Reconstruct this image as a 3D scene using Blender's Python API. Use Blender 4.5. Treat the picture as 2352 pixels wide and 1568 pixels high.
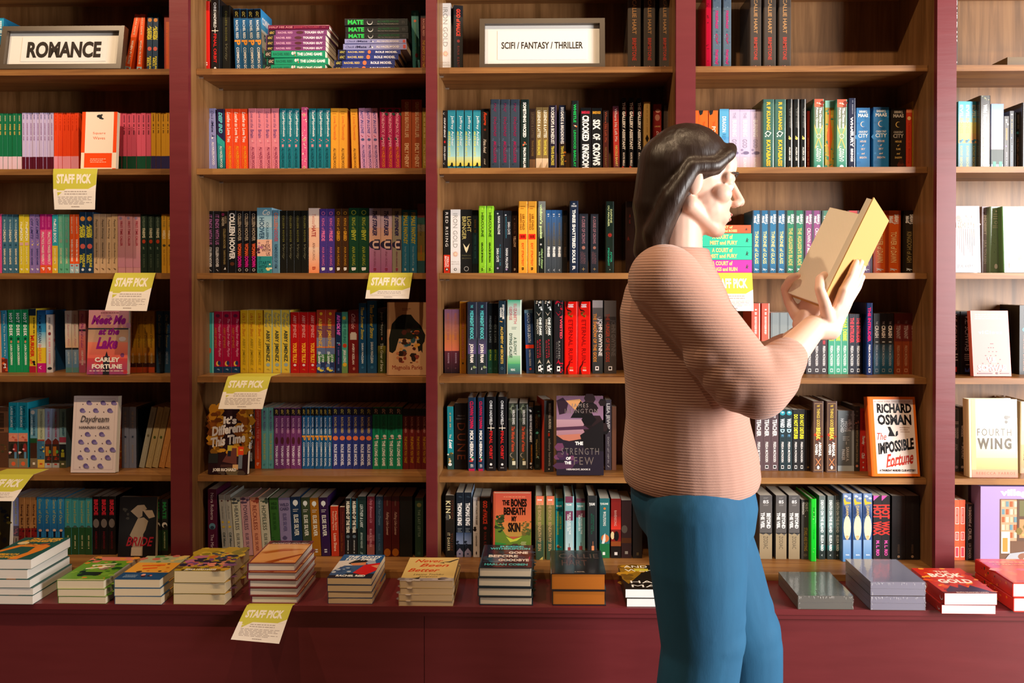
import bpy, bmesh, math, random
from mathutils import Vector, Matrix
random.seed(7)
for o in list(bpy.data.objects): bpy.data.objects.remove(o, do_unlink=True)
SC = bpy.context.scene
COL = SC.collection
# ------------------------------------------------------------------ camera
W, H, F = 2352, 1568, 1829.0
CX, CY, CZ = 0.0, -2.5, 1.31
YAW, PITCH = math.radians(1.025), math.radians(0.449)
PPX, PPY = W/2+31.5, H/2-124.0
cam = bpy.data.cameras.new('camera'); camo = bpy.data.objects.new('camera', cam); COL.objects.link(camo)
cam.sensor_width = 36; cam.lens = F/W*36; cam.shift_x = -31.5/W; cam.shift_y = -124.0/W
cam.clip_start = .05
camo.location = (CX, CY, CZ); camo.rotation_euler = (math.pi/2-PITCH, 0, YAW)
SC.camera = camo
# ------------------------------------------------------------------ light
SC.view_settings.view_transform = 'Standard'; SC.view_settings.look = 'None'
SC.view_settings.gamma = 1; SC.view_settings.exposure = 0.0; SC.view_settings.use_curve_mapping = False
wd = bpy.data.worlds.new('world'); SC.world = wd; wd.use_nodes = True
wd.node_tree.nodes['Background'].inputs[0].default_value = (.75, .85, 1, 1)
wd.node_tree.nodes['Background'].inputs[1].default_value = 0.007
def area(name, loc, target, sx, sy, power, color):
    l = bpy.data.lights.new(name, 'AREA'); l.shape = 'RECTANGLE'; l.size = sx; l.size_y = sy; l.energy = power; l.color = color
    o = bpy.data.objects.new(name, l); COL.objects.link(o); o.location = loc
    o.rotation_euler = (Vector(target)-Vector(loc)).to_track_quat('-Z', 'Y').to_euler(); return o
# daylight entering through the shop window on the right
area('window_daylight', (3.38, -2.1, 1.5), (-.2, .1, 1.0), 1.4, 1.9, 300, (1, .97, .95))
# warm ceiling spots in front of the shelves
for i, (x, e) in enumerate(((-2.3, 95), (-1.1, 95), (.1, 70), (1.3, 45))):
    l = bpy.data.lights.new('ceiling_spot_light', 'SPOT'); l.energy = e; l.color = (1, .72, .45); l.spot_size = math.radians(120); l.spot_blend = .6
    l.shadow_soft_size = .025
    o = bpy.data.objects.new('ceiling_spot_light', l); COL.objects.link(o); o.location = (x, -1.3, 3.35)
    o.rotation_euler = (Vector((x, .1, .8))-Vector(o.location)).to_track_quat('-Z', 'Y').to_euler()

# ------------------------------------------------------------------ helpers
_f = Vector((-math.sin(YAW), math.cos(YAW), 0)); RT = Vector((math.cos(YAW), math.sin(YAW), 0))
FW = _f*math.cos(PITCH)-Vector((0, 0, 1))*math.sin(PITCH); UP = Vector((0, 0, 1))*math.cos(PITCH)+_f*math.sin(PITCH)
def at(px, py, Y):                      # the point at depth Y seen at this pixel of the photograph
    d = RT*((px-PPX)/F)-UP*((py-PPY)/F)+FW
    return Vector((CX, CY, CZ))+d*((Y-CY)/d.y)
def lin(h):
    if len(h) == 3: h = ''.join(c*2 for c in h)
    r = []
    for i in (0, 2, 4):
        c = int(h[i:i+2], 16)/255; r.append(c/12.92 if c <= .04045 else ((c+.055)/1.055)**2.4)
    return (r[0], r[1], r[2], 1)
def mat(name, rough=.5, spec=.5, color=None, attr=False, coat=0, metal=0):
    m = bpy.data.materials.new(name); m.use_nodes = True; nt = m.node_tree; b = nt.nodes['Principled BSDF']
    b.inputs['Roughness'].default_value = rough; b.inputs['Specular IOR Level'].default_value = spec
    b.inputs['Coat Weight'].default_value = coat; b.inputs['Coat Roughness'].default_value = .08; b.inputs['Metallic'].default_value = metal
    if color: b.inputs['Base Color'].default_value = lin(color)
    if attr:
        a = nt.nodes.new('ShaderNodeAttribute'); a.attribute_name = 'Col'; nt.links.new(a.outputs['Color'], b.inputs['Base Color'])
    return m, nt, b
def N(nt, t, **kw):
    n = nt.nodes.new('ShaderNode'+t)
    for k, v in kw.items():
        if k in n.inputs: n.inputs[k].default_value = v
        else: setattr(n, k, v)
    return n
def noise_bump(nt, b, scale, strength, dist=.001, stretch=(1, 1, 1)):
    tc = N(nt, 'TexCoord'); mp = N(nt, 'Mapping'); mp.inputs['Scale'].default_value = stretch
    nz = N(nt, 'TexNoise', Scale=scale, Detail=4.0); bp = N(nt, 'Bump', Strength=strength, Distance=dist)
    nt.links.new(tc.outputs['Object'], mp.inputs[0]); nt.links.new(mp.outputs[0], nz.inputs['Vector'])
    nt.links.new(nz.outputs['Fac'], bp.inputs['Height']); nt.links.new(bp.outputs[0], b.inputs['Normal']); return nz, mp
def wood(name, c0, c1, c2, axis):
    m, nt, b = mat(name, .42, .4)
    tc = N(nt, 'TexCoord'); mp = N(nt, 'Mapping'); st = [26, 26, 26]; st[axis] = 1.6; mp.inputs['Scale'].default_value = st
    n1 = N(nt, 'TexNoise', Scale=1.3, Detail=7.0, Roughness=.62, Distortion=.7); cr = N(nt, 'ValToRGB')
    cr.color_ramp.elements[0].position = .3; cr.color_ramp.elements[0].color = lin(c0)
    cr.color_ramp.elements[1].position = .72; cr.color_ramp.elements[1].color = lin(c2)
    e = cr.color_ramp.elements.new(.5); e.color = lin(c1)
    bp = N(nt, 'Bump', Strength=.12, Distance=.001)
    L = nt.links.new; L(tc.outputs['Object'], mp.inputs[0]); L(mp.outputs[0], n1.inputs['Vector']); L(n1.outputs['Fac'], cr.inputs[0])
    L(cr.outputs[0], b.inputs['Base Color']); L(n1.outputs['Fac'], bp.inputs['Height']); L(bp.outputs[0], b.inputs['Normal'])
    return m
M = {}
M['shelf'] = wood('walnut_shelf', '6c4524', '8d5f33', 'a87842', 0)
M['back'] = wood('walnut_panel', '62411f', '7e5732', '976d43', 2)
m, nt, b = mat('burgundy_paint', .38, .5, '6c2629'); nz, mp = noise_bump(nt, b, 5, .3, .002, (1, 1, 7)); M['paint'] = m
mx = N(nt, 'ValToRGB'); mx.color_ramp.elements[0].color = lin('622024'); mx.color_ramp.elements[1].color = lin('722a2e'); nt.links.new(nz.outputs['Fac'], mx.inputs[0]); nt.links.new(mx.outputs[0], b.inputs['Base Color'])
M['p'] = mat('laminated_card', .36, .45, attr=True)[0]
m, nt, b = mat('glossy_jacket', .2, .5, attr=True, coat=.25); M['h'] = m
m, nt, b = mat('page_paper', .8, .2, attr=True)
wv = N(nt, 'TexNoise', Scale=900.0, Detail=1.0); mp = N(nt, 'Mapping'); mp.inputs['Scale'].default_value = (1, .004, .004); tc = N(nt, 'TexCoord'); bp = N(nt, 'Bump', Strength=.35, Distance=.0006)
nt.links.new(tc.outputs['Object'], mp.inputs[0]); nt.links.new(mp.outputs[0], wv.inputs['Vector']); nt.links.new(wv.outputs['Fac'], bp.inputs['Height']); nt.links.new(bp.outputs[0], b.inputs['Normal']); M['page'] = m
M['metal'] = mat('shelf_pin_metal', .3, .5, 'c9c5bd', metal=.9)[0]
M['frame'] = mat('dark_bronze_frame', .35, .5, '4a3c2e')[0]
M['mount'] = mat('white_card', .7, .3, 'f4efe8')[0]
M['card'] = mat('staff_card', .6, .3, attr=True)[0]
m, nt, b = mat('frame_glass', .03, .5); b.inputs['Transmission Weight'].default_value = 1
nt.nodes.remove(b); tr = N(nt, 'BsdfTransparent'); gl = N(nt, 'BsdfGlossy', Roughness=.02); fr = N(nt, 'Fresnel', IOR=1.45); ms = N(nt, 'MixShader')
ms.inputs[0].default_value = .06; nt.links.new(tr.outputs[0], ms.inputs[1]); nt.links.new(gl.outputs[0], ms.inputs[2]); nt.links.new(ms.outputs[0], nt.nodes['Material Output'].inputs[0]); M['glass'] = m
m, nt, b = mat('shrink_wrap', .05, .6, attr=True, coat=1); noise_bump(nt, b, 16, .12, .003); b.inputs['Coat Roughness'].default_value = .03; M['wrap'] = m

def link(o, parent=None):
    COL.objects.link(o)
    if parent: o.parent = parent
    return o
def empty(name, loc=(0, 0, 0), mat4=None):
    o = bpy.data.objects.new(name, None); o.empty_display_size = .05
    if mat4 is not None: o.matrix_world = mat4
    else: o.location = loc
    return link(o)
LABELS = set()
def tag(o, label, cat, group=None):
    n = len(label.split()); assert 4 <= n <= 16, (n, label)
    assert label not in LABELS, label
    LABELS.add(label); o['label'] = label; o['category'] = cat
    if group: o['group'] = group
    return o
class MB:                                # collects polygons with a colour and a material slot
    def __init__(s): s.v = []; s.f = []; s.c = []; s.m = []; s.sm = []
    def poly(s, pts, col=(1, 1, 1, 1), m=0, sm=False):
        i = len(s.v); s.v += [tuple(p) for p in pts]; s.f.append(tuple(range(i, i+len(pts)))); s.c.append(col); s.m.append(m); s.sm.append(sm)
    def box(s, a, b, col=(1, 1, 1, 1), m=0, skip=''):
        x0, y0, z0 = a; x1, y1, z1 = b
        q = {'-z': [(x0, y0, z0), (x0, y1, z0), (x1, y1, z0), (x1, y0, z0)], '+z': [(x0, y0, z1), (x1, y0, z1), (x1, y1, z1), (x0, y1, z1)],
             '-y': [(x0, y0, z0), (x1, y0, z0), (x1, y0, z1), (x0, y0, z1)], '+y': [(x1, y1, z0), (x0, y1, z0), (x0, y1, z1), (x1, y1, z1)],
             '-x': [(x0, y1, z0), (x0, y0, z0), (x0, y0, z1), (x0, y1, z1)], '+x': [(x1, y0, z0), (x1, y1, z0), (x1, y1, z1), (x1, y0, z1)]}
        for k, p in q.items():
            if k not in skip: s.poly(p, col, m)
    def prism(s, ring, z0, z1, col=(1, 1, 1, 1), m=0, f=lambda x, y, z: (x, y, z), caps=True):   # ring is counter-clockwise in x, y
        n = len(ring)
        for i in range(n):
            a, b = ring[i], ring[(i+1) % n]
            s.poly([f(*a, z0), f(*b, z0), f(*b, z1), f(*a, z1)], col, m)
        if caps:
            s.poly([f(*p, z1) for p in ring], col, m); s.poly([f(*p, z0) for p in reversed(ring)], col, m)
    def mesh(s, name, mats):
        me = bpy.data.meshes.new(name); me.from_pydata(s.v, [], s.f)
        for x in mats: me.materials.append(x)
        me.polygons.foreach_set('material_index', s.m); me.polygons.foreach_set('use_smooth', s.sm)
        a = me.color_attributes.new('Col', 'FLOAT_COLOR', 'CORNER'); buf = []
        for f, c in zip(s.f, s.c):
            if isinstance(c, list):
                for k in c: buf += k
            else: buf += list(c)*len(f)
        a.data.foreach_set('color', buf); me.update(); return me
    def obj(s, name, mats, parent=None):
        return link(bpy.data.objects.new(name, s.mesh(name, mats if isinstance(mats, (list, tuple)) else [mats])), parent)
# ------------------------------------------------------------------ lettering
_tc = bpy.data.curves.new('lettering', 'FONT'); _to = bpy.data.objects.new('lettering', _tc); _cache = {}
def glyphs(text, st):
    k = (text, st)
    if k not in _cache:
        _tc.body = text; _tc.resolution_u = 2 if 'r' not in st else 4; _tc.offset = 0 if 'n' in st else (.045 if 'B' in st else .02); _tc.shear = .35 if 'i' in st else 0
        _tc.space_character = 1.3 if 'w' in st else 1.0
        me = bpy.data.meshes.new_from_object(_to); v = [(p.co.x, p.co.y) for p in me.vertices]; f = [tuple(p.vertices) for p in me.polygons]
        bpy.data.meshes.remove(me)
        xs = [p[0] for p in v] or [0, 1]; x0, x1 = min(xs), max(xs)
        low = any(c in 'gjpqyQ,' for c in text); y0 = -.2 if low else 0.0; y1 = .71
        _cache[k] = ([((x-x0)/(x1-x0), (y-y0)/(y1-y0)) for x, y in v], f)
    return _cache[k]
def panel(mb, items, w, h, fn, m=0, eps=.0003):
    """draws printed items on a w x h panel (origin top left, b down); fn(a, b, e) gives the 3-D point, e metres above the surface"""
    rnd = random.Random(len(items)*7+1)
    lay = [eps]
    def put(pts, col):
        a2 = sum(pts[i][0]*pts[(i+1) % len(pts)][1]-pts[(i+1) % len(pts)][0]*pts[i][1] for i in range(len(pts)))
        if a2 > 0: pts = pts[::-1]; col = col[::-1] if isinstance(col, list) else col
        mb.poly([fn(a, b, lay[0]) for a, b in pts], col, m)
    for it in items.split(';'):
        if not it: continue
        p = it.split('|'); k = p[0]; lay[0] += .00004
        if k in 'ST':
            if k == 'S':
                t0, t1 = float(p[1]), float(p[2]); txt, c = p[3], lin(p[4]); sz = float(p[5]) if len(p) > 5 else .5; u = float(p[6]) if len(p) > 6 else 0; st = p[7] if len(p) > 7 else ''
                v, f = glyphs(txt, st); ll, hh = (t1-t0)*h, sz*w; a0 = w*(.5+u/2)-hh/2
                q = [(a0+y*hh, t0*h+x*ll) for x, y in v]
            else:
                cx, cy, tw, th = (float(x) for x in p[1:5]); txt, c = p[5], lin(p[6]); st = p[7] if len(p) > 7 else ''
                v, f = glyphs(txt, st); q = [(w*cx+(x-.5)*tw*w, h*cy-(y-.5)*th*h) for x, y in v]
                if 's' in st: q = [(a, b-(a-w*cx)*.16) for a, b in q]
            for t in f: put([q[i] for i in t], c)
        elif k == 'Z':
            t, t1, c = float(p[1]), float(p[2]), lin(p[4]); sz = float(p[5]) if len(p) > 5 else .5; u = float(p[6]) if len(p) > 6 else 0
            while t < t1:
                a0 = w*(.5+u/2-sz/2*(.6+.3*rnd.random())); l = min(.008+.012*rnd.random(), t1-t); put([(a0, t*h), (w*(.5+u/2)+sz*w*.35, t*h), (w*(.5+u/2)+sz*w*.35, (t+l)*h), (a0, (t+l)*h)], c); t += l+.006+(.02 if rnd.random() < .15 else 0)
        elif k == 'R':
            u0, u1, t0, t1 = (float(x) for x in p[1:5]); put([(u0*w, t0*h), (u1*w, t0*h), (u1*w, t1*h), (u0*w, t1*h)], lin(p[5]))
        elif k == 'B':
            t0, t1 = float(p[1]), float(p[2]); put([(0, t0*h), (w, t0*h), (w, t1*h), (0, t1*h)], lin(p[3]))
        elif k == 'G':
            t0, t1 = float(p[1]), float(p[2]); c0, c1 = lin(p[3]), lin(p[4]); put([(0, t0*h), (w, t0*h), (w, t1*h), (0, t1*h)], [c0, c0, c1, c1])
        elif k == 'E':
            cx, cy, rx, ry = (float(x) for x in p[1:5]); put([(w*cx+rx*w*math.cos(i*math.pi/9), h*cy+ry*w*math.sin(i*math.pi/9)) for i in range(18)], lin(p[5]))
        elif k == 'X':
            cx, cy, r = (float(x) for x in p[1:4]); n = int(p[5]) if len(p) > 5 else 8
            for i in range(n):
                a = i*2*math.pi/n; put([(w*cx+r*w*math.cos(a), h*cy+r*w*math.sin(a)), (w*cx+.2*r*w*math.cos(a+2), h*cy+.2*r*w*math.sin(a+2)), (w*cx+.2*r*w*math.cos(a-2), h*cy+.2*r*w*math.sin(a-2))], lin(p[4]))
        elif k == 'C':
            cx, cy, r = (float(x) for x in p[1:4]); c = lin(p[4])
            for i in range(14):
                a, a2 = 1.0+i*4.3/14, 1.0+(i+1)*4.3/14
                ra, rb = [r*(1-.32*math.sin((x-1.0)/4.3*math.pi)) for x in (a, a2)]
                put([(w*(cx+r*math.cos(a)), h*cy+w*r*math.sin(a)), (w*(cx+r*math.cos(a2)), h*cy+w*r*math.sin(a2)), (w*(cx+rb*math.cos(a2)), h*cy+w*rb*math.sin(a2)), (w*(cx+ra*math.cos(a)), h*cy+w*ra*math.sin(a))], c)
        elif k == 'P':
            pc, *z = p[1].split(','); z = [float(x) for x in z]; put([(z[i]*w, z[i+1]*h) for i in range(0, len(z)-1, 2)], lin(pc))
        elif k == 'N':
            n = int(p[1]); u0, u1, t0, t1, s = (float(x) for x in p[2:7]); cs = p[7].split(',')
            for i in range(n):
                a, b = w*(u0+(u1-u0)*rnd.random()), h*(t0+(t1-t0)*rnd.random()); r = s*w*(.5+rnd.random()); k0 = rnd.random()*6; sq = .4+.6*rnd.random(); lay[0] += .000002
                put([(a+r*math.cos(j*1.05)*(.7+.4*rnd.random()), b+sq*r*math.sin(j*1.05)) for j in range(6)], lin(cs[i % len(cs)]))
        elif k == 'L':
            u0, u1, t0, t1 = (float(x) for x in p[1:5]); n = int(p[5]); c = lin(p[6]); th = (t1-t0)/n
            for i in range(n):
                x = u0+.03*rnd.random(); e = u1-(u1-u0)*.3*rnd.random()*(i % 2)
                while x < e:
                    l = (u1-u0)*(.06+.1*rnd.random()); xe = min(x+l, e); put([(x*w, h*(t0+th*(i+.25))), (xe*w, h*(t0+th*(i+.25))), (xe*w, h*(t0+th*(i+.6))), (x*w, h*(t0+th*(i+.6)))], c); x = xe+(u1-u0)*.03
# ------------------------------------------------------------------ a book
D = {}
def d(key, base, kind, cname, lname, items, cover='', cbase=None, edge=None):
    D[key] = (base, kind, cname, lname, items, cover, cbase or base, edge or ('e9ddc6' if kind != 'x' else base))
_bm = {}
def book_meshes(key, t, h, wd):
    kk = (key, round(t, 4), round(h, 4), round(wd, 3))
    if kk in _bm: return _bm[kk]
    base, kind, _, _, items, cover, cb, edge = D[key]; c = lin(base); cc = lin(cb); mb = MB()
    hard = kind == 'h'; th = min(.0024 if hard else .0006, t*.15); x0, x1 = -t/2, t/2; r = min(.004, t*.22) if hard else .0007
    def arc(cx, cy, a0, r, n=3): return [(cx+r*math.cos(a0+i*math.pi/2/n), cy+r*math.sin(a0+i*math.pi/2/n)) for i in range(n+1)]
    outer = [(x0, wd)]+arc(x0+r, r, math.pi, r)+arc(x1-r, r, 1.5*math.pi, r)+[(x1, wd)]
    ri = max(r-th, .0001); inner = [(x0+th, wd)]+arc(x0+r, r, math.pi, ri)+arc(x1-r, r, 1.5*math.pi, ri)+[(x1-th, wd)]
    n = len(outer)
    for i in range(n-1):
        a, b, a2, b2 = outer[i], outer[i+1], inner[i], inner[i+1]; q = c if 0 < i < n-2 else cc
        mb.poly([(*a, 0), (*b, 0), (*b, h), (*a, h)], q); mb.poly([(*b2, 0), (*a2, 0), (*a2, h), (*b2, h)], q)
        mb.poly([(*a, h), (*b, h), (*b2, h), (*a2, h)], q); mb.poly([(*a2, 0), (*b2, 0), (*b, 0), (*a, 0)], q)
    for i in (0, n-1):
        a, a2 = outer[i], inner[i]; pts = [(*a2, 0), (*a, 0), (*a, h), (*a2, h)]; mb.poly(pts if i == 0 else pts[::-1], cc)
    fl = t-2*r*.9 if hard else t
    panel(mb, items, fl, h, lambda a, b, e: (a-fl/2, -e, h-b))
    if cover: panel(mb, cover, wd-(.008 if hard else 0), h, lambda a, b, e: (x1+e, a+(.008 if hard else 0), h-b))
    ins = .003 if hard else .0004; pb = MB(); pc = lin(edge); fore = wd-(.004 if hard else .0008)
    g = .0002
    pb.box((x0+th+g, th+.0008, ins), (x1-th-g, fore, h-ins), pc)
    res = (mb.mesh('cover', [M['h' if hard else 'p']]), pb.mesh('page_block', [M['page']]))
    _bm[kk] = res; return res
def book(key, t, h, wd, mw):
    cm, pm = book_meshes(key, t, h, wd); kind = D[key][1]
    e = empty('hardcover_book' if kind == 'h' else ('slim_paperback' if t < .0165 else 'paperback_book'), mat4=mw)
    link(bpy.data.objects.new('cover', cm), e); link(bpy.data.objects.new('page_block', pm), e)
    return e
FACE = set()
REG = []                                  # (row text, key, object) in left to right order, labelled at the end
ROWN = {1: 'top shelf', 2: 'second shelf', 3: 'third shelf', 4: 'fourth shelf', 5: 'fifth shelf', 6: 'bottom shelf'}
BAYN = {1: 'far-left bay', 2: 'second bay', 3: 'middle bay', 4: 'fourth bay', 5: 'far-right bay'}
SZ = {1: .6837, 2: .3626, 3: .0264, 4: -.3072, 5: -.6269, 6: -.8985}
SZ = {k: v+CZ for k, v in SZ.items()}
SY = {1: .15, 2: .15, 3: .15, 4: .15, 5: .145, 6: .085}
TH = .0190
def row(bay, r, x0, y0, s, items):
    for it in items:
        n, a, b, yt, key = it[:5]; tilt = math.radians(it[5]) if len(it) > 5 else 0; rz = math.radians(it[6]) if len(it) > 6 else 0
        hard = D[key][1] == 'h'; Y = SY[r]-(.02 if hard else 0)+(it[7] if len(it) > 7 else 0); z = SZ[r]
        pa, pb, pt = x0+a/s, x0+b/s, y0+yt/s
        vm = pt+60
        xa, xb = at(pa, vm, Y).x, at(pb, vm, Y).x
        h = (at((pa+pb)/2, pt, Y).z-z)/math.cos(tilt); pitch = (xb-xa)/n; t = pitch*math.cos(tilt)-.0007
        h = min(h, .255 if r == 1 else .3)
        wd = min(.148 if hard else .118, .262-Y)
        for i in range(n):
            xc = xa+pitch*(i+.5)
            sg = 1 if tilt > 0 else -1
            R = Matrix.Rotation(tilt, 4, 'Y')
            off = R @ Vector((sg*t/2, 0, 0)) if tilt else Vector((0, 0, 0))
            loc = Vector((xc+(sg*t/2 if tilt else 0), Y+(((i*37) % 5)-2)*.0006, z+.0002))-off
            mw = Matrix.Translation(loc) @ Matrix.Rotation(rz, 4, 'Z') @ R
            REG.append((f'{ROWN[r]}, {BAYN[bay]}', key, book(key, t, h, wd, mw)))
def faceout(bay, r, pl, pr, pt, key, t=.02, lean=9, Y=.1, extra=None, rz=0):
    z = SZ[r]; A, B = at(pl, 700, Y), at(pr, 700, Y); wd = B.x-A.x; le = math.radians(lean)
    hz = at((pl+pr)/2, pt, Y+.2*math.sin(le)).z-z; h = hz/math.cos(le)
    # local x (thickness) points to the viewer, local y (width) to the right
    base = Matrix(((0, 1, 0, 0), (-1, 0, 0, 0), (0, 0, 1, 0), (0, 0, 0, 1)))
    R = Matrix.Rotation(math.radians(rz), 4, 'Z') @ Matrix.Rotation(-le, 4, 'X') @ base
    # lowest point is the rear bottom edge (local x=-t/2)
    mw = Matrix.Translation(Vector((A.x, Y+t/2, z+.0003+math.sin(le)*t/2))) @ R
    e = book(key, t, h, wd, mw); FACE.add(key)
    REG.append((f'{ROWN[r]}, {BAYN[bay]}', key, e)); return e
# ------------------------------------------------------------------ what is printed on the books
# far-left bay
d('aus', '1c3a5a', 'p', 'navy', 'yellow', 'E|.5|.11|.36|.36|d98a3c;S|.2|.42|AUSTEN|e8dc3a|.42|.3|iB;S|.22|.42|AFFAIR|e8dc3a|.42|-.5|iB;E|.5|.56|.38|.38|d9645a;S|.68|.9|MADELINE|e8dc3a|.36|.3|;S|.7|.84|BELL|e8dc3a|.36|-.5|;E|.5|.94|.2|.2|dfe6ea')
d('wir', 'ee5a1c', 'p', 'orange', 'white', 'B|.84|1|9fc6cf;S|.04|.33|SARAH ADAMS|f7cdb0|.3;S|.42|.8|WHEN IN ROME|fff1e0|.4;E|.5|.87|.25|.15|c8402a;S|.93|.97|P|fff|.4')
d('cy', '1c6f95', 'p', 'cyan', 'pale', 'B|.45|1|10151a;G|0|.3|2aa0c4|1c5f95;Z|.05|.3|x|d8eef2|.6;Z|.5|.8|x|d9c32a|.6')
d('rst', '8e2a12', 'p', 'dark orange', 'red', 'R|.35|1|.1|1|b85214;Z|.2|.8|x|d84a20|.3')
d('gpo', '157048', 'p', 'green', 'gold', 'B|.72|.985|e3c3d3;Z|.04|.15|x|b9b08a|.3;Z|.18|.36|x|d4b25a|.4|0|i')
d('lpo', 'c7b8de', 'p', 'lilac', 'purple', 'B|.73|.975|561226;B|.975|1|d9a6d0;Z|.03|.12|x|4a4a86|.3;Z|.17|.46|x|93689c|.34|0|n')
d('opo', 'f2491c', 'p', 'orange', '', 'B|.72|.985|f2a0b8;Z|.04|.3|x|d8340c|.3')
d('sqw', 'f2ddc6', 'p', 'cream and orange', 'orange', '', 'R|0|.1|0|.7|f04a10;R|.1|.9|0|1|f3dfca;R|.9|1|0|.7|f04a10;R|.1|.88|.71|.96|f04a10;R|.9|1|.97|1|f04a10;T|.5|.37|.36|.05|Square|f0642c|n;T|.5|.45|.34|.05|Waves|f0642c|n;L|.26|.72|.8|.88|3|f6c8b0;N|9|.44|.58|.05|.12|.045|23262a')
d('ppo', 'd85a78', 'p', 'pink', 'dark', 'B|.72|.97|0f4a34;B|.97|1|e88a9a;Z|.04|.16|x|6a2a4a|.3;Z|.19|.36|x|6b2436|.36|0|n')
d('mpo', 'c8901c', 'p', 'mustard', 'brown', 'B|.72|.97|2a2450;B|.97|1|d8a030;Z|.03|.15|x|6a4a10|.3;Z|.19|.34|x|6b4a12|.36|0|n')
d('pk1', 'd84a86', 'p', 'bright pink', 'white', 'Z|.1|.6|x|fff|.5')
d('dre', '3d6a80', 'p', 'slate blue', 'cream', 'S|.09|.25|IN YOUR|b9d0cc|.32;S|.26|.47|DREAMS|f0e8cc|.42;E|.5|.52|.18|.18|24485c;S|.58|.85|SARAH ADAMS|f0e4c4|.36;S|.92|.95|P|fff|.4')
d('mat', 'd6c02e', 'p', 'yellow', 'white', 'S|.12|.24|The|fff4c8|.4|0|i;S|.24|.44|MATCH|fff|.5|0|b;R|.15|.85|.475|.525|d8a8a0;S|.55|.85|SARAH ADAMS|f3e6a0|.34;S|.92|.95|P|fff|.4')
d('off', '8a70ac', 'p', 'purple', 'navy', 'S|.07|.42|OFF LIMITS|34346e|.46|0|i;N|5|.3|.8|.44|.52|.12|e8c070,d0d0d0;S|.58|.86|SARAH ADAMS|3a3a74|.36;S|.92|.95|P|fff|.4')
d('pmp', 'e84a84', 'p', 'pink', 'white', 'B|0|.26|ad1f72;B|.86|1|e85a2a;S|.03|.22|SARAH ADAMS|d85aa0|.3;S|.3|.85|PRACTICE MAKES PERFECT|ffe3d8|.42;S|.9|.95|P|fff|.5')
d('rul', '2aa0ac', 'p', 'teal and yellow', 'white', 'B|.53|1|e2b834;S|.07|.16|The|fff|.4|0|i;S|.16|.48|RULE BOOK|fff|.5;S|.57|.84|SARAH ADAMS|f4e4a0|.34;S|.92|.95|P|fff|.4')
d('che', '5fb08c', 'p', 'mint green', 'grey', 'S|.06|.4|THE CHEAT SHEET|8fb09c|.4;E|.5|.45|.2|.4|8a9a84;S|.57|.84|SARAH ADAMS|d4d0a8|.36;S|.92|.95|P|3f7a5c|.4')
d('ppl', 'cfae88', 'p', 'tan', 'black script', 'S|.09|.42|People Watching|3a2a22|.42|0|in;S|.48|.84|Hannah Bonam-Young|4a382c|.36|0|in;S|.91|.95|F|3a2a22|.4|0|i')
d('ftc', 'd096a4', 'p', 'dusty pink', 'red', 'E|.4|.07|.2|.2|9a86b0;S|.12|.54|FIRST-TIME CALLER|b03048|.3;S|.6|.9|B.K. BORISON|b0687a|.3|0|n;G|.55|.9|d096a4|c88aa8')
d('llf', '1c2c24', 'p', 'dark green', 'cream', 'S|.04|.24|LOVELIGHT|6a7a68|.34;S|.24|.4|FARMS|d8d4b8|.42;E|.5|.46|.25|.3|a83a20;S|.55|.6|at|8a9a80|.3|0|in;S|.68|.9|B.K. BORISON|5a6a58|.3|0|n')
d('itw', 'bf8c24', 'p', 'mustard', 'white', 'S|.04|.22|IN THE|8a7430|.4;S|.27|.42|WEEDS|efe0b8|.5|0|b;E|.5|.53|.3|.22|4a4024;S|.6|.86|B.K. BORISON|a87820|.3|0|n')
d('pea', 'd8a080', 'p', 'peach', '', '')
d('tys', '2e86ac', 'p', 'blue', 'white', 'B|.78|1|7a2a1c;N|8|.1|.9|.76|.98|.22|d84a24,e2602a,b8341c;S|.05|.74|Things You Save in a Fire|e6f0ee|.34|.2|n;S|.86|.93|M|fff|.4')
d('hot', '12945a', 'p', 'green', 'white', 'S|.05|.42|HOT DESK|fff|.44|0|Bw;E|.5|.46|.18|.2|0c4a30;E|.5|.51|.15|.2|d8906a;S|.55|.88|LAURA DICKERMAN|e4f4e0|.3|0|B')
d('mur', 'e0c02c', 'p', 'yellow', 'red', 'B|0|.11|1c2a38;B|.9|1|b02038;Z|.14|.42|x|4a4418|.26|.4;S|.42|.76|MURDER|d83a1c|.5|-.1|B;N|7|.2|.8|.8|.88|.2|1a1a1c,e86a2a')
d('pal', '2a6cae', 'p', 'blue and yellow', 'red', 'G|0|.35|14427c|3a9ad0;G|.35|.6|6ab8dc|e6ecd8;B|.6|.85|f0cc2c;B|.85|1|c8187c;S|.08|.52|PALM MERIDIAN|14305c|.34|-.4;S|.54|.82|GRACE FLAHIVE|e84a44|.3|-.4;S|.89|.95|V|f4d0e0|.3|-.4')
d('whi', 'c9c1ba', 'p', 'white and pink', 'red', 'Z|.05|.26|x|7a7472|.36|0|n;E|.5|.33|.22|.3|7a2a34;Z|.4|.86|x|d8888a|.36|0|n;E|.5|.93|.35|.25|1f2020', 'R|0|1|0|1|e4cfc8;N|16|.1|.9|.1|.6|.12|d86a8a,d04a5a;N|14|.1|.9|.5|1|.1|8a8a86,5a5a58,c0b8a0')
d('esa', 'd8ccc0', 'p', 'cream and blue', 'pink script', 'G|.3|.62|d8ccc0|e6bc98;B|.6|.63|26262a;G|.63|.92|7a92ac|5a88b0;B|.92|1|5a8a8c;S|.06|.58|Every Summer After|c8788c|.42|0|in;S|.66|.86|CARLEY FORTUNE|c9d6e0|.3')
d('mms', 'd98a98', 'p', 'pink', 'purple script', 'B|.3|.33|33333c;G|.4|.8|ec8a80|d8606a;B|.85|1|b0506c;S|.05|.6|Meet Me at the Lake|a02a8c|.42|0|in;S|.64|.88|CARLEY FORTUNE|f4e0d8|.3')
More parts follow.
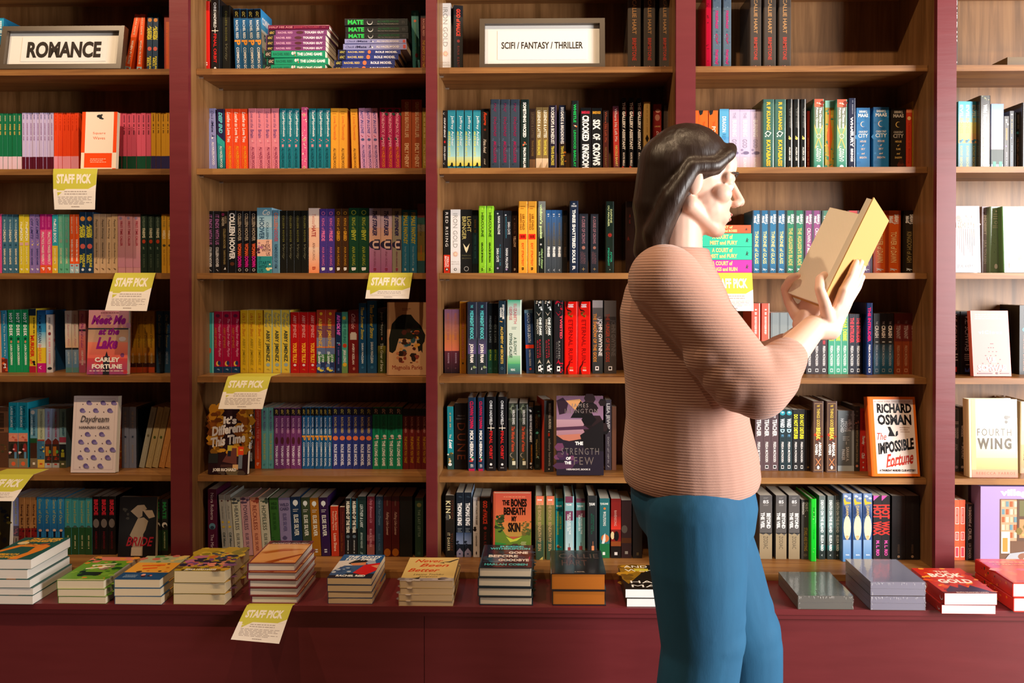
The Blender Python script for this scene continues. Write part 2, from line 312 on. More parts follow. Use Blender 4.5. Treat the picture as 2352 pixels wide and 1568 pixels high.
d('mml', 'd98a98', 'p', 'pink sunset', 'purple', '', 'G|0|.3|d89aa8|c8887a;B|.28|.305|3a3a44;G|.305|.5|c09a7c|d8a488;G|.5|.75|f58a6c|ee6a5c;G|.75|1|d84a4a|a24a7c;N|14|.0|1|.05|.28|.07|d08a9c,b07a9c,e0a890;N|14|0|1|.7|.98|.08|c83e48,e86858,8a4a7c;R|.4|.56|.72|1|2c2a34;P|2c2a34,.44,.72,.52,.72,.48,.64;E|.86|.45|.09|.055|d8c8c8;T|.5|.15|.86|.13|Meet Me|8a1a82|iB;T|.52|.33|.52|.1|at the|8a1a82|iB;T|.48|.51|.54|.17|Lake|a0208c|iB;T|.5|.77|.62|.065|CARLEY|fff6ea|B;T|.5|.875|.75|.065|FORTUNE|fff6ea|B;L|.06|.94|.93|.965|1|f4dcd0;L|.3|.75|.03|.06|1|8a4a5a')
d('ogs', 'b07818', 'p', 'gold', 'black script', 'G|0|.45|8a6414|c8901c;G|.45|.72|e2b430|e0902c;B|.84|.91|4a2420;B|.91|1|e0582a;S|.08|.6|This Summer Different|4a3410|.36|0|in;S|.68|.85|CARLEY FORTUNE|f0dca0|.3')
d('oth', '1d3c5c', 'p', 'navy', 'gold script', 'B|.36|.38|10202e;G|.7|1|24486a|2a5878;S|.06|.6|One Golden Summer|8f8a5c|.4|0|in;S|.66|.86|CARLEY FORTUNE|8a98a8|.34')
d('brw', '5c3a28', 'p', 'dark brown', 'black', 'B|.07|.42|7c5238;Z|.1|.4|x|2a1a12|.5;N|8|.2|.8|.55|.75|.1|4a4028,6a5028')
d('lau', '1a9cb4', 'p', 'turquoise', 'white', 'B|.47|.6|e08a72;N|6|.1|.9|.49|.58|.2|c85a4a,e8a07a;B|.6|.86|3a3028;E|.35|.72|.22|.6|28201c;E|.7|.7|.2|.5|8a2c2c;R|.6|.85|.76|.86|5c8ab0;N|5|.1|.6|.64|.84|.14|d86a7a,e8e0d8;B|.86|1|8c7a64;E|.5|.94|.22|.22|e8643c;S|.06|.38|LAURIE GILMORE|e0f4f4|.24|-.35;S|.05|.42|PUMPKIN SPICE CAFE|0a5a70|.3|.25')
d('dh1', '6aa0b8', 'p', 'sky blue', 'brown', 'B|.5|.58|1f4a2a;B|.58|.84|40241c;B|.84|1|7a6650;R|.35|.7|.91|.95|e8dcd0;S|.1|.46|CINNAMON BUN STORE|2a4a5c|.3|.15;S|.12|.44|LAURIE GILMORE|d8eaf0|.22|-.5;E|.4|.06|.3|.3|d8d0c8')
d('dh2', 'b9bfa0', 'p', 'sage', 'grey', 'B|.54|.86|3a6a8c;N|6|.1|.9|.56|.84|.2|24405c,d8c05a,50809c;B|.86|1|e2b44c;R|.3|.7|.92|.95|c84a2a;S|.04|.5|STRAWBERRY PATCH|7a8068|.28|.1;B|.52|.545|a04030')
d('dh3', '93a6cc', 'p', 'periwinkle', 'pink', 'P|6a2c28,.05,.55,.5,.5,.95,.55,.95,.62,.05,.62;B|.6|.92|3a2a2c;R|.1|.6|.64|.8|b8702a;E|.7|.73|.18|.25|5cae5a;N|5|.1|.9|.76|.88|.2|b83030,8a2020;B|.92|1|c0c4cc;R|.3|.7|.93|.955|c83038;S|.05|.48|CHRISTMAS TREE FARM|b05a86|.28|.1')
d('dh4', '7aa4b8', 'p', 'steel blue', 'white', 'B|.48|.57|a03a58;B|.57|.6|b0c0cc;B|.6|.88|1a1e28;E|.5|.71|.2|.2|9aa830;R|.25|.75|.74|.82|a8a030;B|.88|1|54583a;R|.3|.7|.92|.95|e4dcc8;S|.05|.46|GINGERBREAD BAKERY|2a5a74|.32|.2')
d('day', 'd6c0c4', 'p', 'pale lilac', 'black script', '', 'R|0|1|0|1|e6d2cc;R|.06|.94|.035|.038|a8808c;R|.06|.94|.958|.961|a8808c;R|.06|.063|.035|.96|a8808c;R|.937|.94|.035|.96|a8808c;'+''.join(f'E|{x:.2f}|{y:.3f}|.055|.05|6a5a92;E|{x+.03:.2f}|{y+.014:.3f}|.05|.03|8a7aae;E|{x-.13 if x>.25 else x+.17:.2f}|{y+.02:.3f}|.012|.012|5a3a48;' for y, xs in ((.09, (.34, .66, .9)), (.19, (.2, .5, .82)), (.5, (.34, .66)), (.6, (.2, .5, .82)), (.7, (.34, .66, .92)), (.8, (.2, .5, .82)), (.91, (.34, .66))) for x in xs)+'T|.5|.31|.64|.11|Daydream|16121e|in;T|.5|.41|.68|.034|HANNAH GRACE|3a2c3a|')
d('plu', '8a7690', 'p', 'grey purple', '', '', 'R|0|1|0|1|8a7690')
d('yag', 'a8501c', 'p', 'red and gold', 'white', 'N|34|.05|.95|.02|.98|.13|c87a1c,7a1c18,b89428,8c2418,d8a030,5a2410;S|.04|.4|KATE GOLDBECK|f4e8dc|.3|.2;S|.4|.8|You, Again|fff6ec|.5|0|B;E|.5|.92|.25|.25|e8c030')
d('sla', '8c94b0', 'p', 'slate grey', 'tan', 'Z|.08|.34|x|b8a8a4|.4|0|n;X|.5|.49|.3|3e4e70|6;Z|.62|.92|x|a8a0a4|.34|0|n')
d('nvp', '14202e', 'p', 'midnight blue', '', '')
d('ln1', 'a09c8c', 'p', 'grey', '', 'Z|.08|.3|x|88847a|.4|0|n;E|.5|.47|.2|.25|6a6450;Z|.62|.92|x|b4ac94|.36|0|n')
d('ln2', 'b8a070', 'p', 'beige', '', 'Z|.08|.34|x|a08c60|.4|0|n;E|.5|.5|.2|.25|4e5a2a;Z|.62|.92|x|cbb484|.36|0|n')
d('ln3', 'c88848', 'p', 'ochre', '', 'Z|.08|.34|x|a87038|.4|0|n;Z|.62|.92|x|dba060|.36|0|n')
d('olv', '3c3418', 'p', 'olive', '', '', 'R|0|1|0|1|2e2614;N|24|0|1|.1|.9|.09|6a5a20,14141a,8a7a2a,1c1c22')
d('wil', '8f96c8', 'p', 'lilac', 'yellow', 'B|.5|.68|5a4a5c;N|8|.1|.9|.48|.68|.2|2a2028,a05a6a;B|.68|1|a08a78;S|.03|.46|Lost and Wild|b0a860|.4;Z|.72|.9|x|4a3a34|.4')
d('red', 'bd8248', 'p', 'tan and red', 'brown', 'B|.54|1|8c1c1c;N|7|.15|.85|.48|.75|.2|401414,5a1818;S|.12|.48|Saving Bad|5c3018|.44;S|.8|.9|W|e8c0b0|.3')
d('cha', '2474a4', 'p', 'blue', 'gold', 'G|0|.6|2c84b0|1c5c8c;B|.7|1|17406c;E|.5|.58|.24|.2|d8a888;R|.35|.65|.6|.75|0e1420;S|.03|.46|Game of Ours|a0a068|.4;Z|.76|.92|x|c8d4e0|.34')
d('tgr', '3a8a8c', 'p', 'teal and green', 'gold', 'B|.52|1|1f4a26;E|.5|.51|.28|.18|40584c;S|.06|.44|Done and Dusted|9ca060|.34;Z|.66|.92|x|b8b080|.26')
d('bri', '0e0d10', 'p', 'black', 'red', 'S|.05|.32|BRIDE|c02030|.5|0|B;E|.5|.46|.4|.6|6e625c;S|.6|.9|HAZELWOOD|6a1420|.26')
d('brf', '0f0e12', 'p', 'black', 'red', '', 'R|0|1|0|1|100f14;N|5|.08|.24|.16|.4|.05|3a3836;P|9c8a78,.3,.24,.48,.14,.66,.13,.74,.2,.62,.24,.62,.32,.52,.36;P|b09c88,.62,.22,.88,.22,.96,.33,.8,.36,.72,.3;P|a8967f,.5,.36,.66,.34,.78,.4,.72,.55,.66,.62,.66,.98,.36,.98,.4,.7,.3,.64,.4,.5;P|c8b49c,.36,.84,.64,.84,.62,.98,.35,.98;T|.58|.74|.74|.15|BRIDE|a81c2c|i')
d('mte', '12171a', 'p', 'black and green', 'green', 'B|.55|.92|123a20;S|.05|.35|MATE|1a8a44|.5|0|B;E|.5|.46|.4|.4|e8e4da;E|.58|.48|.25|.25|12171a;S|.58|.88|ALI HAZELWOOD|c0c890|.2')
# second bay
d('mag', 'c81c14', 'h', 'thick red', 'white', 'S|.06|.44|Magnolia Parks|fff0e4|.34|0|i;T|.5|.83|.8|.018|Jessa|fff|;T|.5|.86|.8|.02|Hastings|fff|;T|.5|.975|.2|.03|11|fff|')
FOI = 'S|.05|.38|CHRIS HADFIELD|f2f0ee|.36;X|.5|.42|.46|fff4e8|4;R|.02|.98|.415|.425|e8d8c0;S|.46|.84|FINAL ORBIT|e02828|.42;E|.5|.91|.17|.17|ece8e4;T|.5|.955|.5|.01|RANDOM|c8c4c0|'
d('fin', '17171a', 'h', 'black', 'white and red', FOI, 'R|0|1|0|1|16171a')
d('ver', '14140f', 'p', 'black', 'faint gold', 'S|.08|.5|COLLEEN HOOVER|7c7634|.26|0|nw;S|.54|.78|Verity|6a664c|.4|0|in')
GC = 'B|.02|.14|16181c;S|.04|.12|N|d8c83a|.3'
d('com', '1a5a8a', 'p', 'blue', 'white', 'B|.01|.14|14181c;S|.04|.12|GC|d8b84a|.4|0|i;S|.17|.44|RACHEL REID|e8f0f4|.36;S|.46|.54|P|f0a038|.8|0|B;S|.57|.96|COMMON GOAL|f6f8f8|.4', 'G|0|.3|2a8cc8|4aaadc;R|0|1|.3|.65|dfe8e8;R|0|1|.65|1|4a86b8;T|.5|.16|.8|.1|COMMON|fff|B;T|.5|.4|.6|.1|GOAL|2a6a9c|B;N|8|.2|.9|.5|.9|.1|e8642a,c8b09c,223c5c')
d('tou', '7c3a72', 'p', 'purple', 'white', 'B|.01|.13|241a26;S|.03|.11|GC|e0c050|.4|0|i;S|.17|.42|RACHEL REID|e4b0cc|.36;E|.5|.54|.28|.7|54242c;S|.62|.95|TOUGH GUY|fae8f2|.4|0|B', '', None, 'f0e2cc')
d('lon', '0f9068', 'p', 'green', 'white', 'B|.01|.12|1a2a24;S|.03|.11|GC|e0b8a0|.4|0|i;S|.15|.42|RACHEL REID|0c6a50|.36;N|4|.3|.7|.44|.52|.2|e8e0dc,c86a5a;S|.54|.95|THE LONG GAME|f2fbf4|.4|0|B', '', None, 'f0e2cc')
d('rol', '2c3a86', 'p', 'royal blue', 'yellow and white', 'B|.01|.13|1a1c34;S|.03|.11|GC|d8c850|.4|0|i;S|.16|.42|RACHEL REID|e8cc7c|.36;E|.5|.5|.4|.36|ec7a4a;S|.6|.95|ROLE MODEL|e6e6f6|.42|0|B', 'R|0|1|0|1|3a5ab0;N|10|.1|.9|.2|.9|.1|78b0d0,e8a080,2c3a86', None, 'f0e2cc')
d('hha', '6f1d3e', 'h', 'dark red', 'red', 'S|.02|.4|HALF HIS AGE|d88a90|.62;S|.42|.84|JEANNETTE MCCURDY|b8485c|.62;S|.88|.94|oo|c86a70|.3', 'B|0|.16|6e3248;T|.5|.06|.9|.07|HALF HIS AGE|26121a|Bi;T|.5|.125|.9|.045|JEANNETTE MCCURDY|e8dcd8|i;R|0|1|.16|1|e09a5c;P|f0b880,0,.2,.5,.17,1,.24,1,.4,.5,.36,0,.5;P|c06a2c,.02,.56,.4,.42,.95,.4,.6,.5,.2,.62;P|eaa868,0,.66,.5,.5,1,.44,1,.6,.6,.82,.2,.94,0,.95;P|a8501c,.3,.98,.62,.8,1,.6,1,.66,.7,.86,.5,1;P|ec9c58,.6,.98,1,.66,1,1;L|.6|.92|.9|.94|1|f4dcc8', '8a3a3a', 'f2e8d8')
d('mtf', '10151a', 'p', 'black', 'green', 'S|.05|.3|MATE|28c850|.6|0|B;E|.38|.39|0|0|fff;C|.5|.4|.4|c8c8c4;S|.52|.86|ALI HAZELWOOD|0c5c30|.3|.2;S|.52|.86|New York Times bestselling author|b8b4a8|.14|-.5|n;S|.91|.96|B|38383a|.4', '', None, '1a1a1c')
d('chk', '8f8fc0', 'p', 'periwinkle', 'white', 'S|.04|.22|Check &|3a3a6c|.4|0|in;S|.22|.37|Mate|1f1f4c|.4;X|.5|.43|.4|1c1c3c|3;E|.4|.46|.14|.14|f0ecec;S|.52|.88|ALI HAZELWOOD|f6eef2|.36;R|.2|.8|.945|.985|c04a44')
d('tlv', '2c6a68', 'p', 'tall teal', 'orange', 'S|.03|.08|I|5a9a90|.3;E|.5|.16|.18|.18|b8542c;Z|.2|.66|x|4a7a5a|.3|0|in;E|.6|.69|.2|.3|6a2420;Z|.78|.98|x|1a4848|.5|.3')
d('sho', '6c1c1c', 'p', 'dark red', 'gold', 'B|0|.12|14100f;S|.14|.4|RACHEL REID|d09080|.3;S|.46|.9|THE SHOTS YOU TAKE|c8901c|.4|0|i')
d('dee', '24204a', 'p', 'teal and navy', 'turquoise', 'P|1a8a8c,0,.4,1,.52,1,1,0,1;P|2aa89a,0,.4,.5,.46,1,.52,1,.62,0,.52;G|.8|1|168084|0a4c4c;S|.05|.38|DEEP END|6ac8d0|.44|0|iB;S|.58|.92|ALI HAZELWOOD|e4ece0|.3;S|.58|.9|New York Times bestselling author|8ac0b8|.12|-.6|n')
d('loa', 'f04c20', 'p', 'orange', 'white and yellow', 'S|.05|.28|Loathe to|fff0e4|.44|0|i;S|.3|.52|Love You|fff0e4|.42;S|.58|.94|ALI HAZELWOOD|f4a820|.36|.2;S|.58|.9|bestselling author|f4a820|.12|-.5|n')
d('lob', 'd87c8a', 'p', 'pink', 'purple', 'S|.05|.3|Love on the|7a4a78|.4|0|in;S|.33|.46|Brain|7a4878|.44;N|5|.3|.7|.48|.58|.14|e89ca4,c86a7c;S|.6|.94|ALI HAZELWOOD|8a2a4a|.36|.2;S|.6|.9|bestselling author|a84a64|.12|-.5|n')
d('hyp', '16727e', 'p', 'teal', 'white', 'S|.03|.16|The Love|e8eef0|.4|.3|i;S|.16|.44|Hypothesis|e8eef0|.4|.3;S|.05|.4|bestselling author of romance|9cc8c8|.12|-.5|n;N|4|.3|.7|.48|.55|.1|c85a6a,d8a0a0;R|.35|.65|.56|.6|d88a94;S|.62|.92|ALI HAZELWOOD|0a4450|.36;R|.25|.75|.93|.98|9aa8ac')
d('flo', 'd85a86', 'p', 'pink floral', '', 'N|40|.08|.92|.02|.98|.12|f4b8c4,c83a70,f8d8c8;X|.5|.12|.4|f8d8a8|6;X|.5|.5|.45|f8d8a8|6;X|.5|.92|.4|f8d8a8|6')
d('lth', 'e8a030', 'p', 'golden yellow', 'orange', 'S|.12|.24|Love,|e8602a|.4|0|in;S|.25|.5|Theoretically|e8602a|.44|0|in;L|.2|.8|.04|.1|2|b87820;S|.62|.94|ALI HAZELWOOD|7a4a1a|.32;R|.3|.7|.955|.985|c88a2c', 'R|0|1|0|1|eca040;N|8|.1|.9|.2|.9|.1|e8702a,f4c070')
d('nil', 'dc9ec8', 'p', 'pink lilac', 'blue', 'S|.04|.4|NOT IN LOVE|4a4a9c|.44|0|i;E|.5|.49|.28|.22|5a5a8c;N|3|.3|.7|.42|.46|.1|c04a6a;S|.57|.94|ALI HAZELWOOD|5c4a8c|.36|.15;S|.57|.9|bestselling author|8a6aa8|.12|-.5|n;R|.3|.7|.95|.985|c880b8')
d('pro', 'a81050', 'p', 'crimson', 'orange', 'N|4|.4|1|.02|.12|.3|1e4438,2a4a3c;N|2|0|.4|.44|.52|.2|1e4438;S|.07|.6|PROBLEMATIC SUMMER|f4a0b8|.4|0|i;S|.6|.92|ALI HAZELWOOD|f0842c|.4|.15;S|.6|.9|bestselling author|d85a50|.12|-.5|n;R|.3|.7|.95|.99|c85a8a')
d('gbb', '8f3d16', 'p', 'tall rust', 'tan', 'S|.03|.52|GREAT BIG BEAUTIFUL LIFE|c89c78|.36|.1;S|.6|.93|EMILY HENRY|d8ac84|.4|.1')
d('fst', '8f7420', 'p', 'dark mustard', 'tan', 'Z|.1|.5|x|c0a468|.4;S|.57|.9|EMILY HENRY|c0a468|.36')
d('iew', '12151a', 'p', 'black', 'mauve and white', 'S|.06|.54|IT ENDS WITH US|9a5a8c|.52;S|.58|.9|COLLEEN HOOVER|d8d2cc|.42;S|.93|.97|I|a8a4a0|.3|0|i')
d('nev', '141210', 'p', 'black', 'tan', 'E|.3|.05|.2|.2|7a1c44;S|.1|.24|NEVER|a8967c|.3|-.4;S|.08|.2|NEVER|7a6a54|.3|.3;S|.28|.6|COLLEEN HOOVER|8a7444|.32;S|.62|.86|TARRYN FISHER|8a7444|.26;P|e8e4dc,.4,.94,.7,.94,.6,.9')
d('col', '101214', 'p', 'black', 'large white', 'S|.04|.78|COLLEEN HOOVER|e4ded6|.7|0|B;E|.5|.85|.3|.25|5a2c18')
d('wom', '100f12', 'p', 'black', 'tan and magenta', 'S|.04|.48|COLLEEN HOOVER|a8947c|.48;S|.52|.72|WOMAN|e05a30|.52|0|B;S|.73|.9|DOWN|d8208c|.52|0|B;E|.5|.945|.22|.22|b8b0a8;E|.5|.945|.14|.14|101214')
d('box', '86b0c4', 'p', 'pale blue', 'dark', 'G|0|.3|5f9cb4|a8bcc4;T|.62|.07|.5|.08|Co|e8e4d8|i;S|.22|.48|COLLEEN|34566c|.16|.4;S|.15|.48|HOOVER|2a4a64|.32|-.35;B|.485|.74|e6b49a;T|.72|.53|.2|.05|IT|5a3440|;T|.58|.585|.58|.05|ENDS|5a3440|;T|.6|.645|.6|.05|WITH|5a3440|;T|.74|.705|.25|.05|US|5a3440|;N|8|.02|.3|.52|.74|.1|a86a8c,5a3040,c890a0;B|.74|1|2c8a88;T|.2|.78|.15|.05|IT|0e4a50|;T|.5|.84|.82|.05|STARTS|0e4a50|;T|.36|.9|.55|.05|WITH|0e4a50|;T|.26|.96|.3|.05|US|0e4a50|;N|6|.6|.98|.86|.98|.11|e8e0c0,f0d890')
d('rem', '5a86a0', 'p', 'dusty blue', 'red', 'S|.04|.3|COLLEEN|c86a4c|.5;S|.3|.5|HOOVER|b04a5c|.5;S|.54|.92|REMINDERS OF HIM|34566c|.38;R|.9|1|0|1|8ac0d0')
d('hat', 'e8b494', 'p', 'peach', 'red', 'G|0|.3|d8c0b4|e6cab4;G|.6|1|e8c4a8|f08c54;S|.09|.26|Twisted|c06a5a|.34|0|in;S|.27|.44|HATE|a83a34|.38;S|.53|.8|ANA HUANG|8a5a4c|.26|0|n;S|.9|.95|B|a83a24|.3')
for k, b, c, a, nm, ln in (('kpr', '44307c', 'PRIDE', 'd86aa0', 'violet', 'pink'), ('kgr', '40250f', 'GREED', 'c88a24', 'dark brown', 'gold'), ('kev', '123a24', 'ENVY', 'a0a030', 'dark green', 'yellow')):
    d(k, b, 'p', nm, ln, f'E|.5|.07|.24|.24|{a};E|.5|.07|.18|.18|{b};S|.15|.33|KING of|{a}|.36|0|n;S|.34|.5|{c}|{a}|.42|0|B;S|.59|.88|ANA HUANG|{a}|.34|0|n;S|.91|.96|B|f2eee8|.4|0|B')
STK = 'E|.4|.56|.42|.36|2a2440;R|.45|.95|.48|.64|2a2440;S|.5|.62|U|d8b8b0|.5|.15|B;S|.04|.42|THE %s|2c2450|.36|0|iB;S|.66|.9|ANA HUANG|7a3a5a|.2|0|n;S|.92|.97|B|8a2a4a|.22|0|B'
d('stk', 'a888ac', 'p', 'wide lilac', 'navy', 'G|0|.3|a49ab8|c0a0b0;G|.3|.56|c89c98|d8a888;G|.56|1|b07ca0|a05a90;'+STK % 'STRIKER')
d('def', '8c8272', 'p', 'wide taupe', 'navy', STK % 'DEFENDER')
d('fem', '1f5c78', 'p', 'blue', 'gold', 'S|.04|.54|FEMALE FANTASY|9c8c2c|.5|0|B;S|.58|.88|Iman Hariri-Kia|7a98a4|.28|0|n;S|.92|.96|am|c8ccc4|.3')
d('mul', '4a4030', 'p', 'tall multicoloured', 'black', 'B|0|.2|5a2c28;B|.2|.3|2c5048;B|.3|.4|6a6050;B|.4|.7|6a5628;B|.7|.82|80661c;B|.82|1|24484c;S|.28|.46|the art of me|20201c|.34|0|in;Z|.6|.82|x|a0541c|.3')
d('tur', '349a92', 'p', 'turquoise', 'orange', 'E|.3|.14|.14|.16|8a2a30;S|.3|.64|Worst Wingman|c8984c|.3|-.1|in;E|.6|.63|.12|.3|b8402c;S|.66|.94|ABBY JIMENEZ|1a5054|.34|-.2;R|.86|1|0|1|7acac4')
d('hea', 'a00a38', 'p', 'crimson and navy', 'pink script', 'B|.9|1|123a5c;E|.45|.07|.25|.2|5a1434;S|.12|.74|The Happy Ever After Playlist|e89ab4|.34|.3|in;S|.26|.6|ABBY JIMENEZ|b85a2c|.24|-.6;E|.45|.85|.22|.3|e8b048;E|.6|.84|.18|.25|24345c;S|.93|.96|f|8aa4b8|.3')
d('lts', 'd0a41c', 'p', 'golden yellow', 'orange script', 'S|.05|.42|Life\'s Too Short|b8541c|.38|0|in;S|.45|.88|ABBY JIMENEZ|a0801c|.32;S|.92|.96|f|a8841c|.3')
d('pow', 'd2b43c', 'p', 'pale yellow', 'black', 'S|.05|.27|Part of|6a8078|.28|.4|in;S|.04|.27|Your World|5a7884|.34|-.4|in;S|.32|.82|ABBY JIMENEZ|26322c|.4;E|.5|.87|.22|.2|8aa0a4;S|.93|.96|f|a89034|.3;R|.93|1|0|1|8cc0c4')
d('ytr', 'b01010', 'p', 'red', 'yellow', 'S|.05|.42|ABBY JIMENEZ|d88a80|.34;S|.5|.84|YOURS TRULY|f0a82c|.42|0|B;E|.5|.87|.16|.14|d8c0c0;S|.93|.96|f|c85a20|.3', 'B|0|1|b01212')
d('jfs', 'a83824', 'p', 'sunset striped', 'gold', 'B|.25|.44|70404c;B|.44|.58|7a7890;B|.58|.6|d8702c;B|.6|.7|5a6a8c;B|.7|.82|2c6a34;B|.82|1|24345c;N|8|.1|.9|.84|.98|.2|d8c44a,4a6a9c;E|.5|.06|.17|.17|d8a824;S|.13|.6|ABBY JIMENEZ|d8a83a|.36|-.15;S|.66|.86|the Summer|e8f0e8|.36|-.3|i;S|.7|.83|JUST FOR|e8f0e8|.26|.4|i')
d('rev', '14284c', 'p', 'navy', 'magenta', 'S|.04|.38|REVOLVE|e060c8|.5|0|iB;N|4|.2|.8|.44|.54|.14|b84a7c,8ac0d8;Z|.58|.86|x|7a5aa8|.3;S|.92|.96|I|4a6a9c|.3')
d('jan', '4a9a84', 'p', 'sage green', 'white', 'B|.85|1|6a8c50;E|.4|.1|.3|.3|d8b02c;E|.5|.55|.36|.36|b83a20;E|.5|.86|.34|.34|d8a82c;S|.15|.5|THE FEELING|2c7064|.5;S|.62|.82|JANA LONG|f0f0e4|.46')
d('ofs', '6c1414', 'p', 'dark red', 'cream script', 'B|0|.1|5c1418;S|.06|.3|Offside|c8908a|.4|0|in;R|.26|.74|.35|.47|c0b0a0;R|.16|.26|.37|.47|b0a090;R|.74|.84|.37|.47|b0a090;S|.53|.86|AVERY KEELAN|e0d0c4|.22;E|.55|.93|.12|.16|a86a5c')
d('tss', '184c74', 'p', 'tall blue', 'yellow', 'S|.06|.52|These Summer Storms|d8c440|.4|0|i;S|.57|.86|SARAH MACLEAN|dce6ea|.26;E|.5|.92|.16|.16|2f6a94')
d('joj', '171a14', 'p', 'black and olive', 'white', 'B|0|.07|3a2c30;B|.58|1|3c4418;G|.58|.7|7c7420|4a4c1a;S|.06|.42|Jojo Moyes|b4b0a4|.34|0|n;E|.5|.47|.06|.2|c86a4a;S|.54|.97|The Giver of Stars|e4e0cc|.34|0|n')
d('mpf', 'c8986e', 'p', 'tan', 'dark red', '', 'R|0|1|0|1|c8986e;R|0|.04|0|1|a07858;P|1c1c14,.06,.68,.05,.5,.12,.3,.28,.2,.38,.17,.6,.17,.7,.24,.85,.32,.97,.45,.95,.54,.9,.58,.9,.7,.86,.66,.8,.68,.74,.5,.3,.5,.22,.66,.14,.7;N|26|.3|.8|.38|.68|.06|4a2018,c88a30,7a7a80,2a4a50,a04a20,3a2014;N|16|.22|.78|.7|.83|.06|5a2a1c,2c1c14,8a3a2c,b8704a;N|14|.1|.9|.2|.5|.08|14140e,1f2214,221416;L|.35|.6|.08|.12|2|7a3a2c;T|.52|.9|.76|.075|Magnolia Parks|8a2018|n')
d('idt', '4a2a1c', 'p', 'autumn', 'white', 'N|20|.1|.9|.02|.7|.2|b8741c,8a4a14,5a2a18;B|.85|1|26221f;S|.03|.68|It\'s Different This Time|f0e8dc|.36|0|B;S|.74|.88|JOSS RICHARD|e4d8c4|.3', '')
d('idf', '3c2018', 'p', 'autumn street', 'white', '', 'R|0|1|0|1|2a1418;N|60|0|.3|0|.6|.11|b87a1c,8a4a14,c88c24,6a3410;N|50|.72|1|0|.6|.11|b87a1c,8a4a14,c88c24;N|14|0|1|.58|.7|.1|c88c24,8a5a18;P|6a3a34,.35,.82,.55,.62,.7,.62,.72,.86;P|4a2c28,.32,.86,.72,.86,.74,.9,.3,.9;R|.47|.58|.58|.66|b8a83a;R|.48|.56|.66|.74|1c2030;R|.74|.88|.6|.72|e0401c;R|.78|.86|.64|.66|f0b050;R|.76|.86|.72|.92|6c7480;E|.8|.57|.03|.03|2a1a14;E|.53|.56|.025|.025|3a241c;R|.62|.76|.86|.94|d8a870;R|0|.24|.7|.84|2a2a28;N|8|.0|1|.93|1|.1|4a3a30,6a5a40;T|.5|.21|.34|.1|It\'s|eee4da|B;T|.46|.34|.8|.13|Different|eee4da|Bs;T|.47|.5|.88|.13|This Time|eee4da|Bs;T|.42|.935|.6|.04|JOSS RICHARD|eee4da|B')
d('dai', 'b03020', 'p', 'red', 'pink', 'G|.6|1|b43020|e0500c;S|.03|.5|DAISY JONES & THE SIX|e08a7c|.4|0|n;S|.54|.84|TAYLOR JENKINS REID|e89a7a|.24|0|n;S|.9|.95|b|f0c0a0|.4')
d('mal', '62a49c', 'p', 'pale turquoise', 'purple', 'S|.05|.38|MALIBU RISING|6a5a84|.36;S|.42|.86|TAYLOR JENKINS REID|c0b850|.34;S|.92|.96|b|4a8a84|.3')
d('nor', '4c1230', 'p', 'plum', 'cream', 'S|.06|.46|Nora Roberts|d0c0c0|.34|0|n;E|.5|.56|.36|.36|5a8494;E|.5|.58|.22|.2|22384a;S|.68|.97|The Mirror|d0b8c0|.34|0|n')
d('otm', '9c9a90', 'p', 'slim grey', 'yellow', 'E|.5|.1|.14|.14|4a2424;S|.18|.4|Amy Rosen|6a6a68|.3|0|in;E|.4|.45|.2|.2|c8a838;E|.5|.53|.25|.2|c8a838;S|.62|.85|Off Menu|4a5450|.4')
for k, b, t, c2, nm, ln in (('hl1', 'b9b6a0', 'HEARTLESS', '3c4448', 'cream', 'grey'), ('hl2', 'b88c90', 'POWERLESS', '4e3a52', 'dusty pink', 'plum'), ('hl3', 'd08c6c', 'RECKLESS', '8a3a2c', 'peach', 'brown'), ('hl4', 'b8b49c', 'HOPELESS', '3a4a3c', 'ivory', 'dark green')):
    d(k, b, 'p', nm, ln, f'N|7|.15|.85|.03|.1|.2|{c2};S|.14|.56|{t}|{c2}|.44|0|n;S|.62|.92|ELSIE SILVER|{c2}|.34|0|n')
d('wsd', '2c5c24', 'p', 'leaf green', 'dark green', 'T|.5|.1|.7|.05|WILD|16401a|B;T|.5|.17|.7|.05|SIDE|16401a|B;S|.26|.56|ELSIE SILVER|1c4a1c|.3;N|8|.2|1|.66|.95|.2|184a1c,1c3a1c')
d('wcd', '84789c', 'p', 'lavender', 'dark', 'T|.5|.12|.8|.05|WILD|4a4468|B;T|.5|.19|.8|.05|CARD|4a4468|B;S|.27|.58|ELSIE SILVER|564e78|.3;N|5|.2|.9|.64|.9|.2|4a4468', 'R|0|1|0|1|9cb0d0;N|12|.1|.9|.3|.9|.1|2c4a80,dfe4ee')
for k, b, nm in (('es1', '123050', 'deep blue'), ('es2', '36442c', 'moss green'), ('es3', '9c6414', 'amber'), ('es4', '2c1440', 'dark purple')):
    d(k, b, 'p', nm, 'white', 'E|.5|.1|.26|.3|d8dcd8;R|.46|.54|.1|.16|d8dcd8;L|.22|.78|.2|.26|2|d8d4cc;S|.3|.66|ELSIE SILVER|ecead8|.44;S|.88|.94|ll|c8c8c8|.3')
d('map', 'b8341c', 'p', 'short red', 'pink', 'S|.1|.48|Maple Spice|f0b090|.3|.4;S|.1|.48|Everything Nice|f0b090|.3|-.3;S|.54|.9|Lizzie Shane|f4c0a0|.36|.1')
d('map2', '4c1412', 'p', 'short dark red', 'faint', 'S|.1|.48|Everything Nice|7a2c24|.4|.2;S|.54|.9|Lizzie Shane|7a3a14|.36')  # second copy of the short red title, shade mixed into its colours
d('hus', '14181a', 'p', 'black', 'white', 'S|.05|.6|HUSBAND OF THE YEAR|e8e0c8|.52|0|B;E|.5|.66|.28|.28|5a6870;Z|.72|.95|x|a8a8a0|.26|0|w;R|.93|1|0|.52|2aa0bc')
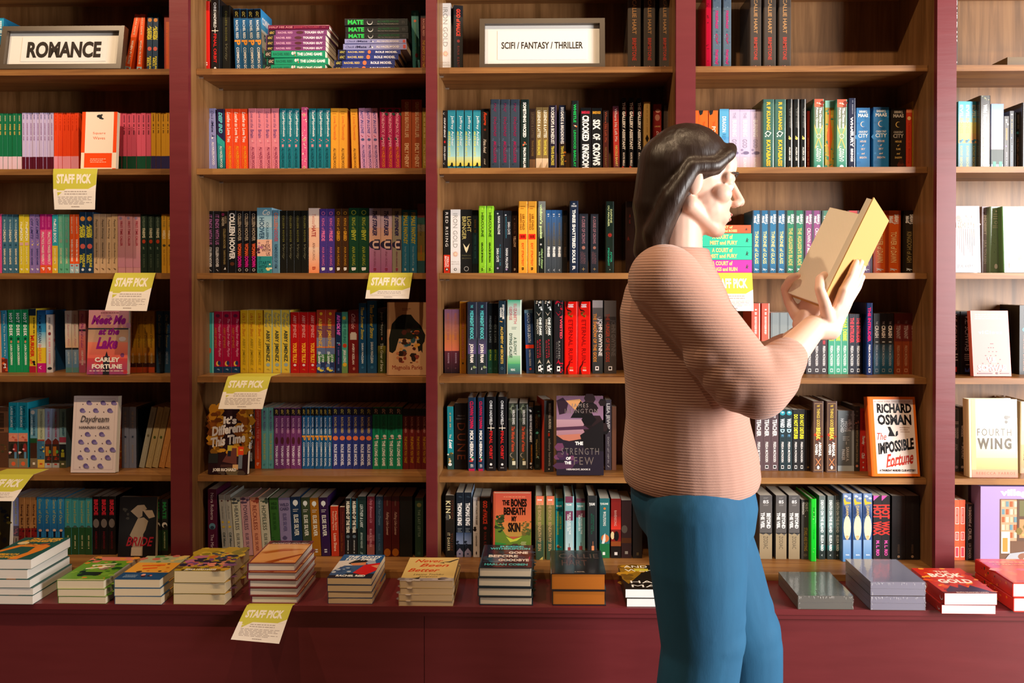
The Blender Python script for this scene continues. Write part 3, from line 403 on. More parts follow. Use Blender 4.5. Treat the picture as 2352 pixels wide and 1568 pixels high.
d('lea', '16302c', 'p', 'dark green', 'white', 'S|.13|.52|LEATHER & LARK|c8d4cc|.36|0|i;S|.6|.86|BRYNNE WEAVER|9cb0a4|.26|0|i;S|.92|.97|S|8aa098|.3|0|i')
d('obu', '70202c', 'p', 'wine red', 'pink script', 'S|.04|.44|Only Between Us|d890a0|.44|0|in;B|.64|.74|8c4a4c;B|.8|1|8c4c44;S|.54|.84|ELLIE K. WILDE|c88890|.28')
d('oyd', '203c50', 'p', 'slate blue', 'grey script', 'S|.04|.48|Only in Your Dreams|708ca0|.4|0|in;S|.62|.9|ELLIE K. WILDE|4e6c84|.26')
d('fal', '4c1014', 'p', 'maroon', 'tan script', 'Z|.06|.16|x|6a4a3c|.22;S|.26|.64|Falling Like Leaves|d8b09c|.4|0|in;E|.5|.93|.42|.5|a85c14')
d('blk', '0c1414', 'p', 'black', '', '')
d('tll', '1c3a2c', 'p', 'forest green', 'tan', 'E|.5|.12|.28|.26|6a6a3c;S|.2|.66|THE LAST LETTER|8aa084|.3|0|nw;E|.5|.94|.2|.2|2c5040')
# middle bay
d('iro', 'efebe6', 'p', 'white', 'silver', 'S|.06|.6|IRON GOLD|a8a49c|.46|0|n;X|.5|.7|.34|e89a6c|12;E|.5|.7|.15|.15|f4d8b8;T|.5|.82|.8|.022|PIERCE|d8d0c8|n;T|.5|.855|.8|.022|BROWN|d8d0c8|n;E|.5|.94|.14|.14|2a2a2a;E|.5|.94|.09|.09|efebe6', 'R|0|1|0|1|e8e4e0')
d('gom', '1e1c1e', 'p', 'black', 'red', 'S|.05|.44|GOD of MALICE|f04a34|.4|0|B;E|.5|.51|.16|.16|a83430;S|.58|.88|RINA KENT|9a3a34|.26|0|nw;S|.93|.98|B|f0ece4|.3|0|B', 'R|0|1|0|1|1c191b;N|18|.05|.95|.02|.2|.05|d86a74,8a2a34;T|.5|.36|.6|.14|GOD|e8401c|B;T|.5|.53|.3|.08|OF|e8401c|B;T|.5|.68|.8|.12|MALICE|e8401c|B;N|8|.4|.9|.5|1|.16|08080a,2c1214,6a3418')
d('brm', '4c443e', 'h', 'charcoal', 'copper and red', 'S|.06|.5|CALLIE HART|b08458|.36;S|.55|.84|BRIMSTONE|b84438|.36;N|6|.2|.9|.87|.97|.05|c83a44,e8a090;E|.5|.94|.1|.1|d8d0c8')
d('cou', '1b191b', 'p', 'black', 'white script', 'C|.4|.05|.25|d8d4d0;S|.12|.44|COUP DE GRACE|ece8e4|.36|0|i;E|.5|.51|.2|.3|c82028;S|.58|.8|SOFIA AJRAM|c8c4c0|.36;C|.4|.86|.2|d8d4d0')
d('jef', '2a8494', 'p', 'turquoise and yellow', 'white', 'G|.35|.75|2a8a98|a8d8d4;G|.75|.9|c8dca8|f0d83c;B|.94|1|3a3f40;E|.55|.88|.14|.3|1c241c;P|1c241c,.1,.92,.6,.86,.8,.93,.6,.9;R|.3|.65|.95|.98|e4e4e0;S|.09|.58|Jeffrey Archer|f0f6f4|.42|.2|n;S|.34|.74|AN EYE FOR AN EYE|e8dc3c|.26|-.55')
d('rou', '232223', 'p', 'black', 'red script', 'S|.05|.26|Rouge|f0502c|.5|0|iB;X|.5|.33|.2|e8502c|8;S|.48|.7|Mona Awad|f4efe8|.4|0|i;S|.79|.88|a novel|e0dcd4|.26|0|i;E|.5|.97|.2|.16|e86a34')
d('mgn', '3a4450', 'h', 'tall slate', 'magenta', 'N|22|.2|.95|.02|.98|.12|4a5664,2e3844;S|.05|.18|THE|7a2448|.3|0|i;S|.24|.52|THORNS|8a1c44|.34|0|i;S|.58|.88|MCALLISTER|9c1c48|.36|0|i;P|f0388c,.42,.99,.6,.99,.51,.955')
d('swk', '1f2c28', 'h', 'tall dark green', 'large white', 'S|.04|.53|SOMETHING WICKED|f2ece4|.42|0|B;N|8|.3|.75|.57|.64|.12|e8643c,e8b8a8,4a7a4c;S|.67|.98|FALON BALLARD|f2ece4|.36|0|B')
d('ll2', '33211a', 'p', 'dark brown', 'faint', 'B|.8|1|6e4a2c;S|.06|.46|LEGENDS & LATTES|5e4a34|.4;S|.5|.75|TRAVIS BALDREE|7a5a2c|.34')  # shaded copy of the tan title; the darkness is in the print colours
d('leg', '80663a', 'p', 'tan', 'white and yellow', 'B|.79|1|d8b894;P|a88a64,.1,1,.9,.84,.95,1;S|.05|.47|LEGENDS & LATTES|f4e8d0|.46;S|.5|.74|TRAVIS BALDREE|e0cc4c|.42;R|.2|.7|.95|.99|f0ece4')
d('bon', '241c2a', 'p', 'dark purple', 'white and yellow', 'S|.03|.58|BOOKSHOPS & BONEDUST|f0e4d8|.44;S|.61|.9|TRAVIS BALDREE|d8c044|.4;R|.3|.8|.945|.99|f0ece4;R|.92|1|0|1|7a6a8c')
d('bdk', '1d2134', 'p', 'navy', 'white and yellow', 'B|.56|1|2c1c18;N|8|.4|1|.6|.9|.16|b8681c,5a2c14;S|.03|.58|BRIGANDS & BREADKNIVES|eee8e4|.44;S|.61|.9|TRAVIS BALDREE|d8c044|.4;R|.3|.8|.945|.99|f0ece4')
d('whs', '252827', 'h', 'dark grey', 'bright green', 'S|.05|.31|WHISTLE|20c85c|.5;N|5|.2|.8|.33|.38|.16|f0e0c8,e8642c;S|.42|.94|LINWOOD BARCLAY|1cb850|.46')
d('crk', '171718', 'p', 'black', 'white and red', 'T|.5|.07|.8|.04|BARDUGO|d82a48|B;S|.12|.52|CROOKED|f6f4f0|.6|0|B;S|.57|.94|KINGDOM|f6f4f0|.6|0|B;B|.98|1|d82a3c', 'R|0|1|0|1|a81c30')
d('six', '171717', 'p', 'black', 'white and amber', 'T|.5|.07|.8|.04|BARDUGO|e0a02c|B;S|.18|.34|SIX|f6f4f0|.66|0|B;S|.4|.5|OF|f6f4f0|.66|0|B;S|.55|.9|CROWS|f6f4f0|.66|0|B;B|.98|1|d89a24')
d('wh1', '4e1c10', 'p', 'dark rust', 'faint', 'B|0|.2|241412;S|.02|.52|Where He Left Me|a8482c|.42|0|n;S|.6|.92|NICOLE BAART|7c5a2c|.36')  # coral red title again, with shade painted into base and lettering
d('wh2', 'c83c30', 'p', 'coral red', 'white', 'G|0|.2|4a2434|b83430;G|.72|1|c03a30|26343c;S|.04|.54|Where He Left Me|f4e4dc|.46|0|n;S|.6|.92|NICOLE BAART|e0c868|.4;P|f0f0ec,.4,.99,.8,.99,.7,.95')
d('gal', '17151a', 'p', 'black', 'white', 'S|.06|.7|THE GALLERY ASSISTANT|f4f0ec|.6|0|B;S|.74|.92|KATE BELLI|e8e0dc|.4|0|B;N|3|.2|.8|.93|.96|.2|d83a34;R|.9|1|.1|.25|b84a50')
d('gld', 'b08a4c', 'h', 'gold', 'brown', 'Z|.04|.44|x|96743c|.3|0|n;P|20180e,.1,.53,.5,.47,.9,.53,.5,.59;Z|.64|.9|x|96743c|.3|0|n')
d('dau', '7c1410', 'p', 'dark red', 'white script', 'E|.55|.1|.3|.24|c88a7a;E|.5|.2|.3|.4|b0705c;T|.5|.33|.7|.02|LAURIE|d0a060|;S|.4|.7|Daughter of|f0dcd0|.34|0|in')
d('dkb', '3a2c24', 'p', 'dark brown', '', 'Z|.1|.5|x|54443a|.3|0|n')
d('rdr', '181614', 'p', 'black and red', 'white', 'B|.71|1|d83418;S|.04|.58|RED RISING|f0e8dc|.44|0|nw;S|.74|.9|PIERCE|f4dcd0|.3|.3;S|.73|.9|BROWN|f4dcd0|.3|-.4;E|.5|.94|.26|.26|2a1a14;P|f0ece4,.3,.95,.7,.95,.5,.915')
d('lbr', '1d1c1a', 'p', 'black', 'gold', 'S|.11|.35|LIGHT|d8c470|.36|.5|n;S|.11|.47|BRINGER|d8c470|.36|-.4|n;P|ecdcb0,.2,.53,.5,.6,.8,.53,.62,.64,.5,.68,.38,.64;T|.5|.72|.8|.02|PIERCE|6a6444|n;T|.5|.765|.8|.02|BROWN|6a6444|n;E|.5|.93|.22|.22|a8a49c;E|.5|.93|.17|.17|1d1c1a')
d('dkt', '172225', 'p', 'dark teal', 'brown', 'Z|.15|.36|x|5a4424|.4;B|.36|.85|173038;Z|.4|.78|x|2c5a5c|.36')
d('her', '86c42c', 'h', 'bright lime', 'dark green', 'N|30|.05|.95|.02|.98|.12|9cd438,6cae20,b4e050;S|.1|.46|HERCULINE|1f3a10|.42|.1;S|.54|.84|GRACE BYRON|1c2c10|.28|0|B;S|.92|.97|AR|1c2c10|.34')
d('nan', '262830', 'p', 'charcoal', 'white', 'E|.4|.05|.1|.1|c8c8cc;S|.09|.38|NANA MALONE|dcdce0|.28|.1;S|.6|.82|SARA CATE|dcdce0|.28|-.2;Z|.54|.88|x|2f6478|.2|.4|n;E|.4|.92|.12|.12|a894b8')
d('sar', '202229', 'p', 'dark charcoal', 'white', 'E|.3|.07|.1|.1|c8c8cc;S|.18|.38|SARA CATE|dcdce0|.28|.4;Z|.1|.44|x|2f6478|.2|-.3|n;S|.6|.92|NANA MALONE|dcdce0|.3|-.1;E|.4|.94|.12|.12|a894b8')
d('kiy', '25120e', 'p', 'dark maroon', 'cream', 'S|.12|.14|a|8a7a68|.2;S|.19|.36|KING IN|6a4434|.34;S|.4|.58|YELLOW|e0bca0|.44;S|.7|.88|Chambers|5a2c20|.32|0|n;S|.92|.96|B|d8c8b0|.3')
d('lee', 'eaa034', 'h', 'tall orange', 'brown and red', 'L|.15|.85|.06|.12|2|a86a1c;S|.18|.4|LEE CHILD|6a3c10|.3|.2;S|.17|.4|ANDREW CHILD|6a3c10|.22|-.55;R|0|1|.455|.53|e02c1c;T|.5|.49|.6|.035|REACHER|6a1008|B;S|.58|.9|EXIT STRATEGY|e8501c|.3;S|.92|.96|B|2a1a10|.3')
d('wid', '6c7068', 'h', 'tall silver', 'pale green', 'G|0|.5|8c8c84|3c4438;B|.5|1|1c201e;S|.04|.52|widow\'s point|c8e0a0|.5|-.2|B;E|.4|.6|.16|.16|b8b8b4;S|.66|.94|richard chizmar|a8d088|.3|.2;S|.7|.9|w.h. chizmar|c8e0b8|.22|-.6')
d('pir', '3a5078', 'p', 'steel blue', 'white', 'G|0|.5|2f6098|44484e;G|.5|1|44484e|3a4248;N|4|.3|.7|.04|.1|.12|f4ece0;S|.2|.56|SUSANNA CLARKE|6a6048|.3;S|.58|.74|PIRANESI|f0ece4|.44|0|B;S|.93|.97|V|b8bcc0|.3')
d('pi2', '1a1614', 'p', 'black', 'faint brown', 'S|.2|.56|SUSANNA CLARKE|4a3420|.3;S|.58|.74|PIRANESI|5e4a3a|.44')  # last steel blue copy, darkened by shade put into its colours
d('thr', '202a3e', 'h', 'tall midnight blue', 'white', 'T|.5|.04|.3|.018|MAI|e8e4e0|B;T|.5|.07|.8|.022|CORLAND|e8e4e0|B;S|.12|.86|THREE SHATTERED SOULS|e8e6e2|.44|0|B;S|.9|.96|R|d8d8d8|.4|0|B')
d('cur', '262a33', 'p', 'dark slate', 'mauve', 'S|.04|.5|A CURSE OF CROWS|9a6a74|.36;E|.5|.57|.2|.2|a06a5c;S|.66|.84|LAUREN|6a4a50|.26|.2;S|.64|.84|DEDROO|6a4a50|.26|-.4;X|.5|.93|.22|d8b070|4')
d('daf', '1c2c26', 'h', 'tall dark green', 'pale green', 'S|.11|.3|DAPHNE|d0dca0|.26|.4;S|.06|.35|DU MAURIER|d0dca0|.26|-.4;X|.5|.47|.42|f04034|8;S|.7|.85|AFTER|30b890|.26|.4;S|.65|.9|MIDNIGHT|30b890|.26|-.4;E|.5|.95|.06|.08|c8c8c0')
d('aea', '23130f', 'h', 'very dark brown', 'dark red', 'T|.4|.2|.2|.05|A|7c2018|n;T|.4|.28|.16|.05|E|7c2018|n;T|.2|.52|.3|.06|A|7c2418|n')
d('sun', '8a5c64', 'p', 'sunset', 'orange', 'G|0|.4|7c5270|b06a44;G|.4|.65|b46c34|d06a4c;G|.65|1|5a2430|1c1216;Z|.06|.48|x|a05a4c|.44;Z|.68|.84|x|8a6a74|.3|.1;E|.5|.92|.1|.1|5a3434')
d('mhw', 'b8781c', 'p', 'mustard', 'pink', 'S|.1|.27|ALICE FEENEY|8c5c1c|.26|.2;S|.3|.8|MY HUSBAND\'S WIFE|e07084|.36|0|n;E|.5|.86|.14|.14|3a2a14')
d('mid', '2c3040', 'h', 'dark blue grey', 'turquoise', 'G|.5|.72|3a3c48|5c4c7c;B|.72|1|2c3438;N|4|.6|1|.82|.92|.16|8a9a6a,2c3430;S|.04|.08|THE|5cc8c8|.3;S|.12|.52|MIDNIGHT KNOCK|5cc8c8|.42|0|B;S|.58|.84|JOHN FRAM|f0e8e0|.4|0|B;P|f0f0ec,.38,.94,.52,.94,.48,.9')
d('fri', '0e1518', 'p', 'black and green', 'yellow', 'B|.66|1|14402c;S|.18|.56|FRIENDS & LIARS|7a8484|.4|0|n;S|.66|.82|KIT FRICK|90a02c|.36;E|.5|.93|.2|.2|2a5444')
d('alc', '1c2e3a', 'h', 'dark blue', 'gold', 'S|.05|.25|STEPHANIE|ece8dc|.34|.5|B;S|.09|.23|GARBER|ece8dc|.34|-.4|B;N|3|.2|.6|.26|.31|.14|e0a048;S|.35|.86|ALCHEMY of SECRETS|c8a448|.46|0|B;E|.5|.92|.22|.22|7a9aa0;E|.5|.92|.18|.18|1c2e3a')
d('eli', 'c9d4c4', 'h', 'thick pale green', 'red', 'G|0|.12|3cae84|d4dcd0;G|.75|.86|9cc8a0|5cb06c;G|.86|1|4a9a74|3a4c60;S|.05|.32|ELIZABETH|c8787c|.22|.2;S|.09|.27|GEORGE|c8787c|.22|-.5;L|.3|.7|.36|.4|2|7a8c80;S|.5|.74|A SLOWLY|56705c|.22|.2;S|.45|.78|DYING CAUSE|3c5446|.22|-.5;T|.4|.94|.35|.03|VIKING|dfe8e4|')
d('cat', '2c4464', 'p', 'navy blue', 'white', 'B|0|.05|5c7a8c;B|.1|.95|28406a;S|.05|.52|CATCH YOUR DEATH|d8dce4|.36|0|i;R|0|1|.55|.605|f03c1c;S|.63|.88|RAVENA GURON|dcd8d8|.22|0|w;E|.5|.93|.14|.14|e04a34')
ORN = 'N|10|.1|.9|.01|.05|.12|{0};P|{0},.1,.15,.5,.21,.9,.15,.7,.17,.5,.19,.3,.17;N|6|.6|1|.02|.16|.14|{1};E|.5|.06|.3|.3|1a1a1a;T|.5|.06|.1|.03|{2}|fff|;P|{0},.2,.86,.5,.8,.8,.86,.5,.84;N|6|.6|1|.84|.98|.14|{1};R|.3|.72|.89|.96|e4dcd8;E|.5|.922|.14|.14|101010'
d('odw', '1f2422', 'h', 'black ornate', 'white', ORN.format('b8a894', 'f0f4f0', '1')+';S|.23|.48|ONE DARK|f2f4ee|.34|.45|B;S|.25|.46|WINDOW|b0aa9c|.34|-.4;S|.53|.78|RACHEL|a82434|.26|.2|w;S|.54|.78|GILLIG|a82434|.22|-.5|w')
d('ttc', '231f22', 'h', 'black and crimson', 'red', ORN.format('a8182c', 'c81c34', '2')+';S|.2|.52|TWISTED|d84a5a|.3|.7|B;S|.55|.8|RACHEL|8c8884|.24|.2|w;S|.56|.78|GILLIG|5c5854|.22|-.4|w')
d('ete', 'd8180f', 'h', 'thick bright red', 'dark red', 'P|4a0a0a,.02,0,.3,0,.1,.1,.5,.12,.6,.14,.2,.13,.02,.06;T|.5|.045|.5|.02|TIGEST|fff|;T|.5|.07|.5|.02|GIRMA|fff|;N|8|.3|.7|.14|.22|.1|8a6a24,5a3a14;S|.25|.84|ETERNAL RUIN|7a0a0c|.38|0|n;P|4a0a0a,.02,1,.1,.9,.3,.86,.4,.8,.42,.86,.2,.92,.3,1;T|.55|.91|.3|.025|OOO|c8884c|;T|.55|.945|.34|.02|VIKING|f4e4dc|')
d('shg', '4c4844', 'p', 'grey', 'white and orange', 'B|0|.1|a09a98;G|.1|1|5c5854|2c302f;N|8|.4|.9|.2|.5|.12|8a7470,c8a098;S|.25|.76|JOHN GWYNNE|f0ece8|.34|.55;S|.18|.84|THE SHADOW OF THE GODS|e08c2c|.3|-.5;R|.28|.62|.9|.955|ece4e0;E|.45|.925|.1|.1|0c0c0c')
d('hug', '3a3028', 'p', 'brown grey', 'dark orange', 'B|0|.22|5e5248;S|.26|.76|JOHN GWYNNE|5a5048|.34|.55;S|.18|.84|THE HUNGER OF THE GODS|a0341c|.3|-.4;R|.36|.66|.9|.955|ddd4cc;E|.5|.925|.1|.1|0c0c0c')
d('los', '1c8a94', 'p', 'teal', 'white script', 'Z|.1|.36|x|c8a878|.3;S|.44|.5|The|e8e0c8|.28;S|.52|.67|Lost|fff|.52|.1|iB;B|.75|1|2a4a44;N|8|.1|.9|.74|.9|.2|d8a048,6a5a24,e8dcc0;E|.4|.92|.3|.25|e8ece8')
d('dun', '100d0d', 'p', 'thick black', 'dim bronze', 'T|.55|.19|.6|.02|FRANK|6a6460|w;T|.5|.235|.75|.02|HERBERT|6a6460|w;S|.3|.85|DUNE|6a3018|.66|.1|nw')
d('clo', '20364e', 'h', 'dark blue', 'magenta and white', 'S|.05|.42|CLOWN TOWN|d8204c|.56|0|B;S|.45|.82|MICK HERRON|f2efe8|.56|0|B;N|7|.1|.9|.82|.92|.2|c83a34,2a9a70,e8b0a0;T|.55|.93|.5|.04|SOHO|d0ccd0|;B|.97|1|b02048')
d('hir', '35382f', 'p', 'dark mossy grey', 'red', 'N|16|.1|.9|.02|.3|.2|4c5040,24281f,5c6450;C|.5|.08|.3|8c9070;S|.1|.32|HIRON ENNES|ece4d8|.28|.1;S|.35|.73|The Works of Vermin|e0502c|.36|0|i;C|.4|.78|.26|a89078;R|.4|.75|.87|.93|ece8c8;X|.5|.845|.2|c8a040|5;R|.88|1|.02|.98|7c8284')
d('nwn', '17181a', 'p', 'black', 'white and orange', 'N|2|.3|.7|.04|.08|.2|f0f0ec;S|.12|.56|NEVER WHISTLE AT NIGHT|f0ece4|.42|0|B;S|.6|.88|INDIGENOUS DARK FICTION|e88a2c|.26|.3;E|.5|.9|.22|.22|e8e4e0;S|.94|.98|V|f0ece8|.4')
d('gra', '11201d', 'p', 'black and teal', 'gold', 'N|3|.3|.8|.08|.16|.2|58bca8;S|.16|.32|GRADY|5c5438|.3|.5;S|.14|.36|HENDRIX|9c8c54|.4|-.3;N|2|.2|.6|.42|.47|.18|58bca8;S|.44|.78|WITCHCRAFT|5c5438|.3|.5;S|.52|.82|Wayward Girls|b09c5c|.36|-.3;N|2|.4|.8|.78|.83|.18|9cd8cc;S|.92|.97|B|3a4844|.4')
d('mar', '3f4042', 'p', 'grey', 'white', 'S|.04|.4|MARBLE HALL MURDERS|f4f0ec|.24|.2|B;P|f4f0ec,.4,.44,.6,.44,.5,.42;R|.4|.6|.455|.5|e84a34;S|.53|.92|anthony horowitz|e8e4e0|.34|.1|n;E|.5|.96|.08|.08|f0ece8', 'R|0|1|0|1|e8503c', 'e8503c')
d('str', '2c2028', 'p', 'dark dusk landscape', 'silver', '', 'R|0|1|0|1|241a1e;G|0|.3|6a4a5c|8a6a84;G|.3|.5|b08a94|a07480;P|2c1c28,0,.06,.14,.02,.25,.1,.2,.22,.06,.24;P|c8905c,.2,.06,.5,.04,.6,.12,.4,.18;P|141214,.3,.28,.52,.06,.78,.28;N|24|.6|1|.02|.6|.12|1c1214,26181a,120e10;P|4a2c40,0,.4,.6,.38,.7,.42,0,.44;P|b8705c,.0,.5,.5,.48,.58,.54,.2,.58;P|241c28,0,.54,.5,.6,1,.6,1,1,0,1;N|12|0|.4|.62|.95|.1|4a2c44,3a2440,6a3a58;P|181416,.5,.5,1,.3,1,.7,.6,.68;T|.5|.12|.36|.05|JAMES|8a7a74|nw;T|.53|.19|.7|.055|ISLINGTON|7a6c68|nw;T|.48|.6|.17|.04|THE|f4f0ec|B;T|.5|.7|.8|.085|STRENGTH|6e6460|nw;T|.25|.79|.1|.035|OF|f4f0ec|B;T|.24|.845|.14|.035|THE|f4f0ec|B;T|.58|.82|.42|.1|FEW|6e605a|nw;T|.46|.93|.5|.025|HIERARCHY, BOOK II|c8c0bc|B')
d('lis', '4c4450', 'p', 'purple grey', 'white', 'S|.05|.48|LISA JEWELL|dcd4d4|.52|0|B;S|.53|.9|DON\'T LET HIM IN|a8a0a4|.3;S|.93|.96|I|c8c0c0|.3|0|i')
d('bsl', '8a5c48', 'p', 'pinkish brown', '', '')
d('kin', '1d1a16', 'p', 'black', 'gold and white', 'S|.08|.38|STEPHEN|5c2c1c|.26|.5|n;S|.09|.38|KING|e8dcA8|.5|-.4|w;R|.05|.4|.3|.4|4a4c48;S|.61|.9|IT DARKER|d0bc8c|.28|-.3|w;S|.61|.9|YOU LIKE|5c3420|.26|.4')
d('tho', '14202c', 'p', 'black and blue', 'white', 'N|2|.3|.7|.06|.09|.2|30404c;S|.16|.51|THOMAS KING|f4f2ee|.56|0|B;L|.2|.8|.55|.62|3|90989c;G|.62|.8|3c5070|8898b8;N|5|.1|.9|.76|.84|.2|1c2838;P|90889c,.05,1,.05,.92,.5,.86,.95,.92,.95,1;E|.5|.95|.14|.1|1c2c50', 'R|0|1|0|1|8ca4c0;N|10|.1|.9|.1|.9|.12|5c7494,b8c8d8')
d('wst', 'e9e6e4', 'p', 'white', 'black', 'S|.04|.46|WHAT STALKS THE DEEP|3c3a3a|.24|.1;N|4|.2|.7|.49|.55|.2|1c1a1c;S|.6|.82|T. KINGFISHER|5c5858|.2;P|1c1a1c,.4,.93,.5,.89,.6,.93,.5,.97', 'R|0|1|0|1|dcdad8')
d('bob', 'b05038', 'h', 'orange sunset', 'black', '', 'G|0|.4|b84c3c|c8643c;G|.4|.62|c8703c|a8843c;P|5c7428,0,.36,.12,.46,.3,.6,.5,.66,.7,.62,1,.5,1,1,0,1;N|26|0|.25|.3|.55|.05|3a4824,26381c;N|22|.75|1|.4|.6|.05|4a5428,6a5a2c;P|b0b83c,.3,.62,.5,.66,.75,.62,.6,.68,.42,.7;P|2c7a34,0,.7,.3,.72,.36,.84,0,.9;P|4a3a2c,.36,1,.4,.76,.5,.72,.62,.72,.68,.78,.72,1;E|.53|.84|.07|.05|a88a74;R|.1|.8|.82|1|1c4424;L|.22|.84|.045|.06|1|f0b080;T|.3|.135|.2|.07|THE|1a100c|B;T|.66|.135|.44|.105|BONES|1a100c|B;T|.54|.255|.6|.1|BENEATH|1a100c|B;T|.53|.365|.14|.07|MY|1a100c|B;T|.53|.485|.34|.12|SKIN|1a100c|B;L|.7|.86|.69|.76|4|dcd09c')
d('bos', '5c5c34', 'h', 'green and orange', 'tan', 'G|0|.14|d8684c|e08a64;G|.14|.45|7a6c3c|6c7438;G|.45|.7|5c5c34|4a5038;B|.7|1|36503c;P|c8b45c,.4,1,.9,1,.9,.95;T|.45|.06|.6|.02|TJ KLUNE|fff|B;S|.1|.86|THE BONES BENEATH MY SKIN|b09064|.42|-.1')
d('und', '12a0ac', 'p', 'bright turquoise', 'yellow', 'N|10|.1|.9|.02|.3|.2|0e5c68,0c7480;T|.45|.13|.7|.024|TJ KLUNE|fff|B;S|.3|.52|UNDER THE|d0d84c|.24|.3;S|.22|.62|WHISPERING DOOR|d0d84c|.24|-.4;N|6|.3|.7|.76|.9|.14|3a3420,a8502c,d8c890;B|.92|1|d8c094')
CER = 'T|.45|.13|.7|.026|TJ KLUNE|fff|B;S|.25|.6|THE HOUSE IN THE|f0f4f0|.2|.2;S|.28|.55|CERULEAN SEA|f0f4f0|.2|-.3;R|.32|.7|.8|.87|8a3a3c;R|.5|.56|.74|.8|3a2a2c;P|3c5a34,.1,.92,.8,.86,.8,1,.2,1;P|2c2030,.3,1,.8,.88,.7,1'
d('ce1', '84b0b4', 'h', 'pale teal', 'white', 'B|0|.1|743c54;B|.23|.38|743c58;G|.38|.9|88acb4|b8d0d0;'+CER)
d('ce2', '6ca0a0', 'p', 'soft teal', 'white', 'B|0|.07|743c4c;B|.2|.32|743c4c;G|.32|.9|64a0a0|8ab8b4;'+CER)
d('sbs', '2a2e30', 'h', 'dark grey', 'white', 'T|.45|.13|.8|.036|TJ KLUNE|f0f0ec|B;S|.3|.55|SOMEWHERE|1f6a50|.2|.3|n;S|.28|.6|BEYOND THE SEA|1f6a50|.2|-.2|n;R|.4|.75|.78|.86|d88a5c;R|.56|.62|.71|.78|c87a50')
d('wol', '2a6a6c', 'p', 'dark teal', 'white', 'T|.45|.09|.8|.028|TJ KLUNE|e4e8dc|B;E|.5|.17|.12|.12|d87a34;S|.22|.46|WOLFSONG|ece8dc|.28|0|w;E|.55|.67|.4|.4|c8703c;P|d8dcd4,.2,.76,.4,.62,.55,.58,.6,.7,.4,.78;B|.76|1|1c6a3c;R|.3|.55|.9|.95|e4e4dc')
d('rav', '7c1c18', 'p', 'red and black', 'white', 'G|.3|.52|8a201c|d83424;S|.2|.46|RAVENSONG|c89a8c|.26|-.1|n;E|.15|.62|.18|.4|d8c090;E|.55|.63|.25|.5|120e10;B|.72|.8|8a441c;B|.8|1|14100f;R|.35|.65|.9|.95|d8d0c8')
d('hea2', '2a1818', 'p', 'dark brown', '', 'E|.3|.5|.3|.4|4c443c;B|.65|.74|46240f;R|.35|.65|.88|.93|847c70')
d('bro2', '171413', 'p', 'black', 'faint', 'R|.4|.65|.9|.95|4a3c24')
# fourth bay
d('csn', 'a80c2c', 'h', 'tall crimson', '', 'N|10|0|.5|.1|.9|.3|7c0c20,5a0c18')
d('mg2', '5a6a78', 'h', 'tall blue grey', 'magenta', 'N|26|.1|.95|.02|.98|.12|7a8c98,48586a;S|.2|.44|TRESPASS|b83070|.34|0|iB;S|.5|.64|OF|b02a5c|.34|0|i;S|.7|.9|THORNS|c02c6a|.36|0|iB;P|ff5aa0,.42,.99,.6,.99,.51,.955')
d('cra1', '2a3238', 'h', 'black and blue', 'white', 'G|.5|1|2c4450|3c9cbc;S|.14|.2|A|d8d0c8|.3|0|i;S|.2|.4|CRASH|ecd8c8|.7|.1|B;S|.54|.86|FREIDA MCFADDEN|c8ccd0|.3;S|.9|.96|Z|c0c8d0|.4')
d('pop', 'ee641c', 'p', 'orange', 'white', 'P|1c1c1c,.05,0,.5,0,.4,.06,.15,.08,.05,.03;S|.18|.26|THE|d84a10|.24|.1;S|.26|.5|POPPY|f4d8c0|.4|.1;S|.5|.7|WAR|f8c8a0|.36')
d('dra', '5aa8d0', 'p', 'sky blue', 'white', 'G|.45|.66|4c9cd0|8aaed4;N|5|.1|.9|.66|.74|.16|3a5470,1c2c44;B|.76|1|c0c8dc;S|.12|.37|DRAGON|f4f6f4|.42;S|.4|.64|REPUBLIC|3c80b0|.36|0|n;S|.8|.95|KUANG|f4f0f0|.3|0|n')
d('bur', 'cdbcd4', 'p', 'pale lilac', 'white', 'S|.05|.14|THE|a89cb8|.26;S|.17|.44|BURNING|f0ecf2|.42;S|.48|.62|GOD|9488a4|.42|0|n;E|.6|.7|.3|.16|7c7090;N|4|.1|.4|.64|.74|.1|9c8cac;G|.76|1|d4b8c8|dcc4c8;S|.78|.95|KUANG|f4f0f0|.3|0|n', '', None, 'e4d8d0')
d('kat', '486c60', 'h', 'tall sage green', 'gold', 'S|.04|.43|R F KUANG|e8b83c|.36|0|B;P|ecead8,.1,.48,.4,.44,.82,.47,.5,.53;P|3c5a50,.22,.48,.42,.455,.7,.472,.48,.515;E|.2|.52|.08|.08|f0ecdc;S|.57|.94|KATABASIS|eabc3c|.4|0|B;S|.96|.98|C|f0ece0|.3', 'R|0|1|0|1|26342f')
d('ali', '222322', 'h', 'slim black', 'gold and white', 'S|.14|.4|LIKE THESE|5c5c58|.34;Z|.12|.42|x|a8a8a4|.24|.6;E|.5|.55|.32|.32|e8d068;P|e8d068,.2,.53,.3,.51,.5,.53;S|.67|.86|ALISSA LEE|f0ece0|.36;S|.94|.97|V|c89a3c|.3;R|.8|.98|0|1|a4a29c')
d('def2', '8c1f14', 'p', 'dark red', 'tan', 'Z|.15|.5|x|b84a28|.3|-.2;Z|.45|.9|x|d8a070|.4|-.1')
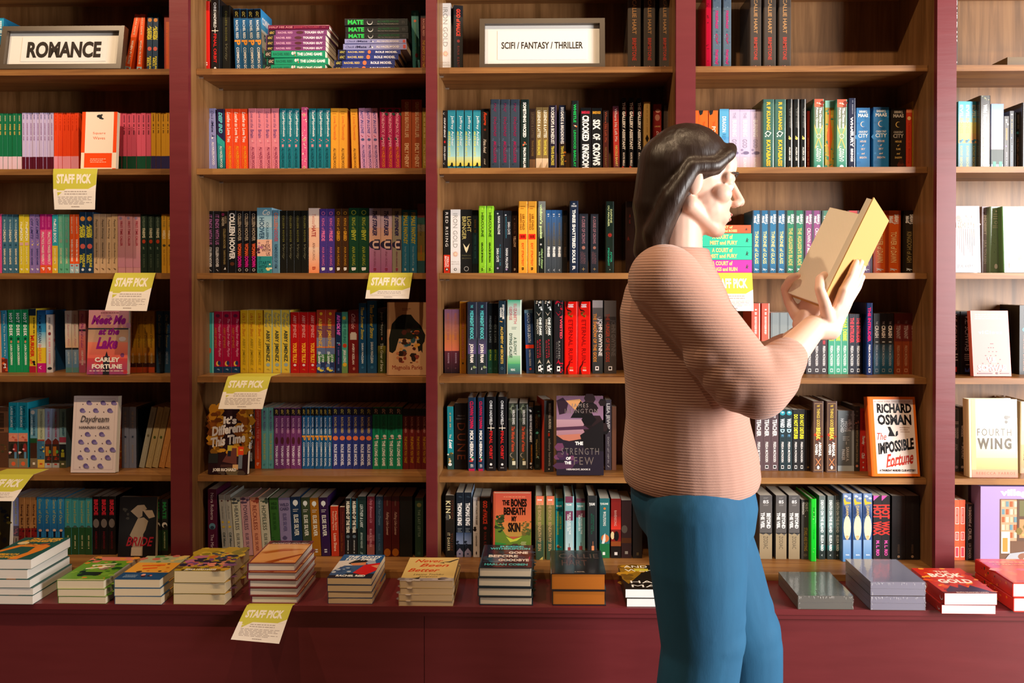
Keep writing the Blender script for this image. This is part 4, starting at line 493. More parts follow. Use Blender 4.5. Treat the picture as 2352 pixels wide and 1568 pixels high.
d('oaf', '4c8870', 'h', 'tall green and red', 'white', 'B|0|.11|d86a50;N|5|.3|.9|.01|.1|.2|e8c0b4,8a3c30;G|.11|.4|7c7c70|7c8c70;G|.4|1|8cae84|3c8c7c;S|.12|.41|The Once and|f4f0e8|.24|.4|B;S|.12|.41|Future Queen|f4f0e8|.24|-.4|B;P|d8b868,.0,.35,.9,.68,.85,.7,0,.4;P|d8b868,.95,.38,.1,.7,.05,.68,.9,.36;E|.5|.52|.26|.26|f0e8c8;E|.5|.52|.2|.2|8ca07c;S|.7|.88|PAULA|f4f0e8|.2|.3;S|.66|.88|LAFFERTY|f4f0e8|.26|-.3;E|.5|.95|.22|.22|f0f0ec')
d('gor', 'b89838', 'p', 'gold and green patterned', '', 'N|46|.05|.95|.02|.98|.16|4a8c68,d8a838,d88a3c,2c7c60;R|.42|.58|.12|.86|e8641c;P|e8641c,.2,.5,.5,.2,.8,.5,.5,.8;B|0|.1|90c8b0')
d('fur', '2c3044', 'h', 'tall navy', 'white', 'Z|.03|.22|x|8c909c|.26|.2;S|.26|.52|WHAT|f0ece8|.44|-.1|B;S|.46|.68|FURY|f4f2ee|.56|0|B;S|.7|.88|BRINGS|f0ece8|.42|0|B;E|.5|.96|.16|.22|b0b4bc')
CC = 'T|.5|.06|.6|.035|SARAH J.|{0}|B;T|.5|.12|.72|.05|MAAS|{0}|B;C|.5|.26|.2|{1};T|.5|.38|.66|.03|CRESCENT|{0}|;T|.5|.44|.72|.06|CITY|{0}|;T|.5|.53|.44|.03|HOUSE|{1}|;T|.5|.59|.14|.03|of|{1}|i;T|.5|.65|.3|.03|{2}|{1}|;T|.5|.72|.24|.03|and|{1}|i;T|.5|.785|.5|.03|{3}|{1}|'
d('cc1', '2578b4', 'p', 'thick bright blue', 'white', 'N|18|.0|1|.05|.98|.14|2c84c0,1f6ca8,3a90cc;'+CC.format('eef4f6', 'f4dccc', 'SKY', 'BREATH'))
d('cc2', '1d1713', 'p', 'thick black', 'cream', 'N|6|.3|1|.84|1|.2|5c2414,3a1c12;'+CC.format('b8ac9c', 'd8b060', 'FLAME', 'SHADOW'))
d('org', 'c2361a', 'p', 'orange red', 'dark red', 'B|0|.06|d87a50;E|.5|.15|.34|.34|e8b878;S|.22|.88|Lessons in Baking|a0240f|.4|0|n')
d('cmu', 'a87a14', 'p', 'tall mustard', 'brown', 'S|.08|.6|A Deadly Passing Murder|5c3c14|.4|0|n;Z|.65|.9|x|80601c|.24|0|n')
for k, b, n1, n2 in (('ac1', 'ec6440', 'A COURT of', 'THORNS and ROSES'), ('ac2', '3ac8a4', 'A COURT of', 'MIST and FURY'), ('ac3', 'd83cac', 'A COURT of', 'WINGS and RUIN')):
    d(k, b, 'p', {'1': 'orange', '2': 'aqua', '3': 'magenta'}[k[2]], 'yellow', f'S|.04|.18|SARAH J.|f4ecd4|.22|.5;S|.04|.18|MAAS|f4ecd4|.22|-.4;S|.34|.68|{n1}|f0d890|.3|.5|B;S|.3|.76|{n2}|f0d890|.28|-.4|B;S|.9|.95|k|3c4c44|.3|0|i')
TG = 'S|.06|.22|SARAH J.|f2eee8|.3|.4|B;S|.09|.2|MAAS|f2eee8|.3|-.4|B;S|%s|%s|%s|%s|.42|0|;S|.92|.97|k|d8e0e4|.5|0|i;R|0|.14|0|1|%s;R|.86|1|0|1|%s'
for k, b, t0, t1, tx, c, e, nm in (('tog', '2f7098', .33, .85, 'THRONE of GLASS', 'e8d488', '3c4c5c', 'steel blue'), ('ass', '2c7c5c', .28, .88, 'THE ASSASSIN\'S BLADE', 'd8b868', '3a4c46', 'green'), ('mdn', '8a4478', .28, .88, 'CROWN of MIDNIGHT', 'e4d0cc', '544856', 'purple'), ('hof', '4a7c64', .42, .85, 'HEIR of FIRE', 'b0c070', '3c5048', 'sage'), ('qos', 'c83838', .42, .88, 'QUEEN of SHADOWS', 'e8c0a0', '5c3838', 'red'), ('eos', '6a4c78', .4, .88, 'EMPIRE of STORMS', 'd8c49c', '44384c', 'mauve'), ('tod', 'd85a18', .34, .83, 'TOWER of DAWN', 'f0c080', 'a8380f', 'orange'), ('koa', '2a2014', .34, .83, 'KINGDOM of ASH', '8c7848', '14110c', 'black')):
    d(k, b, 'p', nm, {'tog': 'yellow', 'koa': 'tan', 'tod': 'gold'}.get(k, 'white'), TG % (t0, t1, tx, c, e, e))
d('trg', 'e06450', 'p', 'coral', 'white', 'Z|.08|.44|x|f4dcd4|.36|0|n;R|.86|1|0|1|ecc0b4')
d('gry', '8c9494', 'p', 'short grey', '', 'R|.1|.2|0|1|70787a')
d('fmb', '3a3438', 'p', 'charcoal', 'white', 'Z|.2|.5|x|c83a44|.5;S|.53|.86|FREIDA MCFADDEN|ece4e0|.34;R|.3|.7|.91|.965|e4e0dc;R|.36|.64|.92|.955|3a3438')
d('deb', '3a9878', 'p', 'mint green', 'yellow', 'S|.08|.45|DEAR DEBBIE|c8dc4c|.56|0|B;S|.53|.86|FREIDA MCFADDEN|ecf4ec|.4;R|.3|.7|.91|.965|dcece4;R|.36|.64|.92|.955|3a9878;R|.9|1|0|1|9cd0bc')
d('int', '16182a', 'p', 'black', 'red', 'S|.06|.48|THE INTRUDER|e83444|.56|0|B;S|.53|.86|FREIDA MCFADDEN|f0ece8|.42;R|.3|.7|.91|.965|f0ece8;R|.36|.64|.92|.955|16182a')
d('inh', '142a5c', 'h', 'tall navy', 'bright pink', 'S|.06|.54|THE INTRUDER|e8206c|.56|-.1|B;S|.58|.88|FREIDA MCFADDEN|f4f0f4|.4;R|.3|.7|.91|.965|f0ece8;R|.36|.64|.92|.955|142a5c')
d('crs', '2e2c2e', 'p', 'black and blue', 'white', 'G|.5|.75|2c3c48|3c6c88;G|.75|1|2c6484|1c5068;S|.13|.18|THE|d8d0c8|.3;S|.2|.4|CRASH|ece0d4|.5|0|B;R|.3|.7|.46|.48|c8c8c4;S|.52|.86|FREIDA MCFADDEN|b0b8c0|.34;R|.3|.7|.91|.965|98a0a4;R|.36|.64|.92|.955|1c5068')
d('ten', '8a3a1c', 'p', 'rust', 'grey', 'B|0|.46|6a2420;S|.12|.17|THE|a08078|.3;S|.2|.42|TENANT|a8948c|.5;S|.53|.86|FREIDA MCFADDEN|c08864|.34;R|.3|.7|.91|.965|c8906c;R|.36|.64|.92|.955|8a3a1c')  # band over the upper part paints the shelf's shadow onto the spine
FM = ';S|.53|.86|FREIDA MCFADDEN|ecE8e4|.34;R|.3|.7|.91|.965|ece8e4;R|.36|.64|.92|.955|1c1c1e'
d('tea', '5c484c', 'p', 'brown grey', 'white', 'S|.1|.14|THE|e4dcd8|.26;S|.16|.44|TEACHER|ecE4e0|.5|0|B'+FM)
d('wad', '1f3238', 'p', 'dark teal', 'white', 'E|.5|.06|.4|.36|2c9cac;E|.5|.05|.2|.14|c0f0f0;S|.15|.3|WARD|eef6f6|.6|0|B;S|.32|.38|D|bcE4f0|.6|0|B;S|.41|.45|E|5c94b8|.36'+FM)
d('dnd', '1f1f21', 'p', 'black', 'yellow', 'S|.08|.48|DO NOT DISTURB|e8e02c|.6|0|B'+FM)
d('nvl', '1d1414', 'p', 'dark brown', 'faint', 'S|.1|.35|NEVER LIE|4c4440|.4|0|n;S|.6|.85|WOODS|4c3a2c|.3|0|n;E|.5|.94|.2|.16|8a6a34')
d('ttg', '5c463e', 'h', 'brown', 'gold and white', 'R|.06|.94|.03|.035|c8a070;R|.06|.94|.965|.97|c8a070;R|.06|.08|.03|.97|c8a070;R|.92|.94|.03|.97|c8a070;N|8|.1|.9|.42|.62|.2|b8402a,8a3424,d85a34;S|.05|.08|THE|e8c050|.3;S|.1|.36|THINGS GODS|e4c458|.34;S|.37|.54|BREAK|ecc850|.44|0|B;S|.57|.78|ABIGAIL|f4ece4|.28|.4|B;S|.6|.75|OWEN|f4ece4|.28|-.4|B;P|d88a5c,.2,.81,.24,.8,.8,.9,.76,.91;P|d88a5c,.8,.81,.76,.8,.2,.9,.24,.91;E|.5|.93|.14|.2|f0ece4')
d('wmh', '6c7476', 'p', 'thick silver grey', 'white', 'N|18|.5|1|.02|.3|.1|9aa4a8,808a8c,c8d0d4;R|.86|1|0|1|a8b4b8;B|.91|1|c4d4d8;S|.14|.34|WHEN THE|e8ecec|.18|.4;S|.13|.36|HATCHED|e8ecec|.2|-.45;S|.18|.34|MOON|e8ecec|.2|0;L|.3|.7|.42|.5|3|dce4e4;R|.5|.54|.51|.56|e4e8e8;S|.6|.84|SARAH A.|e8ecec|.18|.2;S|.64|.82|PARKER|e8ecec|.2|-.3')
d('wws', '3c3a36', 'p', 'dark grey', 'gold', 'L|.3|.7|.05|.18|2|7a7060;N|3|.3|.7|.22|.27|.2|d88a64;S|.28|.86|THE WITCH OF WILLOW SOUND|a89870|.36;E|.5|.92|.24|.24|e89a78')
d('osm', 'e2382e', 'p', 'bright red', 'white script', 'S|.05|.34|RICHARD OSMAN|8c1c1c|.3|0|n;S|.44|.58|Thursday|f8e8e0|.46|0|iB;S|.6|.7|Murder|a82c2c|.34|0|n;S|.71|.8|Club|f8e8e0|.46|0|iB;E|.5|.86|.12|.12|f4d8c0;E|.5|.94|.12|.16|f4e8e0')
d('imp', 'e0641c', 'h', 'orange and cream', 'black', '', 'R|0|1|0|1|e8701c;R|.08|.95|.035|.965|f0ded2;T|.5|.06|.8|.02|#1 NEW YORK TIMES BESTSELLER|a87a6c|n;T|.53|.145|.76|.11|RiCHARD|141012|B;T|.52|.29|.74|.12|OSMAN|141012|B;P|141012,.36,.38,.42,.38,.46,.43,.5,.48,.52,.5,.52,.5,.36,.5,.4,.44;P|141012,.52,.5,.54,.44,.58,.43,.58,.48,.54,.5;L|.62|.84|.38|.46|3|b08a78;T|.22|.5|.2|.09|The|b02c20|in;T|.52|.62|.78|.13|IMPOSS!BLE|141012|Bs;T|.58|.78|.6|.16|Fortune|c0301c|is;P|c0301c,.3,.87,.82,.8,.84,.81,.32,.885;T|.52|.925|.78|.025|A THURSDAY MURDER CLUB MYSTERY|2a1c1c|B')
d('btv', '5c5856', 'p', 'dark grey', 'white', 'T|.5|.1|.46|.05|85|ece8e4|;L|.3|.7|.03|.06|2|a8a4a0;L|.3|.7|.14|.17|2|a8a4a0;S|.28|.52|BEYOND|f2eee8|.3|.45|B;S|.27|.52|THE VEIL|f2eee8|.28|-.5|B;B|.6|1|9c8a6c;P|5c5856,0,.59,.3,.62,.5,.59,.8,.63,1,.59,1,.6,0,.6;S|.64|.84|ZODIAC|54493c|.36|0|n')
d('chl', '4a4845', 'p', 'charcoal', 'gold', 'S|.04|.2|CHLOE C.|ece8e0|.3|.3;S|.04|.25|PENARANDA|ece8e0|.28|-.5;E|.5|.28|.06|.06|e8e4dc;S|.47|.86|STARS ARE DYING|c8a854|.4|.1;E|.5|.93|.24|.2|70685c')
d('grn', '18c02c', 'h', 'vivid green', 'dark', 'N|6|.35|.7|.06|.4|.14|8ac878,c0c890;S|.14|.3|HUN|0c6a18|.36|.1;S|.48|.64|TING|0ca020|.3|.1;N|3|.35|.7|.76|.86|.14|a0c880')
d('doi', '586460', 'p', 'slate green', 'white', 'G|0|.5|6a706c|6c8c8c;G|.5|.78|5c7474|4a5654;G|.78|.86|2c6a68|24504c;B|.86|1|25302f;S|.07|.58|DEATH ON THE ISLAND|f0f2ec|.44|0|B;S|.62|.87|ELIZA REID|f0f2ec|.38|0|B;S|.92|.95|v|c0c8c4|.3')
d('daw', '3c5c8c', 'h', 'cream and blue', 'yellow', 'G|0|.36|7c94b8|24406c;N|3|.1|.9|.03|.08|.2|dce8f4;P|e0b83c,.05,.1,.2,.06,.4,.12,1,.13,1,.15,.5,.16,.2,.17;E|.55|.5|.48|1.6|f0e4bc;P|24406c,.05,.16,.5,.26,.2,.32,.05,.3;S|.18|.34|DAWN|d8b868|.34|.1;S|.36|.6|OF THE FIRE|d0c8b0|.32|.1|n;S|.62|.76|BIRD|d0984c|.34|.1;G|.68|1|8cacd0|4a84bc;T|.6|.9|.5|.02|MARA|e8f0f4|')
d('wax', '262528', 'p', 'black', 'large red', 'P|e85ab0,0,0,.7,0,0,.08;S|.14|.36|HOT|f03a30|.9|0|B;S|.4|.62|WAX|f03a30|.9|0|B;S|.7|.94|M. L. RIO|ec5ab0|.36|.1|B')
d('bk2', '131314', 'p', 'thick black', 'faint', 'Z|.1|.7|x|24221f|.2|0|n;Z|.76|.9|x|4c3c30|.2|0|n;E|.5|.95|.1|.1|a88a6c')
# far-right bay
d('e5a', '52443c', 'p', 'grey brown', 'white', 'S|.05|.3|ONE|f0ece4|.6;S|.34|.6|DAY|f0ece4|.6;E|.5|.86|.3|.3|ece8e0')
d('evl', '2f8cac', 'p', 'cyan and yellow', 'yellow', 'G|0|.3|3cb4d8|8cd0d8;G|.3|.6|d8d87c|ecA864;G|.6|1|5c98a0|6a8490;S|.05|.24|EVIL|e8ecd0|.5;S|.24|.46|BONES|e4dc5c|.5;N|4|.2|.8|.5|.6|.2|2c8cac,3c5c6c;S|.64|.94|KATHY REICHS|e4d878|.36;E|.5|.98|.14|.14|e4e8e8')
d('wrv', '37322c', 'h', 'tall dark brown', 'cream and gold', 'N|8|.05|.95|.01|.1|.12|8a9068,a89c70,54583c;S|.12|.5|Wild Reverence|ecf0dc|.4|0|B;R|.2|.8|.52|.523|8c8474;S|.56|.9|Rebecca Ross|d8a868|.4|0|B;N|8|.05|.95|.92|.99|.12|8a9068,e4dcc0')
d('pbl', 'a4b4e0', 'p', 'pale periwinkle', '', 'G|0|.3|7c9cdc|b0b8e4;G|.3|.68|c8c0dc|c8a4ac;B|.68|.9|303c34;R|.3|.8|.86|.94|3ca084;B|.94|1|c8ccd4;S|.1|.5|ON A SUMMER|b4bce4|.34|0|n')
d('gl1', '4c4846', 'p', 'short charcoal', 'orange', 'N|5|.3|.8|.05|.16|.2|b8b4b0;Z|.22|.44|x|d08c4c|.44;E|.4|.55|.16|.16|8c74a8;Z|.66|.92|x|9c98a0|.3;E|.4|.98|.2|.14|e8e4e0')
d('gl2', '45454a', 'p', 'grey', 'tan', 'E|.5|.06|.3|.16|a8a4a0;Z|.14|.38|x|a0906c|.34;E|.4|.45|.16|.16|7488c0;Z|.54|.95|x|8ca0b4|.3;E|.4|.98|.2|.14|e8e4e0')
d('bk5', '14110f', 'p', 'black', 'brown', 'Z|.04|.28|x|6a5a50|.3;E|.5|.35|.3|.2|2c6a70;S|.42|.95|THE NIGHT DARLINGS|84604c|.34')
d('dk5', '34302e', 'h', 'dark grey', 'orange', 'R|.1|.9|.24|.32|e0683c')
d('hof1', 'b8b2b8', 'h', 'silver grey', 'gold', '', 'R|0|1|0|1|b9b3ba;N|22|.25|.95|.15|.32|.09|a89088,b09c94;'+''.join(f'R|{.24+i*.07:.2f}|{.265+i*.07:.3f}|.34|{.6+.05*(i%4):.2f}|a08c8c;R|{.26+i*.07:.2f}|{.295+i*.07:.3f}|.35|{.45+.03*(i%3):.2f}|e8d8a8;' for i in range(9))+'N|5|.4|.9|.05|.18|.04|f0e8dc;T|.36|.22|.2|.04|THE|f0e4c8|;T|.55|.285|.66|.075|HOBBIT|f0e4c0|B;T|.55|.9|.6|.045|J.R.R. TOLKIEN|f0e8dc|')
d('hob2', 'b8a8b0', 'p', 'lilac grey', 'white', 'N|4|.2|.8|.06|.14|.2|8a6a74;S|.13|.43|HOBBIT|f4ece4|.4|0|B;S|.5|.86|J.R.R. TOLKIEN|f4ece4|.34|0|B')
d('hob3', '86a07c', 'h', 'pale green', 'cream', 'E|.5|.07|.08|.08|ecE8d0;L|.2|.8|.1|.2|3|e8e4c8;E|.5|.24|.16|.16|e4e0c4;E|.5|.24|.12|.12|86a07c;L|.15|.85|.28|.33|2|e8e4c8;N|10|.0|.5|.42|.72|.03|54684c;E|.5|.9|.16|.26|f0ece0')
d('felf', '5a7c4a', 'h', 'green', 'gold', '', 'R|.1|.95|.07|.95|567846;R|.12|.93|.08|.22|3c5048;R|.1|.11|.07|.95|c8b068;R|.94|.95|.07|.95|c8b068;'+''.join(f'P|c8b468,{.12+i*.09:.2f},.56,{.15+i*.09:.2f},{.14+.06*(i%3):.2f},{.165+i*.09:.3f},{.14+.06*(i%3):.2f},{.16+i*.09:.2f},.55;' for i in range(9))+'P|c8b468,.1,.56,.5,.52,.95,.48,.95,.5,.5,.54,.1,.575;T|.55|.57|.14|.035|THE|d8c888|;T|.52|.635|.76|.045|FELLOWSHIP|d8c888|;T|.53|.7|.2|.035|OF THE|d8c888|;T|.52|.775|.5|.08|RING|d8b464|;R|.11|.94|.85|.93|2c3438;T|.5|.89|.7|.04|J.R.R. TOLKIEN|4c5a60|')
d('ve1', '19191c', 'p', 'black', 'pink', 'S|.04|.62|V.E. SCHWAB|d8a8a4|.4|0|n;L|.2|.8|.66|.8|3|e8e0e0;R|.3|.7|.88|.96|e83c3c')
d('ve2', '181a20', 'p', 'black', 'white', 'S|.06|.63|V.E. SCHWAB|c8ccdc|.42|.1|n;L|.3|.8|.67|.79|4|ece8e8;L|.4|.7|.835|.86|1|e8e4e4;R|.35|.7|.885|.96|4c70d0;P|181a20,.35,.885,.7,.885,.5,.94')
d('vic', 'ec7c74', 'p', 'coral pink', 'white', '', 'R|0|1|0|1|f0827a;L|.1|.92|.05|.14|3|f8ccc4;T|.5|.33|.62|.05|viCious|fbeee8|w;'+''.join(f'R|{.5-.4*(y-.45)/.55+.8*(y-.45)/.55*k/5:.3f}|{.53-.4*(y-.45)/.55+.8*(y-.45)/.55*k/5:.3f}|{y:.3f}|{y+.012:.3f}|5c2c2c;' for j, y in enumerate((.5, .56, .62, .68, .74, .8, .86, .92)) for k in range(6) if (k+j) % 2)+'T|.5|.75|.24|.07|V.E.|fdf4ee|B;T|.5|.87|.76|.08|SCHWAB|fdf4ee|B;R|.1|.5|.95|.965|4c2424;E|.62|.955|.03|.03|4c2424;R|.7|.94|.95|.962|4c2424')
d('dp1', '5c6468', 'p', 'slate grey', 'white', 'S|.2|.24|II|d8dcdc|.6;S|.3|.48|HARPER|dce0e0|.26|.3|B;S|.3|.46|WOODS|dce0e0|.26|-.4|B;S|.56|.66|BOND|c8ccd0|.36|0|i;E|.5|.93|.26|.26|c0b8c8')
d('dp2', '46484a', 'p', 'dark slate', 'white', 'S|.26|.46|HARPER|ece8e4|.3|.5|B;S|.28|.46|WOODS|ece8e4|.3|-.3|B;S|.54|.58|THE|d8d8d4|.2;S|.6|.8|BOUND|ece8e4|.44|0|i;E|.4|.93|.24|.24|e8e4e0')
d('fwf', 'f2dfbc', 'h', 'cream and gold', 'grey', '', 'G|0|.35|fdf4e4|fbf0d8;G|.35|.75|fbf0d8|f6dca4;G|.75|.9|f4d08c|ecae7c;G|.9|1|e8a080|d88878;R|0|.1|0|.9|ecc88c;E|.55|.42|.34|.34|f4e6c8;E|.56|.42|.33|.33|f9ecd2;N|4|.72|.82|.22|.3|.05|5c5448;T|.5|.42|.74|.095|FOURTH|6c6458|nw;T|.5|.565|.74|.13|WING|6c6458|Bw;R|.3|.75|.9|.902|c89c74;T|.52|.945|.84|.035|REBECCA YARROS|c07c68|nw')
d('fws', 'f0d8a8', 'h', 'cream', 'brown', 'G|0|.4|f8e8c4|f4e0b4;G|.6|1|ecc88c|d88c70;S|.1|.3|YARROS|d0b088|.3|0|n;S|.68|.82|WING|5c4c3c|.4', '')
d('orb', 'ee5a34', 'p', 'orange red', 'white framed', 'R|.2|.86|.12|.4|f8d8cc;R|.28|.78|.13|.39|e8503c;R|.2|.86|.53|.67|f8d8cc;R|.28|.78|.54|.66|e84c44;R|.2|.86|.78|.95|f8d8cc;R|.28|.78|.79|.94|e0404c;Z|.15|.37|x|f8b0a0|.2;Z|.56|.64|x|f8b0a0|.2')
d('liv', '1b1817', 'p', 'black', 'white', 'S|.04|.09|THE|d8d0c8|.3;S|.1|.4|SHADOWS of|ecE4dc|.36;S|.43|.64|CRUEL|ece4dc|.4;S|.7|.97|LIV ZANDER|d4ccc4|.34|0|n')
# ------------------------------------------------------------------ which book stands where (positions measured on the shelves)
a = (0, 0, 5.88)
row(1, 1, 0, 0, 5.88, [(1, -40, 58, 245, 'cy'), (1, 1662, 1745, 205, 'wir', 11), (1, 1838, 1908, 196, 'wir', 4), (2, 1978, 2128, 178, 'aus', 1), (1, 2218, 2298, 215, 'rst')])
row(1, 2, 0, 220, 5.88, [(5, -22, 295, 237, 'gpo'), (9, 300, 726, 230, 'lpo'), (6, 730, 1066, 228, 'opo'), (7, 1580, 2040, 232, 'ppo'), (4, 2042, 2302, 226, 'mpo')])
row(1, 3, 0, 460, 5.88, [(1, -30, 24, 184, 'pk1'), (3, 30, 250, 190, 'dre'), (2, 258, 396, 192, 'mat'), (2, 401, 540, 190, 'off'), (2, 543, 704, 188, 'pmp'), (1, 707, 786, 194, 'rul'), (2, 790, 938, 190, 'che'), (2, 943, 1070, 190, 'wir'), (2, 1074, 1258, 158, 'aus'), (4, 1266, 1590, 184, 'ppl'), (3, 1593, 1896, 184, 'ftc'), (3, 1900, 2176, 190, 'llf'), (2, 2182, 2330, 186, 'itw')])
row(1, 4, 0, 690, 5.88, [(1, -80, 24, 150, 'pea'), (1, 28, 110, 136, 'tys', -1.5), (3, 116, 394, 128, 'hot', -1), (1, 398, 492, 110, 'mur'), (1, 506, 628, 132, 'pal'), (1, 634, 712, 190, 'whi', 0, 24), (2, 890, 1066, 138, 'esa', -1), (1, 1070, 1160, 138, 'mms'), (4, 1756, 2090, 142, 'ogs'), (2, 2112, 2302, 142, 'oth')])
row(1, 5, 0, 890, 5.88, [(1, -60, 116, 262, 'brw'), (2, 120, 376, 200, 'lau'), (1, 410, 505, 285, 'dh1'), (1, 508, 605, 288, 'dh2'), (2, 608, 800, 284, 'dh3'), (1, 804, 896, 286, 'dh4'), (1, 1546, 1640, 264, 'yag'), (2, 1648, 1840, 260, 'sla'), (1, 1846, 1866, 280, 'nvp'), (1, 1872, 1950, 270, 'ln1', 12), (2, 1962, 2130, 270, 'ln2', 12), (2, 2140, 2306, 270, 'ln3', 12)])
row(1, 6, 0, 1080, 5.88, [(2, 108, 256, 366, 'wil'), (3, 258, 496, 364, 'red'), (4, 500, 872, 360, 'cha'), (4, 876, 1246, 370, 'tgr'), (3, 1250, 1560, 352, 'bri'), (2, 2084, 2270, 390, 'mte')])
faceout(1, 2, 186, 267, 258, 'sqw', .016, 4, .085)
faceout(1, 4, 198.5, 291, 713, 'mml', .02, 4, .085)
faceout(1, 5, 160.5, 263, 911, 'day', .022, 5, .07)
faceout(1, 6, 268, 354, 1142, 'brf', .02, 5, .06)
faceout(1, 6, -50, 17, 1150, 'olv', .02, 5, .06)
row(2, 1, 430, 0, 7.84, [(1, 206, 404, 22, 'mag'), (1, 422, 586, -20, 'fin'), (1, 634, 774, 100, 'ver'), (4, 870, 1365, 162, 'com', -2)])
row(2, 1, 700, 0, 7.84, [(1, 1945, 2080, 195, 'tlv', -1.5), (1, 2085, 2200, 180, 'sho')])
row(2, 2, 430, 210, 7.84, [(2, 312, 535, 306, 'chk', -1.5), (1, 550, 690, 318, 'dee', -1), (3, 696, 1100, 314, 'loa', -.7), (4, 1112, 1660, 306, 'lob', -.5), (3, 1666, 2018, 308, 'hyp'), (1, 2056, 2160, 284, 'flo'), (1, 2190, 2325, 308, 'hyp')])
row(2, 2, 700, 210, 7.84, [(2, 216, 462, 308, 'hyp'), (2, 468, 764, 304, 'lth'), (1, 850, 976, 318, 'lth', -1.5), (3, 1010, 1346, 302, 'nil', -2), (3, 1350, 1728, 296, 'pro'), (2, 1738, 2108, 148, 'gbb'), (1, 2116, 2200, 296, 'fst')])
row(2, 3, 430, 450, 7.84, [(2, 358, 602, 272, 'iew'), (1, 606, 742, 278, 'nev'), (1, 746, 880, 262, 'col'), (3, 884, 1256, 270, 'wom'), (1, 1260, 1530, 212, 'box'), (1, 1536, 1668, 256, 'rem'), (4, 1674, 2180, 264, 'ver')])
row(2, 3, 700, 450, 7.84, [(1, 72, 262, 220, 'hat'), (2, 267, 542, 232, 'kpr'), (2, 546, 790, 228, 'kgr'), (2, 794, 1154, 216, 'kev'), (2, 1162, 1572, 222, 'stk'), (1, 1575, 1742, 226, 'def'), (2, 1748, 2026, 252, 'fem'), (1, 2030, 2164, 140, 'mul')])
row(2, 4, 430, 680, 7.84, [(1, 320, 480, 296, 'tur'), (3, 485, 952, 276, 'hea'), (3, 958, 1374, 252, 'lts'), (3, 1380, 1856, 252, 'pow'), (3, 1862, 2336, 290, 'ytr')])
row(2, 4, 700, 680, 7.84, [(2, 214, 544, 248, 'jfs'), (1, 556, 664, 292, 'rev'), (1, 668, 776, 284, 'jan'), (1, 786, 968, 252, 'ofs'), (1, 972, 1112, 124, 'tss'), (1, 1124, 1300, 78, 'tss'), (1, 1316, 1462, 214, 'joj')])
faceout(2, 4, 888, 979, 695, 'mpf', .022, 3, .085)
row(2, 5, 430, 900, 7.84, [(1, 1094, 1216, 270, 'idt'), (1, 1220, 1332, 300, 'dai'), (2, 1338, 1562, 280, 'mal'), (5, 1564, 2062, 286, 'tou')])
row(2, 5, 700, 900, 7.84, [(7, -51, 490, 272, 'com'), (6, 496, 1216, 276, 'rol'), (4, 1220, 1760, 272, 'lon'), (4, 1764, 2210, 300, 'sho')])
faceout(2, 5, 476, 567, 934, 'idf', .018, 8, .055)
row(2, 6, 430, 1100, 7.84, [(1, 372, 536, 178, 'nor'), (2, 640, 858, 285, 'otm', -4), (1, 866, 1022, 336, 'hl1', -4), (1, 1026, 1190, 326, 'hl2', -4), (1, 1196, 1356, 330, 'hl3', -4), (1, 1360, 1522, 336, 'hl4', -4), (1, 1528, 1690, 340, 'wsd', -3), (1, 1694, 1900, 340, 'wcd', -3), (1, 1910, 2090, 322, 'es1', -3)])
row(2, 6, 700, 1100, 7.84, [(1, -18, 136, 332, 'es2', -3), (1, 142, 298, 340, 'es3', -3), (1, 306, 466, 334, 'es4', -3), (1, 482, 622, 490, 'map', -1.5), (1, 626, 722, 500, 'map2'), (2, 726, 946, 346, 'hus'), (1, 952, 1100, 312, 'lea'), (1, 1122, 1258, 312, 'obu'), (1, 1278, 1410, 312, 'oyd'), (2, 1416, 1706, 310, 'fal'), (1, 1710, 1940, 310, 'blk'), (1, 1984, 2136, 338, 'tll')])
row(3, 1, 1000, 0, 7.84, [(1, 88, 278, 60, 'iro'), (1, 330, 500, 100, 'gom', 0, 16)])
row(3, 1, 1290, 0, 7.84, [(1, 1188, 1432, -260, 'brm'), (1, 1478, 1690, -260, 'brm'), (1, 1760, 1955, -260, 'brm')])
row(3, 2, 1000, 210, 7.84, [(1, 130, 210, 345, 'cou'), (1, 220, 364, 340, 'jef'), (1, 376, 514, 340, 'jef'), (1, 526, 664, 340, 'jef'), (1, 678, 818, 340, 'jef'), (1, 826, 962, 316, 'rou'), (3, 985, 1522, 142, 'mgn'), (1, 1526, 1690, 146, 'swk'), (1, 1696, 1804, 312, 'll2'), (2, 1810, 2036, 286, 'leg'), (1, 2046, 2180, 252, 'bon'), (1, 2224, 2350, 250, 'bdk')])
row(3, 2, 1290, 210, 7.84, [(1, 170, 306, 168, 'whs'), (1, 338, 528, 296, 'crk'), (1, 538, 722, 300, 'six'), (1, 745, 848, 342, 'wh1'), (1, 940, 1048, 266, 'wh2', -1), (1, 1080, 1160, 118, 'gal'), (1, 1212, 1298, 118, 'gal'), (1, 1360, 1438, 122, 'gal'), (1, 1478, 1600, 190, 'gld'), (1, 1648, 1798, 230, 'dau'), (1, 1838, 1978, 250, 'dkb')])
row(3, 3, 1000, 450, 7.84, [(1, 150, 266, 250, 'rdr'), (1, 272, 452, 244, 'iro'), (1, 458, 660, 246, 'lbr'), (1, 666, 768, 256, 'dkt'), (2, 776, 1050, 180, 'her'), (1, 1062, 1214, 262, 'nan'), (1, 1220, 1372, 266, 'sar'), (1, 1380, 1478, 272, 'kiy'), (2, 1492, 1826, 95, 'lee'), (1, 1836, 1986, 96, 'wid'), (3, 1990, 2284, 254, 'pir'), (1, 2290, 2380, 260, 'pi2')])
row(3, 3, 1200, 450, 7.84, [(1, 845, 1008, 90, 'thr'), (1, 1018, 1180, 322, 'cur'), (1, 1226, 1366, 326, 'cur'), (1, 1496, 1654, 98, 'daf'), (1, 1856, 2040, 98, 'aea')])
